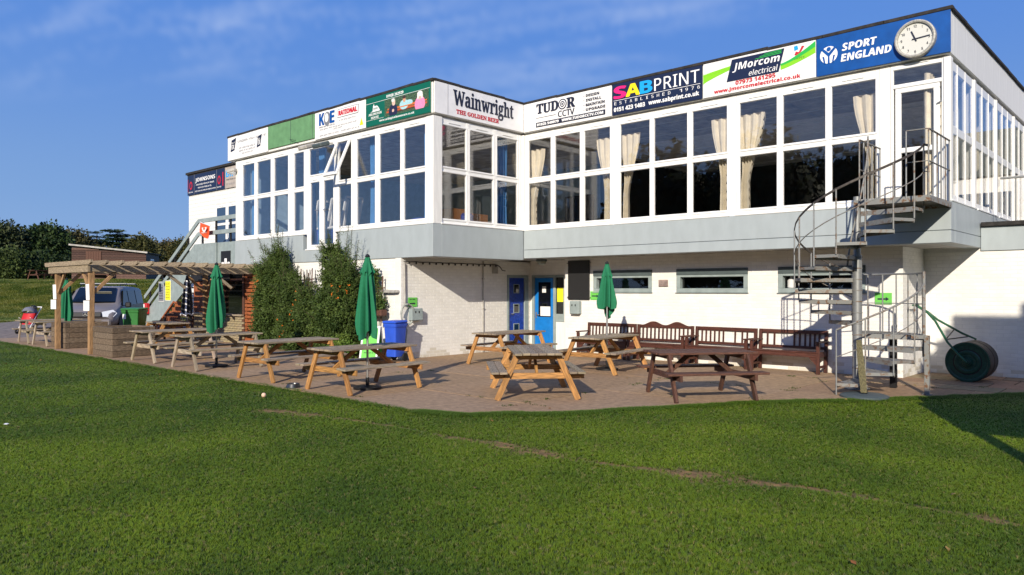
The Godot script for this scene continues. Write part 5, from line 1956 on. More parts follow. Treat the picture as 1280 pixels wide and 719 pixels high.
	var arrow := [Vector2(.05, .085), Vector2(.20, .085), Vector2(.20, .06), Vector2(.26, .10), Vector2(.20, .14), Vector2(.20, .115), Vector2(.05, .115)]
	for e in [[Vector3(-11.66, 1.44, -15.685), "green notice with a black arrow beside the tall black board", false], [Vector3(-4.72, 1.42, -15.68), "bright green arrow notice on the wall behind the spiral stair", false]]:
		g = thing("notice", e[1], "notice", e[0], 0.0, "green arrow notices")
		rect(g, 0, 0, .31, .22, M.noticegreen, .0, "sheet")
		shape(g, arrow, M.inkdark, .005, "arrow", .002)
	g = thing("notice", "small green notice with a dark arrow above the grey box on the side wall", "notice", Vector3(-14.385, 1.28, -11.86), PI * .5)
	rect(g, 0, 0, .29, .23, M.noticegreen, .0, "sheet")
	shape(g, [Vector2(.05, .065), Vector2(.18, .065), Vector2(.18, .05), Vector2(.23, .08), Vector2(.18, .11), Vector2(.18, .095), Vector2(.05, .095)], M.inkdark, .005, "arrow", .002)
	fine_print(g, .04, .17, .2, .025, M.inkdark, 71, .006)
	for e in [[Vector3(-12.1, 1.235, -15.69), 0.0, "grey metal box on the wall below the tall black board", .30, .34], [Vector3(-14.39, 1.09, -12.05), PI * .5, "grey metal box on the side wall by the coiled hose", .36, .30]]:
		g = thing("wall_box", e[2], "box", e[0], e[1])
		b = MB.new()
		b.box(Vector3(0, 0, .07), Vector3(e[3], e[4], .14), Basis(), .015)
		part("case", b, M.greypaint, g)
		for s in [-.06, .05]:
			b = MB.new()
			b.box(Vector3(s, .06, .142), Vector3(.03, .05, .006))
			part("slot", b, M.black, g)
	g = thing("wall_plaque", "small pale pink plaque between two low windows on the white wall", "plaque", Vector3(-9.49, 1.86, -15.69))
	b = MB.new()
	b.box(Vector3(0, 0, .01), Vector3(.25, .16, .03), Basis(), .006)
	part("plate", b, mat(C8(190, 166, 158), .8, {"tex": "dirt"}), g)
	fine_print(g, -.09, .02, .18, .02, M.inkgrey, 72, .027)
	fine_print(g, -.09, -.03, .18, .02, M.inkgrey, 73, .027)
	g = thing("bulkhead_lamp", "grey bulkhead lamp under the soffit above the light blue door", "lamp", Vector3(-13.25, 2.53, -15.6))
	b = MB.new()
	b.lathe([Vector2(.15, 0), Vector2(.15, -.05), Vector2(.13, -.06)], Vector3.ZERO, 24)
	part("rim", b, M.darkgrey, g)
	b = MB.new()
	b.lathe([Vector2(.13, -.055), Vector2(.11, -.12), Vector2(.05, -.15), Vector2(0, -.155)], Vector3.ZERO, 24)
	part("diffuser", b, mat(C8(150, 156, 146), .4, {"tex": "soft"}), g)
	g = thing("air_vent", "small square vent high on the white side wall", "vent", Vector3(-14.39, 2.27, -14.95), PI * .5)
	b = MB.new()
	b.box(Vector3(0, 0, .01), Vector3(.22, .24, .02), Basis(), .004)
	for i in 5: b.box(Vector3(0, -.09 + i * .045, .024), Vector3(.19, .02, .012), Basis(Vector3.RIGHT, .4))
	part("grille", b, M.offwhite, g)
	# cable with festoon bulbs under the soffit, hose coil and pipe
	g = thing("festoon_cable", "dark cable with small bulbs along the top of the side wall", "cable", Vector3(-14.36, 2.40, -11.7))
	b = MB.new()
	var cp := []
	for i in 34: cp.append(Vector3(0, -.012 * absf(sin(i * .8)), -i * .1))
	cp.append(Vector3(0, -.06, -3.42)); cp.append(Vector3(0, -.16, -3.52)); cp.append(Vector3(0, -.17, -3.64))
	b.tube(cp, .012, 6)
	part("cable", b, M.black, g)
	for i in 15:
		b = MB.new()
		b.lathe([Vector2(.012, 0), Vector2(.022, -.02), Vector2(.02, -.05), Vector2(0, -.06)], Vector3(0, -.01, -.18 - i * .22), 8)
		part("bulb", b, M.black, g)
	g = thing("hose", "coiled pale hose hanging on a pipe at the white wall corner", "hose", Vector3(-14.3, 1.12, -11.76))
	b = MB.new()
	cp = []
	for i in 60:
		var a := TAU * i / 20.0
		cp.append(Vector3(.02 * sin(i * .7) + .015 * (i / 20), -.02 + sin(a) * (.25 + .01 * sin(i * .5)), cos(a) * (.20 + .012 * sin(i))))
	for p in [Vector3(.02, -.4, .02), Vector3(.02, -.7, .06), Vector3(.05, -1.1, .02), Vector3(.1, -1.16, -.1)]: cp.append(p)
	b.tube(cp, .017, 8)
	part("coil", b, mat(C8(168, 172, 162), .5, {"tex": "soft"}), g)
	b = MB.new()
	b.tube([Vector3(-.06, .2, .02), Vector3(-.06, 1.24, .04)], .025, 8)
	part("pipe", b, M.offwhite, g)
	b = MB.new()
	b.bar(Vector3(-.09, .23, 0), Vector3(.06, .24, 0), .03, .03)
	part("hook", b, M.galv, g)
	g = thing("drain_pipe", "thin white vertical pipe down the side wall left of the dark blue door", "pipe", Vector3(-14.37, 0, -14.47))
	b = MB.new()
	b.tube([Vector3(0, .02, 0), Vector3(0, 2.48, 0)], .016, 8)
	part("pipe", b, M.offwhite, g)
	for y in [.4, 1.2, 2.0]:
		b = MB.new()
		b.box(Vector3(0, y, 0), Vector3(.05, .03, .06), Basis(), .004)
		part("clip", b, M.offwhite, g)
	# metal chair and rail on the terrace
	g = thing("terrace_balustrade", "glass balustrade with a metal top rail on the upper terrace", "balustrade", Vector3(-2.9, 3.03, -17.35))
	b = MB.new()
	b.bar(Vector3(0, .86, 0), Vector3(9, .86, 0), .05, .04, Vector3.UP, .01)
	part("top_rail", b, M.galv, g)
	for i in 5:
		b = MB.new()
		b.bar(Vector3(.25 + i * 1.8, 0, 0), Vector3(.25 + i * 1.8, .84, 0), .022, .022)
		part("post", b, M.galv, g)
		b = MB.new()
		b.slab(Vector3(.12 + i * 1.8, .08, -.008), Vector3(1.78 + i * 1.8, .78, .008))
		part("glass_panel", b, M.glass, g)
	g = thing("metal_chair", "shiny metal chair on the upper terrace behind the balustrade", "chair", Vector3(-2.2, 2.8, -18.2), deg_to_rad(60))
	b = MB.new()
	for s in [-.22, .22]:
		b.tube([Vector3(s, 0, .22), Vector3(s, .44, .2), Vector3(s, .45, -.2), Vector3(s, .9, -.3)], .014, 8)
		b.tube([Vector3(s, 0, -.25), Vector3(s, .45, -.1)], .014, 8)
		b.tube([Vector3(s, .44, .2), Vector3(s, .66, .2), Vector3(s, .68, -.25)], .014, 8)
	part("frame", b, M.steel, g)
	b = MB.new()
	for i in 5: b.box(Vector3(0, .455, .18 - i * .09), Vector3(.44, .012, .07))
	for i in 4: b.box(Vector3(0, .56 + i * .09, -.225 - i * .02), Vector3(.44, .07, .012))
	part("slats", b, M.steel, g)

func bin_parts(g: Node3D, w: float, d: float, h: float, m: Material) -> void:
	var b := MB.new()
	var rings := []
	for e in [[.12, .80], [.2, .82], [h - .16, 1.0], [h - .16, 1.06], [h - .08, 1.06]]:
		var x: float = w * .5 * e[1]
		var z: float = d * .5 * e[1]
		var c := .04
		rings.append(PackedVector3Array([Vector3(-x + c, e[0], -z), Vector3(x - c, e[0], -z), Vector3(x, e[0], -z + c), Vector3(x, e[0], z - c), Vector3(x - c, e[0], z), Vector3(-x + c, e[0], z), Vector3(-x, e[0], z - c), Vector3(-x, e[0], -z + c)]))
	b.loft(rings)
	part("body", b, m, g)
	b = MB.new()
	b.box(Vector3(0, h - .045, .01), Vector3(w * 1.1, .07, d * 1.12), Basis(Vector3.RIGHT, .03), .03)
	part("lid", b, m, g)
	for s in [-1.0, 1.0]:
		b = MB.new()
		b.lathe([Vector2(.0, -.025), Vector2(.09, -.025), Vector2(.1, -.01), Vector2(.1, .01), Vector2(.09, .025), Vector2(0, .025)], Vector3(s * w * .43, .1, -d * .36), 18, Basis(Vector3.UP, Vector3.RIGHT, Vector3.BACK))
		part("wheel", b, M.rubber, g)
	b = MB.new()
	b.tube([Vector3(-w * .45, h - .1, -d * .6), Vector3(w * .45, h - .1, -d * .6)], .016, 8)
	part("handle", b, m, g)

# ---------------------------------------------------------------- pergola, bar, annex
func make_pergola() -> void:
	var g := thing("pergola", "timber pergola with flat rafters in front of the brick bar at the left end", "pergola", Vector3(-23.0, 0, -9.3))
	var r := RandomNumberGenerator.new()
	r.seed = 5
	var tint := func(b: MB) -> void:
		var k := r.randf_range(.75, 1.05)
		b.col = Color(k, k * .97, k * .92)
	var xs := [-24.3, -21.6]
	for z in [-7.05, -11.4]:
		for x in xs:
			if z < -8 and x > -23: continue # that end of the beam rests on the wall
			var b := mb(g)
			tint.call(b)
			b.slab(Vector3(x - .065, 0, z - .065), Vector3(x + .065, 2.18, z + .065), .006)
			part("post", b, M.postwood, g)
	for x in xs: # long beams towards the building, on the outside of the posts
		var b := mb(g)
		tint.call(b)
		b.slab(Vector3(x - .07, 2.18, -11.62), Vector3(x + .07, 2.36, -6.95), .006)
		part("beam", b, M.weathered, g)
	for z in [-7.0]:
		var b := mb(g)
		tint.call(b)
		b.slab(Vector3(-24.75, 2.17, z - .0), Vector3(-21.50, 2.36, z + .07), .006)
		part("beam", b, M.weathered, g)
	for i in 13:
		var z := -6.95 - i * .385
		var b := mb(g)
		tint.call(b)
		var p := PackedVector2Array([Vector2(-24.95, .03), Vector2(-24.85, 0), Vector2(-21.32, 0), Vector2(-21.16, .05), Vector2(-21.16, .12), Vector2(-24.95, .12)])
		b.prism(p, Transform3D(Basis(), Vector3(0, 2.365, z)), .06)
		part("rafter", b, M.weathered, g)
	for x in xs:
		for z in [-7.05, -11.4]:
			if z < -8 and x > -23: continue
			var dz := -1.0 if z > -8 else 1.0
			var b := mb(g)
			tint.call(b)
			b.bar(Vector3(x, 1.62, z + dz * .06), Vector3(x, 2.18, z + dz * .6), .06, .09, Vector3.UP, .006)
			part("brace", b, M.postwood, g)
			b = mb(g)
			var dx := 1.0 if x < -23 else -1.0
			b.bar(Vector3(x + dx * .06, 1.62, z), Vector3(x + dx * .6, 2.18, z), .06, .09, Vector3.UP, .006)
			part("brace", b, M.postwood, g)
	# two braces in mid span of the near beam
	for z in [-9.0, -10.4]:
		var b := mb(g)
		b.bar(Vector3(-21.6, 1.75, z - .55), Vector3(-21.6, 2.18, z), .05, .08, Vector3.UP, .006)
		part("brace", b, M.weathered, g)
	for x in xs:
		var n := thing("paper_notice", "white paper notices fixed to the %s pergola post" % ["outer" if x < -23 else "nearer"], "notice", Vector3(x + .02, 1.42, -6.98), .35)
		var b := MB.new()
		b.box(Vector3(-.02, .22, .01), Vector3(.13, .42, .006), Basis(Vector3.BACK, .06))
		b.box(Vector3(-.06, -.14, .014), Vector3(.22, .27, .008), Basis())
		part("sheet", b, M.signwhite, n)

func make_bar() -> void:
	var g := thing("bar_hut", "brick fronted outdoor bar with timber shutters under the grey landing", "bar", Vector3(-23.5, 0, -11.7))
	var b := mb(g)
	b.slab(Vector3(-26.0, 0, -13.0), Vector3(-22.1, .86, -11.68))
	b.slab(Vector3(-26.0, .86, -13.1), Vector3(-22.1, 2.4, -11.80))
	b.slab(Vector3(-22.75, 0, -13.1), Vector3(-21.4, 2.48, -11.95))
	part("wall", b, M.black, g)
	# low wall of buff bricks, each its own piece
	var row := 0
	var y := .04
	var base := mb(g)
	base.slab(Vector3(-26.0, .0, -11.69), Vector3(-22.12, .86, -11.62))
	var low := part("low_wall", base, M.mortar, g)
	var bm := []
	for i in 4:
		var q := MB.new()
		var k := rng.randf_range(.8, 1.1)
		q.col = Color(k, k * rng.randf_range(.92, 1), k * rng.randf_range(.8, 1))
		q.box(Vector3.ZERO, Vector3(.218, .066, .05), Basis(), .005)
		bm.append(q.mesh())
	while y < .84:
		var x := -25.88 + (.11 if row % 2 else .0)
		while x < -22.15:
			var p := part_mesh("brick", bm[rng.randi_range(0, 3)], M.buffbrick, low)
			p.position = Vector3(x, y, -11.605) - g.position
			x += .23
		y += .077
		row += 1
	b = mb(g)
	b.slab(Vector3(-26.05, .865, -11.9), Vector3(-22.1, .92, -11.5), .008)
	part("counter", b, M.weathered, g)
	# varnished board shutters behind a dark opening
	for i in 11:
		b = mb(g)
		var k := rng.randf_range(.7, 1.05)
		b.col = Color(k, k, k)
		b.slab(Vector3(-25.95 + i * .20, .93, -11.79), Vector3(-25.95 + i * .20 + .194, 1.98, -11.76), .004)
		part("shutter_board", b, M.orangewood, g)
	b = mb(g)
	b.slab(Vector3(-23.72, .93, -11.79), Vector3(-23.64, 2.25, -11.70), .006)
	b.slab(Vector3(-22.2, .0, -11.7), Vector3(-22.1, 2.4, -11.6), .006)
	b.slab(Vector3(-26.0, 1.98, -11.79), Vector3(-22.2, 2.05, -11.72), .006)
	part("frame", b, M.stainwood, g)
	b = mb(g)
	b.slab(Vector3(-23.6, .95, -11.79), Vector3(-22.25, 1.97, -11.76))
	part("pane", b, M.darkglass, g)
	b = mb(g)
	b.slab(Vector3(-26.0, 2.0, -11.72), Vector3(-23.2, 2.36, -11.68), .006)
	part("sign_panel", b, M.black, g)
	# lettering over the counter, not legible beyond its first letters
	var n := group_part("sign_print", g)
	n.position = Vector3(-24.6, 2.0, -11.68) - g.position
	text(n, "On", .12, .21, .2, .09, M.inkwhite, "serif", false, .012)
	text(n, "Wall", .2, .07, .34, .09, M.inkwhite, "serif", false, .012)
	# upright varnished slats at the end, by the shrubs
	for i in 20:
		b = mb(g)
		var k := rng.randf_range(.8, 1.1)
		b.col = Color(k, k, k)
		b.slab(Vector3(-22.08, .1 + i * .118, -11.66), Vector3(-21.35, .1 + i * .118 + .09, -11.63), .004)
		part("slat", b, M.orangewood, g)
	b = mb(g)
	for x in [-22.06, -21.4]: b.slab(Vector3(x - .03, 0, -11.9), Vector3(x + .03, 2.48, -11.665), .004)
	part("slat_post", b, M.orangewood, g)
	# varnished side panel with a sloping top, beside the steps
	for i in 9:
		b = mb(g)
		b.slab(Vector3(-28.0 + i * .22, .02, -11.35), Vector3(-28.0 + i * .22 + .21, .3 + i * .13 if i < 7 else 1.22, -11.32), .004)
		part("panel_board", b, M.orangewood, g)
	b = mb(g)
	b.bar(Vector3(-28.1, .28, -11.31), Vector3(-26.5, 1.28, -11.31), .05, .06)
	b.slab(Vector3(-26.5, 1.23, -11.35), Vector3(-26.0, 1.29, -11.29))
	part("panel_rail", b, M.orangewood, g)

func make_annex() -> void:
	var g := thing("annex", "white boarded block set back at the left with its own sign strip under the roof", "building", Vector3(-26.0, 0, -15))
	var b := mb(g)
	b.slab(Vector3(-29.1, 0, -29), Vector3(-22.8, 6.12, -13.03))
	part("wall", b, M.white, g)
	for i in 26: # boarded front
		b = mb(g)
		for q in rect_split(-29.12, -22.78, 2.4 + i * .146, 2.4 + i * .146 + .143, [[-26.9, -25.05, 2.9, 4.85]]):
			b.box(Vector3((q[0] + q[1]) * .5, (q[2] + q[3]) * .5, -13.02), Vector3(q[1] - q[0], q[3] - q[2], .03), Basis(Vector3.RIGHT, -.025), .002)
		part("board", b, M.white, g)
	var aw := bay(g, Vector3(0, 0, -12.99), Vector3.RIGHT, Vector3.BACK, -26.9, -25.05, 2.92, 4.84, [[-26.75, -26.1], [-25.85, -25.2]], [[3.05, 4.05], [4.15, 4.7]])
	for p in aw.get_children(): p.material_override = M.blueglass
	b = mb(g)
	b.slab(Vector3(-29.15, 6.12, -29), Vector3(-22.8, 6.22, -12.95), .01)
	b.slab(Vector3(-29.2, 6.17, -13.1), Vector3(-22.8, 6.26, -12.9), .01)
	part("coping", b, M.felt, g)
	# its signs
	var o := board("sign_board", "dark board with white capitals and two side panels on the far left block", Vector3(-29.12, 5.37, -12.96), false, 3.05, .76, M.navy)
	rect(o, .58, .0, .02, .76, M.inkgrey, .012, "rule")
	rect(o, 2.42, .0, .02, .76, M.inkgrey, .012, "rule")
	text(o, "JOHNSONS", .68, .42, 1.62, .19, M.inkwhite, "sans", true)
	fine_print(o, .74, .32, 1.5, .06, M.inkwhite, 81)
	fine_print(o, .9, .2, 1.1, .06, M.inkwhite, 82)
	fine_print(o, .66, .08, 1.7, .05, M.inkwhite, 83)
	for x in [.30, 2.62]:
		shape(o, ring_poly(x, .36, .12, 18, .16), M.inkred, .0115)
		shape(o, ring_poly(x, .36, .07, 18, .10), M.navy, .0135)
		fine_print(o, x - .2, .08, .36, .05, M.inkwhite, 84)
	rect(o, .04, .12, .02, .5, M.inkred, .012, "rule")
	rect(o, 2.88, .12, .06, .5, M.inkred, .012, "rule")
	o = board("sign_board", "beige board with blue capitals next to the dark board on the far left block", Vector3(-26.05, 5.37, -12.96), false, 2.2, .76, mat(C8(186, 176, 166), .6, {"tex": "soft"}))
	text(o, "BR", .08, .40, .52, .24, M.cyan, "sans", true)
	text(o, "U", .66, .40, .28, .24, M.navy, "sans", true)
	fine_print(o, .1, .28, 1.2, .05, M.inkdark, 85)
	fine_print(o, .1, .1, .6, .08, M.inkgrey, 86)
	# landing block and outside steps
	var s := thing("outside_steps", "grey outside steps with solid side and flat grey rails up to the white block", "staircase", Vector3(-26.5, 0, -12.2))
	b = mb(s)
	b.slab(Vector3(-25.8, 2.4, -12.95), Vector3(-24.2, 3.28, -11.7), .01)
	b.slab(Vector3(-24.2, 2.4, -12.95), Vector3(-22.78, 3.28, -11.78), .01)
	b.slab(Vector3(-26.2, 2.3, -12.95), Vector3(-25.8, 2.9, -11.72))
	part("landing", b, M.greypaint, s)
	b = mb(s)
	b.slab(Vector3(-23.95, 2.52, -11.79), Vector3(-23.3, 2.98, -11.765))
	part("opening", b, M.black, s)
	b = mb(s)
	for i in 3: b.slab(Vector3(-23.9 + i * .2, 2.53, -11.80), Vector3(-23.74 + i * .2, 2.62 + .12 * (i % 2), -11.75), .02)
	part("stored_items", b, M.signwhite, s)
	b = mb(s)
	# sloping solid side
	b.prism(PackedVector2Array([Vector2(-25.8, 3.28), Vector2(-25.8, 2.1), Vector2(-29.6, 0.0), Vector2(-30.1, 0.0), Vector2(-30.1, .75)]), Transform3D(Basis(), Vector3(0, 0, -11.78)), .06)
	part("side_panel", b, M.greypaint, s)
	for i in 14:
		b = mb(s)
		var y := 2.9 * (14 - i) / 14.5
		b.slab(Vector3(-25.8 - (i + 1) * .29, y - .05, -12.9), Vector3(-25.8 - i * .29, y, -11.79), .004)
		part("step", b, M.greypaint, s)
	b = mb(s)
	for e in [[4.0, .14], [3.55, .14]]:
		b.slab(Vector3(-25.5, e[0], -11.75), Vector3(-22.8, e[0] + e[1], -11.70), .006)
		b.bar(Vector3(-25.5, e[0] + .07, -11.725), Vector3(-30.1, e[0] + .07 - 2.66, -11.725), .05, .14, Vector3.UP, .006)
	part("rail", b, M.greypaint, s)
	for x in [-23.3, -24.3, -25.3]:
		b = mb(s)
		b.slab(Vector3(x - .04, 3.28, -11.80), Vector3(x + .04, 4.1, -11.755), .004)
		part("rail_post", b, M.blackmetal, s)
	for i in 4:
		b = mb(s)
		var x := -26.4 - i * 1.1
		var yy := 3.55 + (x + 25.5) * .578
		b.slab(Vector3(x - .04, yy - .7, -11.80), Vector3(x + .04, yy + .5, -11.755), .004)
		part("rail_post", b, M.blackmetal, s)
	# notices on the side panel
	for e in [[-28.75, 1.28, "dark", "narrow notice panel with small pictures on the grey side of the outside steps"], [-28.15, 1.32, "yellow", "yellow notice on the grey side of the outside steps"]]:
		o = thing("notice", e[3], "notice", Vector3(e[0], e[1], -11.71))
		rect(o, -.02, -.02, .47, .74, M.signwhite, -.002, "frame")
		rect(o, 0, 0, .43, .7, M.noticeyellow if e[2] == "yellow" else M.inkgrey, .004, "sheet")
		for i in 6: fine_print(o, .05, .08 + i * .1, .32, .03, M.inkdark, 90 + i, .0095)
		if e[2] == "dark": rect(o, .04, .34, .2, .3, M.inkdark, .01, "picture")
	o = thing("post_box", "small red box on the lower end of the grey steps", "box", Vector3(-29.75, .98, -11.66))
	b = MB.new()
	b.box(Vector3.ZERO, Vector3(.26, .42, .14), Basis(), .02)
	part("case", b, M.redbox, o)
	b = MB.new()
	b.box(Vector3(-.06, .02, .072), Vector3(.1, .3, .01))
	part("panel", b, M.signwhite, o)
	# flag
	o = thing("flag", "orange red pennant with a white emblem on a short slanting pole at the white block", "flag", Vector3(-25.05, 4.0, -11.62))
	b = MB.new()
	b.tube([Vector3(-.55, .15, -.6), Vector3(0, 0, .05), Vector3(.75, -.17, .05)], .018, 8)
	part("pole", b, M.signwhite, o)
	var rings := []
	for i in 9:
		var t := i / 8.0
		var x := .02 + t * .72
		var top := -.02 - t * .16
		var bot := top - lerpf(.30, .42, sin(t * PI)) - (.05 if t > .3 else 0.0)
		rings.append(PackedVector3Array([Vector3(x, top, .05 + .03 * sin(t * 7.0)), Vector3(x, bot, .05 + .05 * sin(t * 7.0 + .6)), Vector3(x, bot, .044 + .05 * sin(t * 7.0 + .6)), Vector3(x, top, .044 + .03 * sin(t * 7.0))]))
	b = MB.new()
	b.loft(rings)
	part("cloth", b, M.orange, o)
	var em := []
	for i in 26:
		var a := TAU * i / 26
		em.append(Vector2(.38 + .17 * pow(absf(sin(a)), 1.0) * signf(sin(a)), -.27 + .07 * cos(a) - .035 * cos(2 * a) + .02))
	shape(o, em, M.inkwhite, .085, "emblem", .003)
	shape(o, ring_poly(.38, -.25, .085, 18, .035), M.orange, .0885, "emblem", .003)
	fine_print(o, .22, -.40, .32, .05, M.inkwhite, 95, .095)

# ---------------------------------------------------------------- van
func make_van() -> void:
	var g := thing("van", "grey people carrier van with roof bars parked facing the terrace", "van", Vector3(-33.7, .0, -11.5), deg_to_rad(-33))
	g.scale = Vector3(1.08, .98, 1.1)
	# local +x = forward, +z = the van's right... built as lofted sections along x
	var sec := func(x: float, ybot: float, ybelt: float, ytop: float, wb: float, wt: float) -> PackedVector3Array:
		var p := PackedVector3Array()
		var pts := [[wb * .9, ybot], [wb, ybot + .12], [wb * 1.01, lerpf(ybot, ybelt, .55)], [wb * .985, ybelt], [lerpf(wb, wt, .55), lerpf(ybelt, ytop, .5)], [wt, ytop - .09], [wt - .07, ytop - .02], [wt * .5, ytop + .02]]
		for q in pts: p.append(Vector3(x, q[1], q[0]))
		for i in range(pts.size() - 1, -1, -1): p.append(Vector3(x, pts[i][1], -pts[i][0]))
		return p
	var b := MB.new()
	b.loft([sec.call(-2.35, .45, 1.0, 1.72, .86, .74), sec.call(-2.3, .35, 1.02, 1.82, .92, .78), sec.call(-1.2, .3, 1.05, 1.88, .95, .8), sec.call(.2, .3, 1.04, 1.87, .95, .8), sec.call(.75, .3, 1.04, 1.80, .95, .76), sec.call(1.45, .3, 1.03, 1.20, .95, .80), sec.call(1.62, .3, .98, 1.10, .94, .80), sec.call(2.05, .3, .84, .98, .92, .74), sec.call(2.25, .3, .70, .86, .86, .66), sec.call(2.36, .34, .58, .70, .78, .60)])
	part("body", b, M.vanpaint, g)
	# glass, laid on the shell
	b = MB.new()
	var gl := func(p: Array, n: Vector3, called: String) -> void:
		var q := MB.new()
		var ctr := Vector3.ZERO
		for v in p: ctr += v / p.size()
		var nn: Vector3 = (p[1] - p[0]).cross(p[2] - p[0]).normalized()
		if nn.dot(n) < 0: nn = -nn
		var top := []
		for v in p: top.append(v + nn * .018)
		q.face(top, nn)
		for i in p.size():
			var a: Vector3 = p[i] - nn * .03
			var e: Vector3 = p[(i + 1) % p.size()] - nn * .03
			q.face([a, e, top[(i + 1) % p.size()], top[i]], ((a + e) * .5 - ctr).normalized())
		part(called, q, M.vanglass, g)
	gl.call([Vector3(1.42, 1.24, .70), Vector3(1.50, 1.24, .35), Vector3(1.52, 1.24, 0), Vector3(1.50, 1.24, -.35), Vector3(1.42, 1.24, -.70), Vector3(.80, 1.80, -.62), Vector3(.82, 1.815, 0), Vector3(.80, 1.80, .62)], Vector3(1, 1, 0), "windscreen")
	for s in [-1.0, 1.0]:
		gl.call([Vector3(1.28, 1.10, s * .925), Vector3(.35, 1.10, s * .93), Vector3(.35, 1.70, s * .83), Vector3(.80, 1.70, s * .82)], Vector3(0, 0, s), "side_window")
		gl.call([Vector3(.25, 1.10, s * .93), Vector3(-.85, 1.10, s * .93), Vector3(-.85, 1.71, s * .83), Vector3(.25, 1.70, s * .83)], Vector3(0, 0, s), "side_window")
		gl.call([Vector3(-.95, 1.12, s * .93), Vector3(-2.1, 1.12, s * .915), Vector3(-2.1, 1.68, s * .815), Vector3(-.95, 1.71, s * .83)], Vector3(0, 0, s), "side_window")
	for s in [-1.0, 1.0]:
		b = MB.new()
		b.loft([PackedVector3Array([Vector3(2.20, .66, s * .84), Vector3(2.36, .66, s * .55), Vector3(2.30, .84, s * .50), Vector3(2.06, .92, s * .78), Vector3(2.02, .80, s * .90)]), PackedVector3Array([Vector3(2.26, .66, s * .86), Vector3(2.41, .67, s * .55), Vector3(2.33, .86, s * .50), Vector3(2.08, .94, s * .80), Vector3(2.06, .80, s * .93)])])
		part("headlight", b, M.headlight, g)
		b = MB.new()
		b.box(Vector3(1.12, 1.12, s * 1.08), Vector3(.12, .22, .2), Basis(), .04)
		part("mirror", b, M.black, g)
		for x in [1.5, -1.55]:
			b = MB.new()
			var ax := Basis(Vector3.RIGHT, Vector3(0, 0, s), Vector3(0, -s, 0))
			b.lathe([Vector2(.2, .02), Vector2(.31, .02), Vector2(.335, 0), Vector2(.335, -.2), Vector2(.2, -.2)], Vector3(x, .335, s * .92), 28, ax)
			var wh := part("wheel", b, M.rubber, g)
			b = MB.new()
			b.lathe([Vector2(.205, .015), Vector2(.17, -.01), Vector2(.06, .01), Vector2(0, .012)], Vector3(x, .335, s * .92), 24, ax)
			part("rim", b, M.steel, wh)
	# wheel arches
	b = MB.new()
	for s in [-1.0, 1.0]:
		for x in [1.5, -1.55]: b.lathe([Vector2(.40, .012), Vector2(0, .012)], Vector3(x, .36, s * .95), 28, Basis(Vector3.RIGHT, Vector3(0, 0, s), Vector3(0, -s, 0)))
	part("wheel_arch", b, M.black, g)
	b = MB.new()
	b.box(Vector3(2.37, .44, 0), Vector3(.12, .26, 1.6), Basis(), .05)
	part("bumper", b, M.vanpaint, g)
	b = MB.new()
	b.box(Vector3(2.39, .76, 0), Vector3(.05, .2, 1.0), Basis(Vector3.BACK, .35), .02)
	var gr := part("grille", b, M.black, g)
	for i in 4:
		b = MB.new()
		b.box(Vector3(2.425 - i * .018, .69 + i * .05, 0), Vector3(.014, .014, .98), Basis(), .003)
		part("grille_bar", b, M.steel, gr)
	b = MB.new()
	b.lathe([Vector2(.085, -.01), Vector2(.095, .0), Vector2(.085, .01), Vector2(.075, 0), Vector2(.085, -.01)], Vector3(2.43, .77, 0), 22, Basis(Vector3.UP, Vector3.RIGHT, Vector3.BACK))
	for i in 3:
		var a := deg_to_rad(90 + 120 * i)
		b.bar(Vector3(2.43, .77, 0), Vector3(2.43, .77 + sin(a) * .085, cos(a) * .085), .014, .01, Vector3.RIGHT)
	part("badge", b, M.steel, gr)
	b = MB.new()
	b.box(Vector3(2.44, .50, 0), Vector3(.012, .11, .52), Basis(), .003)
	part("number_plate", b, M.signwhite, g)
	for s in [-1.0, 1.0]:
		b = MB.new()
		b.tube([Vector3(.5, 1.9, s * .66), Vector3(.4, 1.96, s * .66), Vector3(-2.0, 1.97, s * .68), Vector3(-2.1, 1.9, s * .68)], .02, 8)
		part("roof_rail", b, M.blackmetal, g)
	b = MB.new()
	for x in [.1, -1.3]: b.bar(Vector3(x, 2.0, -.8), Vector3(x, 2.0, .8), .07, .04, Vector3.UP, .01)
	part("roof_bar", b, M.steel, g)
	b = MB.new()
	b.box(Vector3(1.2, 1.62, -.3), Vector3(.02, .12, .5), Basis(Vector3.BACK, -.8))
	part("sun_visor", b, M.innerpale, g)

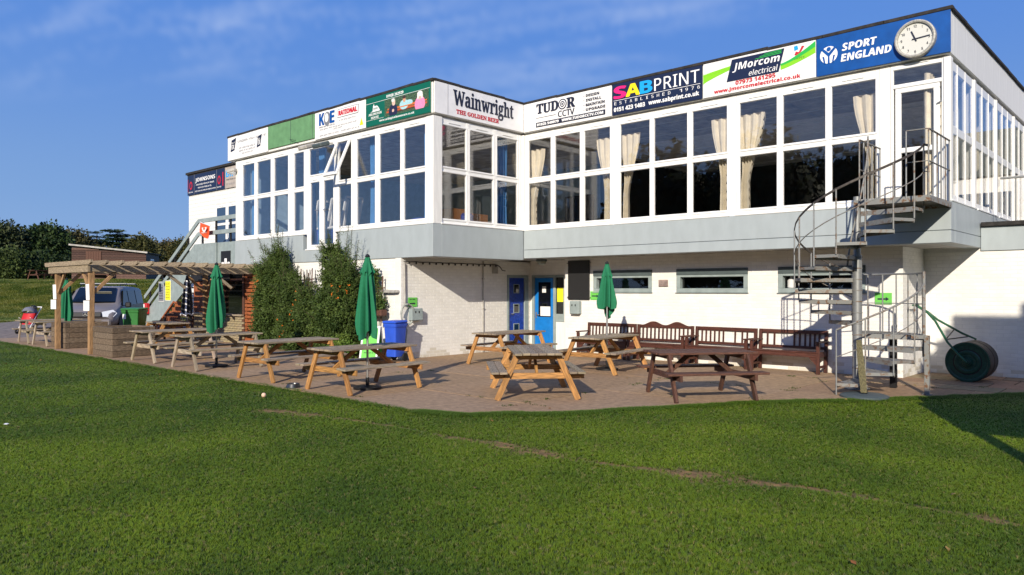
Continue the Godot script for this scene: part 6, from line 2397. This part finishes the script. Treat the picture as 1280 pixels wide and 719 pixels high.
# ---------------------------------------------------------------- shed
func make_shed() -> void:
	var at := Vector3(-64.3, 0, -19.6)
	at.y = 2.2
	var g := thing("shed", "weathered brown timber shed with a sloping mono pitch roof on the bank", "shed", at, deg_to_rad(56))
	var r := RandomNumberGenerator.new()
	r.seed = 3
	# front (towards +z) 7 m long, roof falls to the right
	var L := 5.3
	var topy := func(x: float) -> float: return lerpf(2.95, 2.4, x / L)
	var b := MB.new()
	b.prism(PackedVector2Array([Vector2(0.02, 0), Vector2(L - .02, 0), Vector2(L - .02, topy.call(L) - .02), Vector2(.02, topy.call(0.0) - .02)]), Transform3D(Basis(), Vector3(0, 0, -4.5)), 4.47)
	part("wall", b, M.black, g)
	for i in 18:
		var y := i * .172
		var x1 := L
		if y + .17 > 2.4: x1 = (2.95 - y - .17) / .55 * L
		if x1 < .3: break
		b = MB.new()
		var k := r.randf_range(.45, 1.35)
		b.col = Color(k, k * r.randf_range(.86, .98), k * r.randf_range(.84, .98))
		b.box(Vector3(x1 * .5, y + .085, 0), Vector3(x1, .158, .03), Basis(Vector3.RIGHT, -.12), .004)
		part("board", b, M.shedwood, g)
	b = MB.new()
	b.slab(Vector3(1.0, 1.5, .02), Vector3(2.1, 2.5, .05), .006)
	for i in 6: b.slab(Vector3(1.02 + i * .18, 1.52, .05), Vector3(1.02 + i * .18 + .165, 2.48, .065), .004)
	part("hatch", b, M.stainwood, g)
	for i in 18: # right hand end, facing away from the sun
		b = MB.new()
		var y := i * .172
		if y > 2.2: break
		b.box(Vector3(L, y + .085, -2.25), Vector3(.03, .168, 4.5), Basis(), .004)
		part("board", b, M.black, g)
	b = MB.new()
	b.slab(Vector3(L, .9, -2.6), Vector3(L + .03, 2.0, -1.4), .006)
	var w := part("window", b, M.upvc, g)
	b = MB.new()
	b.slab(Vector3(L + .02, 1.0, -2.5), Vector3(L + .04, 1.9, -2.05))
	b.slab(Vector3(L + .02, 1.0, -1.95), Vector3(L + .04, 1.9, -1.5))
	part("pane", b, M.darkglass, w)
	b = MB.new()
	b.bar(Vector3(-.15, 2.99, -2.2), Vector3(L + .15, 2.43, -2.2), 4.8, .08, Vector3.UP, .01)
	part("roof", b, M.roof, g)
	b = MB.new()
	b.bar(Vector3(-.15, 2.99, .22), Vector3(L + .15, 2.43, .22), .05, .13, Vector3.UP, .01)
	part("fascia", b, M.offwhite, g)

# ---------------------------------------------------------------- plants
func leaf_mesh(l: float, w: float) -> ArrayMesh:
	var b := MB.new()
	var n1 := Vector3(.3, 1, 0).normalized()
	var n2 := Vector3(-.3, 1, 0).normalized()
	var a := Vector3.ZERO
	var t := Vector3(0, -.1 * l, l)
	b.tri(a, Vector3(w, .12 * w, l * .45), t, n1, n1, n1)
	b.tri(a, t, Vector3(-w, .12 * w, l * .45), n2, n2, n2)
	return b.mesh()

func clump_mesh(n: int, rad: float, l: float, sd: int) -> ArrayMesh:
	# a spray of leaf sized faces
	var r := RandomNumberGenerator.new()
	r.seed = sd
	var b := MB.new()
	for i in n:
		var p := Vector3(r.randfn(), r.randfn() * .7, r.randfn()) * rad * .5
		var d := (p + Vector3(r.randfn(), r.randfn(), r.randfn()) * rad * .4).normalized()
		var s := d.cross(Vector3(r.randfn(), r.randfn(), r.randfn())).normalized()
		var nn := d.cross(s).normalized()
		if nn.y < 0: nn = -nn
		var ll := l * r.randf_range(.6, 1.3)
		b.tri(p, p + d * ll * .5 + s * ll * .28, p + d * ll, nn, nn, nn)
		b.tri(p, p + d * ll, p + d * ll * .5 - s * ll * .28, nn, nn, nn)
	return b.mesh()

func rand_basis(sc: float) -> Basis:
	return Basis(Vector3(rng.randfn(), rng.randfn(), rng.randfn()).normalized(), rng.randf() * TAU).scaled(Vector3.ONE * sc)

func make_shrub(at: Vector3, lobes: Array, shoots: Array, label: String, nleaf: int, dark: Color, light: Color, berries: Array) -> void:
	var g := thing("climbing_shrub", label, "shrub", at, 0, "evergreen shrubs against the front wall")
	var b := MB.new()
	for i in 7:
		if at.y > .1 or lobes[0][0].y < .3: break
		var p := Vector3(rng.randfn() * .2, 0, rng.randfn() * .08)
		var pts := [p]
		for k in 5:
			p += Vector3(rng.randfn() * .12, .45, rng.randfn() * .05)
			pts.append(p)
		b.tube(pts, [.03, .026, .022, .018, .012, .007], 6)
	if not b.v.is_empty(): part("stems", b, M.bark, g)
	var lm := clump_mesh(7, .075, .062, 5)
	var xf := []
	var cols := []
	var tot := 0.0
	for l in lobes: tot += l[1].x * l[1].y * l[1].z
	for l in lobes:
		var c: Vector3 = l[0]
		var rr: Vector3 = l[1]
		var n := int(nleaf * rr.x * rr.y * rr.z / tot)
		for i in n:
			var d := Vector3(rng.randfn(), rng.randfn(), rng.randfn()).normalized()
			var q := pow(rng.randf(), .28)
			var bump := 1.0 + .55 * nz.get_noise_3d((c.x + d.x) * 80, d.y * 80, d.z * 80) + .12 * rng.randfn() * q
			var p := c + d * rr * q * bump
			if p.y < .03 or p.z + at.z < -11.62: continue
			if lobes.size() > 2 and nz2.get_noise_3d(p.x * 75 + 9, p.y * 75, p.z * 50) < -.22: continue
			var k := clampf(.45 + nz2.get_noise_3d(p.x * 60, p.y * 60, p.z * 60) + rng.randfn() * .2, 0, 1)
			cols.append(dark.lerp(light, k) * rng.randf_range(.8, 1.2))
			xf.append(Transform3D(rand_basis(rng.randf_range(.7, 1.25)), p))
	if lobes.size() > 2:
		for i in 34: # short side shoots break the outline
			var l = lobes[rng.randi_range(0, lobes.size() - 1)]
			var d := Vector3(rng.randfn(), absf(rng.randfn()) * .7, absf(rng.randfn()) * .6).normalized()
			shoots.append([l[0] + d * l[1] * .85, (d + Vector3(0, .7, 0)).normalized(), rng.randf_range(.25, .6)])
	for s in shoots:
		var p: Vector3 = s[0]
		var d: Vector3 = s[1]
		var pts := []
		var n := 16
		for i in n:
			pts.append(p)
			if i > 1:
				for k in 3:
					cols.append(dark.lerp(light, rng.randf()) * 1.1)
					xf.append(Transform3D(rand_basis(rng.randf_range(.45, .85) * (1.1 - i / 24.0)), p + Vector3(rng.randfn(), rng.randfn(), rng.randfn()) * .03))
			p += (d + Vector3(rng.randfn() * .12, 0, rng.randfn() * .08)) * (s[2] / n)
		b = MB.new()
		b.tube(pts, .006, 5)
		part("shoot", b, M.bark, g)
	many("foliage", lm, M.leaf, xf, cols, g)
	if not berries.is_empty():
		var bx := []
		var bb := MB.new()
		for i in 7:
			var o := Vector3(rng.randfn(), rng.randfn(), rng.randfn()) * .022
			var rings := []
			for t in 4:
				var ring := PackedVector3Array()
				for k in 6: ring.append(o + Vector3(cos(TAU * k / 6) * sin(PI * (t + .3) / 3.6), cos(PI * (t + .3) / 3.6), sin(TAU * k / 6) * sin(PI * (t + .3) / 3.6)) * .011)
				rings.append(ring)
			bb.loft(rings)
		var bm := bb.mesh()
		for c in berries:
			for i in 3:
				bx.append(Transform3D(rand_basis(rng.randf_range(.6, 1.0)), c + Vector3(rng.randfn() * .09, rng.randfn() * .13, rng.randfn() * .05)))
		many("berries", bm, M.berry, bx, [], g)

func make_shrubs() -> void:
	var dk := Color(.026, .050, .010)
	var lt := Color(.085, .125, .028)
	make_shrub(Vector3(-19.7, 0, -11.2), [[Vector3(0, .8, 0), Vector3(.72, .9, .42)], [Vector3(-.1, 1.6, -.05), Vector3(.62, .6, .38)], [Vector3(.15, 2.2, -.1), Vector3(.5, .5, .3)], [Vector3(-.35, 2.1, 0), Vector3(.3, .45, .25)], [Vector3(.3, 2.6, -.1), Vector3(.25, .35, .2)]],
		[[Vector3(.1, 2.5, 0), Vector3(-.2, 1, 0), 1.0], [Vector3(.3, 2.6, 0), Vector3(.05, 1, 0), 1.05], [Vector3(.5, 2.5, 0), Vector3(.12, 1, 0), .95], [Vector3(-.4, 2.2, .1), Vector3(-.75, .8, .1), .9], [Vector3(-.1, 2.4, .1), Vector3(-.4, 1, .1), .9], [Vector3(.45, 2.7, 0), Vector3(.0, 1, .1), .8], [Vector3(.7, 2.2, .1), Vector3(.4, .9, .1), .6]],
		"tall dark shrub with upright shoots against the wall beside the pergola", 9000, dk, lt, [Vector3(-.3, 1.95, .38), Vector3(-.25, 1.6, .42)])
	make_shrub(Vector3(-18.0, 0, -11.2), [[Vector3(-.1, .6, .05), Vector3(.95, .65, .45)], [Vector3(-.5, 1.35, 0), Vector3(.42, .75, .35)], [Vector3(.45, 1.2, 0), Vector3(.5, .55, .36)]],
		[[Vector3(-.6, 1.9, 0), Vector3(-.2, 1, 0), .55], [Vector3(-.4, 1.8, 0), Vector3(.1, 1, 0), .6], [Vector3(.1, 1.6, 0), Vector3(.1, 1, 0), .5]],
		"lower dark shrub with orange berries between the two tall shrubs", 8000, dk, lt * .9, [Vector3(-.1, 1.15, .42), Vector3(.05, 1.45, .36), Vector3(-.3, .75, .5), Vector3(-.35, .5, .52)])
	make_shrub(Vector3(-16.4, 0, -11.2), [[Vector3(0, .8, 0), Vector3(.9, .9, .45)], [Vector3(.1, 1.5, -.05), Vector3(.78, .6, .4)], [Vector3(-.15, 2.1, -.1), Vector3(.55, .5, .32)], [Vector3(.4, 1.95, 0), Vector3(.38, .4, .28)], [Vector3(-.3, 2.5, -.1), Vector3(.3, .35, .22)]],
		[[Vector3(-.4, 2.6, 0), Vector3(-.1, 1, 0), .7], [Vector3(0, 2.5, 0), Vector3(.1, 1, 0), .9], [Vector3(.3, 2.4, 0), Vector3(.2, 1, 0), 1.0], [Vector3(.55, 2.3, .05), Vector3(.22, 1, .1), 1.05], [Vector3(.75, 2.1, 0), Vector3(.15, 1, 0), .9], [Vector3(-.6, 2.4, 0), Vector3(-.35, .9, .1), .6]],
		"tallest dark shrub with upright shoots and orange berries, nearest the white wall corner", 14000, dk, lt, [Vector3(.62, 1.75, .36), Vector3(.85, 1.72, .3), Vector3(.4, 1.6, .42)])
	# low light green plant at its foot, potted marigolds on the wall end
	make_shrub(Vector3(-15.75, 0, -10.9), [[Vector3(0, .22, 0), Vector3(.34, .28, .26)]], [], "small light green plant at the foot of the tallest shrub", 900, Color(.06, .12, .02), Color(.16, .22, .04), [])
	make_shrub(Vector3(-15.1, 1.22, -11.42), [[Vector3(0, .12, 0), Vector3(.28, .2, .16)], [Vector3(-.1, .75, 0), Vector3(.14, .3, .12)]], [[Vector3(.1, .1, 0), Vector3(.3, 1, 0), .5], [Vector3(.0, .1, 0), Vector3(.1, 1, 0), .55], [Vector3(-.1, .6, 0), Vector3(-.1, 1, 0), .5]], "orange flowering plant in a hanging trough at the white wall end", 500, Color(.04, .08, .02), Color(.1, .14, .03), [Vector3(.0, .08, .14), Vector3(-.1, .12, .12), Vector3(.12, .1, .12), Vector3(-.16, .7, .06), Vector3(-.05, .02, .14)])
	var g := thing("wall_trough", "hanging trough holding the orange flowers by the white wall corner", "trough", Vector3(-15.1, 1.08, -11.5))
	var b := MB.new()
	b.box(Vector3(0, 0.05, .06), Vector3(.6, .16, .2), Basis(), .02)
	part("trough", b, M.stainwood, g)
	g = thing("wall_ledge", "short white ledge on the wall beside the orange flowers", "ledge", Vector3(-14.75, 1.66, -11.6))
	b = MB.new()
	b.box(Vector3(.0, 0, .02), Vector3(.62, .07, .1), Basis(), .01)
	part("ledge", b, M.offwhite, g)
	# bits of trellis standing out of the shrubs
	for e in [[Vector3(-18.5, 1.65, -11.55), "broken dark red trellis standing out of the low shrub"], [Vector3(-15.35, 1.4, -11.55), "dark trellis stakes rising behind the nearest parasol at the wall"]]:
		g = thing("trellis", e[1], "trellis", e[0], 0, "trellis pieces at the wall")
		for i in 5:
			b = MB.new()
			b.bar(Vector3(-.4 + i * .17, -.6, 0), Vector3(-.36 + i * .19, .55 + .1 * sin(i * 2.0), .03), .03, .02, Vector3.UP, .003)
			part("stake", b, M.stainwood, g)
		for y in [.0, .3]:
			b = MB.new()
			b.bar(Vector3(-.55, y, .03), Vector3(.5, y + .05, .03), .02, .03, Vector3.UP, .003)
			part("lath", b, M.stainwood, g)

func make_tree(called: String, at: Vector3, h: float, crown: Array, n: int, dark: Color, light: Color, label: String, category := "tree", cl := .55, conifer := false) -> Node3D:
	at.y = hill(at.x, at.z) - .1
	var g := thing(called, label, category, at)
	var b := MB.new()
	b.tube([Vector3.ZERO, Vector3(.1, h * .3, 0), Vector3(0, h * .55, .1), Vector3(.1, h * (.95 if conifer else .75), 0)], [h * .035, h * .028, h * .018, .04], 9)
	for i in 9:
		var a := rng.randf() * TAU
		var y := h * rng.randf_range(.3, .65)
		b.tube([Vector3(0, y, 0), Vector3(cos(a) * h * .1, y + h * .06, sin(a) * h * .1), Vector3(cos(a) * h * .2, y + h * (.02 if conifer else .16), sin(a) * h * .2)], [h * .014, h * .009, .03], 6)
	part("trunk", b, M.bark, g)
	var xf := []
	var cols := []
	var tot := 0.0
	for l in crown: tot += l[1].x * l[1].y * l[1].z
	for l in crown:
		var c: Vector3 = l[0] * h
		var rr: Vector3 = l[1] * h
		for i in int(n * l[1].x * l[1].y * l[1].z / tot):
			var d := Vector3(rng.randfn(), rng.randfn(), rng.randfn()).normalized()
			var q := pow(rng.randf(), .4)
			var bump := 1.0 + .45 * nz.get_noise_3d((c.x + d.x * rr.x) * 22, (c.y + d.y * rr.y) * 22, d.z * rr.z * 22)
			var p := c + d * rr * q * bump
			if nz2.get_noise_3d(p.x * 30, p.y * 30, p.z * 30) < -.28: continue
			var k := clampf(.5 + nz.get_noise_3d(p.x * 18, p.y * 18, p.z * 18 + 40) + rng.randfn() * .18, 0, 1)
			cols.append(dark.lerp(light, k) * rng.randf_range(.75, 1.25))
			var bs := rand_basis(rng.randf_range(.7, 1.3))
			if conifer: bs = Basis(Vector3.UP, rng.randf() * TAU).scaled(Vector3(1.5, .5, 1.5) * rng.randf_range(.6, 1.1))
			xf.append(Transform3D(bs, p))
	many("crown", clump_mesh(9, cl * 1.3, cl * .55, 9), M.leaf, xf, cols, g)
	return g

func make_trees() -> void:
	var V := func(x: float, y: float, z: float) -> Vector3: return Vector3(x, y, z)
	# d = distance ahead, s = to the right of the view axis
	var at := func(u: float, d: float) -> Vector3:
		var s := (u - 640.0) / 936.85 * d
		return Vector3(-d * .677 + s * .736, 0, -d * .736 - s * .677)
	var round_crown := [[Vector3(0, .62, 0), Vector3(.36, .36, .36)], [Vector3(.2, .45, .1), Vector3(.26, .22, .26)], [Vector3(-.22, .42, -.05), Vector3(.26, .24, .26)], [Vector3(0, .25, 0), Vector3(.34, .16, .3)]]
	var low_crown := [[Vector3(0, .5, 0), Vector3(.6, .45, .5)], [Vector3(.4, .35, .1), Vector3(.4, .35, .35)], [Vector3(-.4, .35, .1), Vector3(.4, .35, .35)]]
	var cedar := []
	for i in 9: cedar.append([Vector3(.08 * sin(i * 2.4), .3 + i * .078, .08 * cos(i * 2.4)), Vector3(.34 - i * .031, .018, .34 - i * .031)])
	var dk := Color(.012, .026, .008)
	var dg := Color(.045, .075, .02)
	make_tree("broadleaf_tree", at.call(56.0, 84.0), 6.2, round_crown, 5200, dk, dg, "large dense dark green tree at the far left behind the bank")
	make_tree("broadleaf_tree", at.call(-2.0, 80.0), 6.2, round_crown, 3600, dk, Color(.06, .07, .028), "dark grey green tree at the left edge of the picture")
	make_tree("broadleaf_tree", at.call(-52.0, 76.0), 6.3, round_crown, 2600, dk, dg, "tall dark tree just outside the left edge")
	make_tree("broadleaf_tree", at.call(92.0, 98.0), 6.5, round_crown, 4200, Color(.03, .034, .012), Color(.085, .075, .03), "brownish green tree behind the timber shed's left end")
	make_tree("broadleaf_tree", at.call(16.0, 70.0), 3.0, low_crown, 3400, dk, Color(.06, .085, .022), "broad low bush in front of the dark trees at the far left", "bush", .4)
	make_tree("broadleaf_tree", at.call(52.0, 72.0), 2.7, low_crown, 3400, dk, Color(.03, .05, .014), "very dark bush in front of the dense dark green tree", "bush", .4)
	make_tree("broadleaf_tree", at.call(84.0, 74.0), 2.2, low_crown, 2600, dk, Color(.03, .05, .014), "very dark bush at the left end of the timber shed", "bush", .4)
	make_tree("cedar_tree", at.call(121.0, 104.0), 7.2, cedar, 1100, dk, Color(.03, .05, .024), "slim layered conifer behind the shed roof", "conifer", .5, true)
	make_tree("cedar_tree", at.call(146.0, 102.0), 7.3, cedar, 2300, dk, Color(.03, .052, .026), "broad layered cedar behind the shed roof", "conifer", .6, true)
	make_tree("broadleaf_tree", at.call(177.0, 100.0), 5.9, round_crown, 3200, Color(.03, .036, .01), Color(.10, .095, .03), "olive green tree behind the right end of the shed")
	make_tree("broadleaf_tree", at.call(132.0, 98.0), 4.6, low_crown, 2600, Color(.03, .036, .01), Color(.08, .08, .025), "low olive trees filling the gap behind the shed roof")
	make_tree("broadleaf_tree", at.call(208.0, 112.0), 5.8, round_crown, 2600, Color(.04, .04, .012), Color(.13, .085, .03), "autumn brown tree left of the outside steps")
	make_tree("broadleaf_tree", at.call(228.0, 110.0), 6.0, round_crown, 2600, Color(.035, .045, .012), Color(.11, .09, .03), "autumn olive tree just left of the white block")
	make_tree("broadleaf_tree", at.call(252.0, 112.0), 5.9, round_crown, 1800, Color(.04, .04, .012), Color(.13, .085, .03), "autumn tree mostly hidden behind the white block")
	# a woodland all round the ground, seen only in the window glass and from the side
	var proto := MB.new()
	var r := RandomNumberGenerator.new()
	r.seed = 17
	var xf := []
	var cols := []
	for i in 190:
		var a := deg_to_rad(r.randf_range(-70.0, 184.0)) # anticlockwise from +x, away from the building
		var dist := r.randf_range(90, 125)
		var hh := r.randf_range(1.05, 1.75)
		if a > deg_to_rad(138): hh *= .42 # lower and farther trees that way
		elif a > deg_to_rad(128): hh *= .7
		xf.append(Transform3D(Basis(Vector3.UP, r.randf() * TAU).scaled(Vector3(hh, hh, hh)), Vector3(cos(a) * dist - 8, -.2, sin(a) * dist - 8)))
		cols.append(Color(.9, .9, .8) * r.randf_range(.7, 1.2))
	for i in 4200:
		var d := Vector3(r.randfn(), r.randfn(), r.randfn()).normalized()
		var q := pow(r.randf(), .4)
		var p := Vector3(0, 8.0, 0) + d * Vector3(5.2, 6.4, 5.2) * q * (1.0 + .4 * nz.get_noise_3d(d.x * 60, d.y * 60, d.z * 60))
		if p.y < .3: continue
		var e := Vector3(r.randfn(), r.randfn(), r.randfn()).normalized()
		var s := e.cross(d).normalized()
		var k := clampf(.5 + nz.get_noise_3d(p.x * 14, p.y * 14, p.z * 14) * 1.2, 0, 1)
		proto.col = Color(.015, .026, .008).lerp(Color(.045, .06, .018), k)
		var nn := (d + Vector3.UP * .4).normalized()
		proto.tri(p - e * .38, p + s * .26, p + e * .4, nn, nn, nn)
		proto.tri(p - e * .38, p + e * .4, p - s * .26, nn, nn, nn)
	proto.col = Color(.06, .045, .03)
	proto.tube([Vector3.ZERO, Vector3(0, 6, 0)], .3, 6)
	tag(many("woodland", proto.mesh(), M.leaf, xf, cols, self), "woodland round the far side of the cricket ground", "woodland")

# ---------------------------------------------------------------- off to the right: the stand whose shadow falls on the wall
func make_scoreboard() -> void:
	var g := thing("score_board", "dark timber score board on tall legs standing on the lawn to the right", "score board", Vector3(1.98, 0, -5.6))
	var b := MB.new()
	for x in [-1.55, 2.6]:
		b.slab(Vector3(x - .09, 0, -.1), Vector3(x + .09, 2.4 if x < 0 else 7.0, -.045), .01)
	part("legs", b, M.stainwood, g)
	# boards; the left side steps in towards a shallow gable
	var prof := [[2.2, -1.66], [3.3, -1.63], [4.5, -.75], [5.5, -.5], [6.15, -.05], [6.7, .25], [6.9, 1.1], [7.1, 2.8]]
	for i in 18:
		b = MB.new()
		var y := 2.3 + i * .265
		var x0: float = -1.66
		for k in prof.size() - 1:
			if y + .13 >= prof[k][0] and y + .13 < prof[k + 1][0]: x0 = lerpf(prof[k][1], prof[k + 1][1], (y + .13 - prof[k][0]) / (prof[k + 1][0] - prof[k][0]))
		b.slab(Vector3(x0, y, -.04), Vector3(2.8, y + .262, .04), .006)
		part("board", b, M.shedwood, g)
	b = MB.new()
	b.bar(Vector3(-1.55, .3, .0), Vector3(-.2, 2.3, .0), .08, .1)
	part("brace", b, M.stainwood, g)

func make_fallen_leaves() -> void:
	var xf := []
	var cols := []
	for i in 190:
		var p := Vector3(rng.randf_range(-22, 0), .012, rng.randf_range(-15.4, -2.2))
		var onlawn := Geometry2D.is_point_in_polygon(Vector2(p.x, p.z), lawn_poly())
		if onlawn and rng.randf() < .55: continue
		if not onlawn: p.y = .006
		var bs := Basis(Vector3(rng.randfn() * .3, 1, rng.randfn() * .3).normalized(), rng.randf() * TAU).scaled(Vector3.ONE * rng.randf_range(.6, 1.2))
		xf.append(Transform3D(bs, p))
		cols.append(Color(.22, .09, .03).lerp(Color(.32, .22, .06), rng.randf()))
	tag(many("fallen_leaves", leaf_mesh(.055, .018), M.leaf, xf, cols, self), "scattered dry brown leaves on the lawn and the paving", "leaves")

func make_pushchair() -> void:
	var g := thing("pushchair", "red and grey folded pushchair with dark hood behind the leftmost picnic table", "pushchair", Vector3(-33.6, 0, -8.75), deg_to_rad(40))
	var b := MB.new()
	for s in [-.22, .22]:
		b.tube([Vector3(s, .12, .35), Vector3(s, .62, -.05), Vector3(s, 1.02, -.42)], .016, 8)
		b.tube([Vector3(s, .12, -.3), Vector3(s, .55, .1), Vector3(s, .62, .25)], .014, 8)
	b.tube([Vector3(-.22, 1.02, -.42), Vector3(.22, 1.02, -.42)], .018, 8)
	part("frame", b, M.signwhite, g)
	var rings := []
	for i in 6:
		var t := i / 5.0
		var y := .36 + t * .42
		rings.append(PackedVector3Array([Vector3(-.2, y, .26 - t * .22), Vector3(.2, y, .26 - t * .22), Vector3(.21, y + .04, -.06 - t * .2), Vector3(-.21, y + .04, -.06 - t * .2)]))
	b = MB.new()
	b.loft(rings)
	part("seat", b, M.redbox, g)
	rings = []
	for i in 7:
		var a := -0.3 + i * .36
		var ring := PackedVector3Array()
		for k in 9:
			var c := PI * k / 8.0
			ring.append(Vector3(cos(c) * .25, .80 + sin(c) * .24 * sin(a * .8 + .6), -.1 + .28 * cos(a) * (.4 + .6 * sin(c))))
		rings.append(ring)
	b = MB.new()
	b.loft(rings, false, false)
	part("hood", b, mat(C8(112, 114, 130), .9, {"tex": "soft"}), g)
	b = MB.new()
	b.box(Vector3(.1, .98, -.12), Vector3(.26, .22, .26), Basis(Vector3(1, .3, .2).normalized(), .6), .09)
	part("bag", b, M.black, g)
	for p in [Vector3(-.22, .11, .36), Vector3(.22, .11, .36), Vector3(-.22, .11, -.3), Vector3(.22, .11, -.3)]:
		b = MB.new()
		b.lathe([Vector2(.05, -.02), Vector2(.105, -.02), Vector2(.11, 0), Vector2(.105, .02), Vector2(.05, .02)], p, 18, Basis(Vector3.UP, Vector3.RIGHT, Vector3.BACK))
		part("wheel", b, M.rubber, g)
	b = MB.new()
	b.box(Vector3(0, .5, .20), Vector3(.2, .1, .01), Basis(Vector3.RIGHT, -.45))
	part("patch", b, M.signwhite, g)

func _ready() -> void:
	rng.seed = 20240
	nz.seed = 4
	nz.frequency = .02
	nz.fractal_octaves = 4
	nz2.seed = 12
	nz2.frequency = .03
	nz2.fractal_octaves = 3
	# camera, sky, sun, exposure
	var cam := Camera3D.new()
	cam.name = "camera"
	cam.position = Vector3(0, 1.7, 0)
	cam.rotation_degrees = Vector3(.1754, 42.6, 0)
	cam.fov = 41.99
	cam.near = .05
	cam.far = 4000
	add_child(cam)
	cam.current = true
	var env := Environment.new()
	env.background_mode = Environment.BG_SKY
	env.sky = make_sky()
	env.background_energy_multiplier = 1.0
	env.ambient_light_source = Environment.AMBIENT_SOURCE_SKY
	env.tonemap_mode = Environment.TONE_MAPPER_LINEAR
	env.tonemap_exposure = 1.22
	env.sdfgi_enabled = true
	env.ssao_enabled = true
	env.ssil_enabled = true
	var we := WorldEnvironment.new()
	we.name = "world"
	we.environment = env
	add_child(we)
	var sun := DirectionalLight3D.new()
	sun.name = "sun"
	sun.light_energy = 1.5
	sun.light_color = Color(1.0, .955, .88)
	sun.light_angular_distance = .5
	sun.shadow_enabled = true
	add_child(sun)
	sun.look_at_from_position(Vector3.ZERO, SUN, Vector3.UP)
	make_materials()
	make_ground()
	make_patio()
	make_clubhouse()
	make_annex()
	make_bar()
	make_pergola()
	make_shed()
	make_scoreboard()
	make_trees()
	make_shrubs()
	make_grass()
	make_signs()
	make_spiral()
	make_van()
	put_tables()
	put_benches()
	put_parasols()
	put_small()
	make_pushchair()
	make_fallen_leaves()
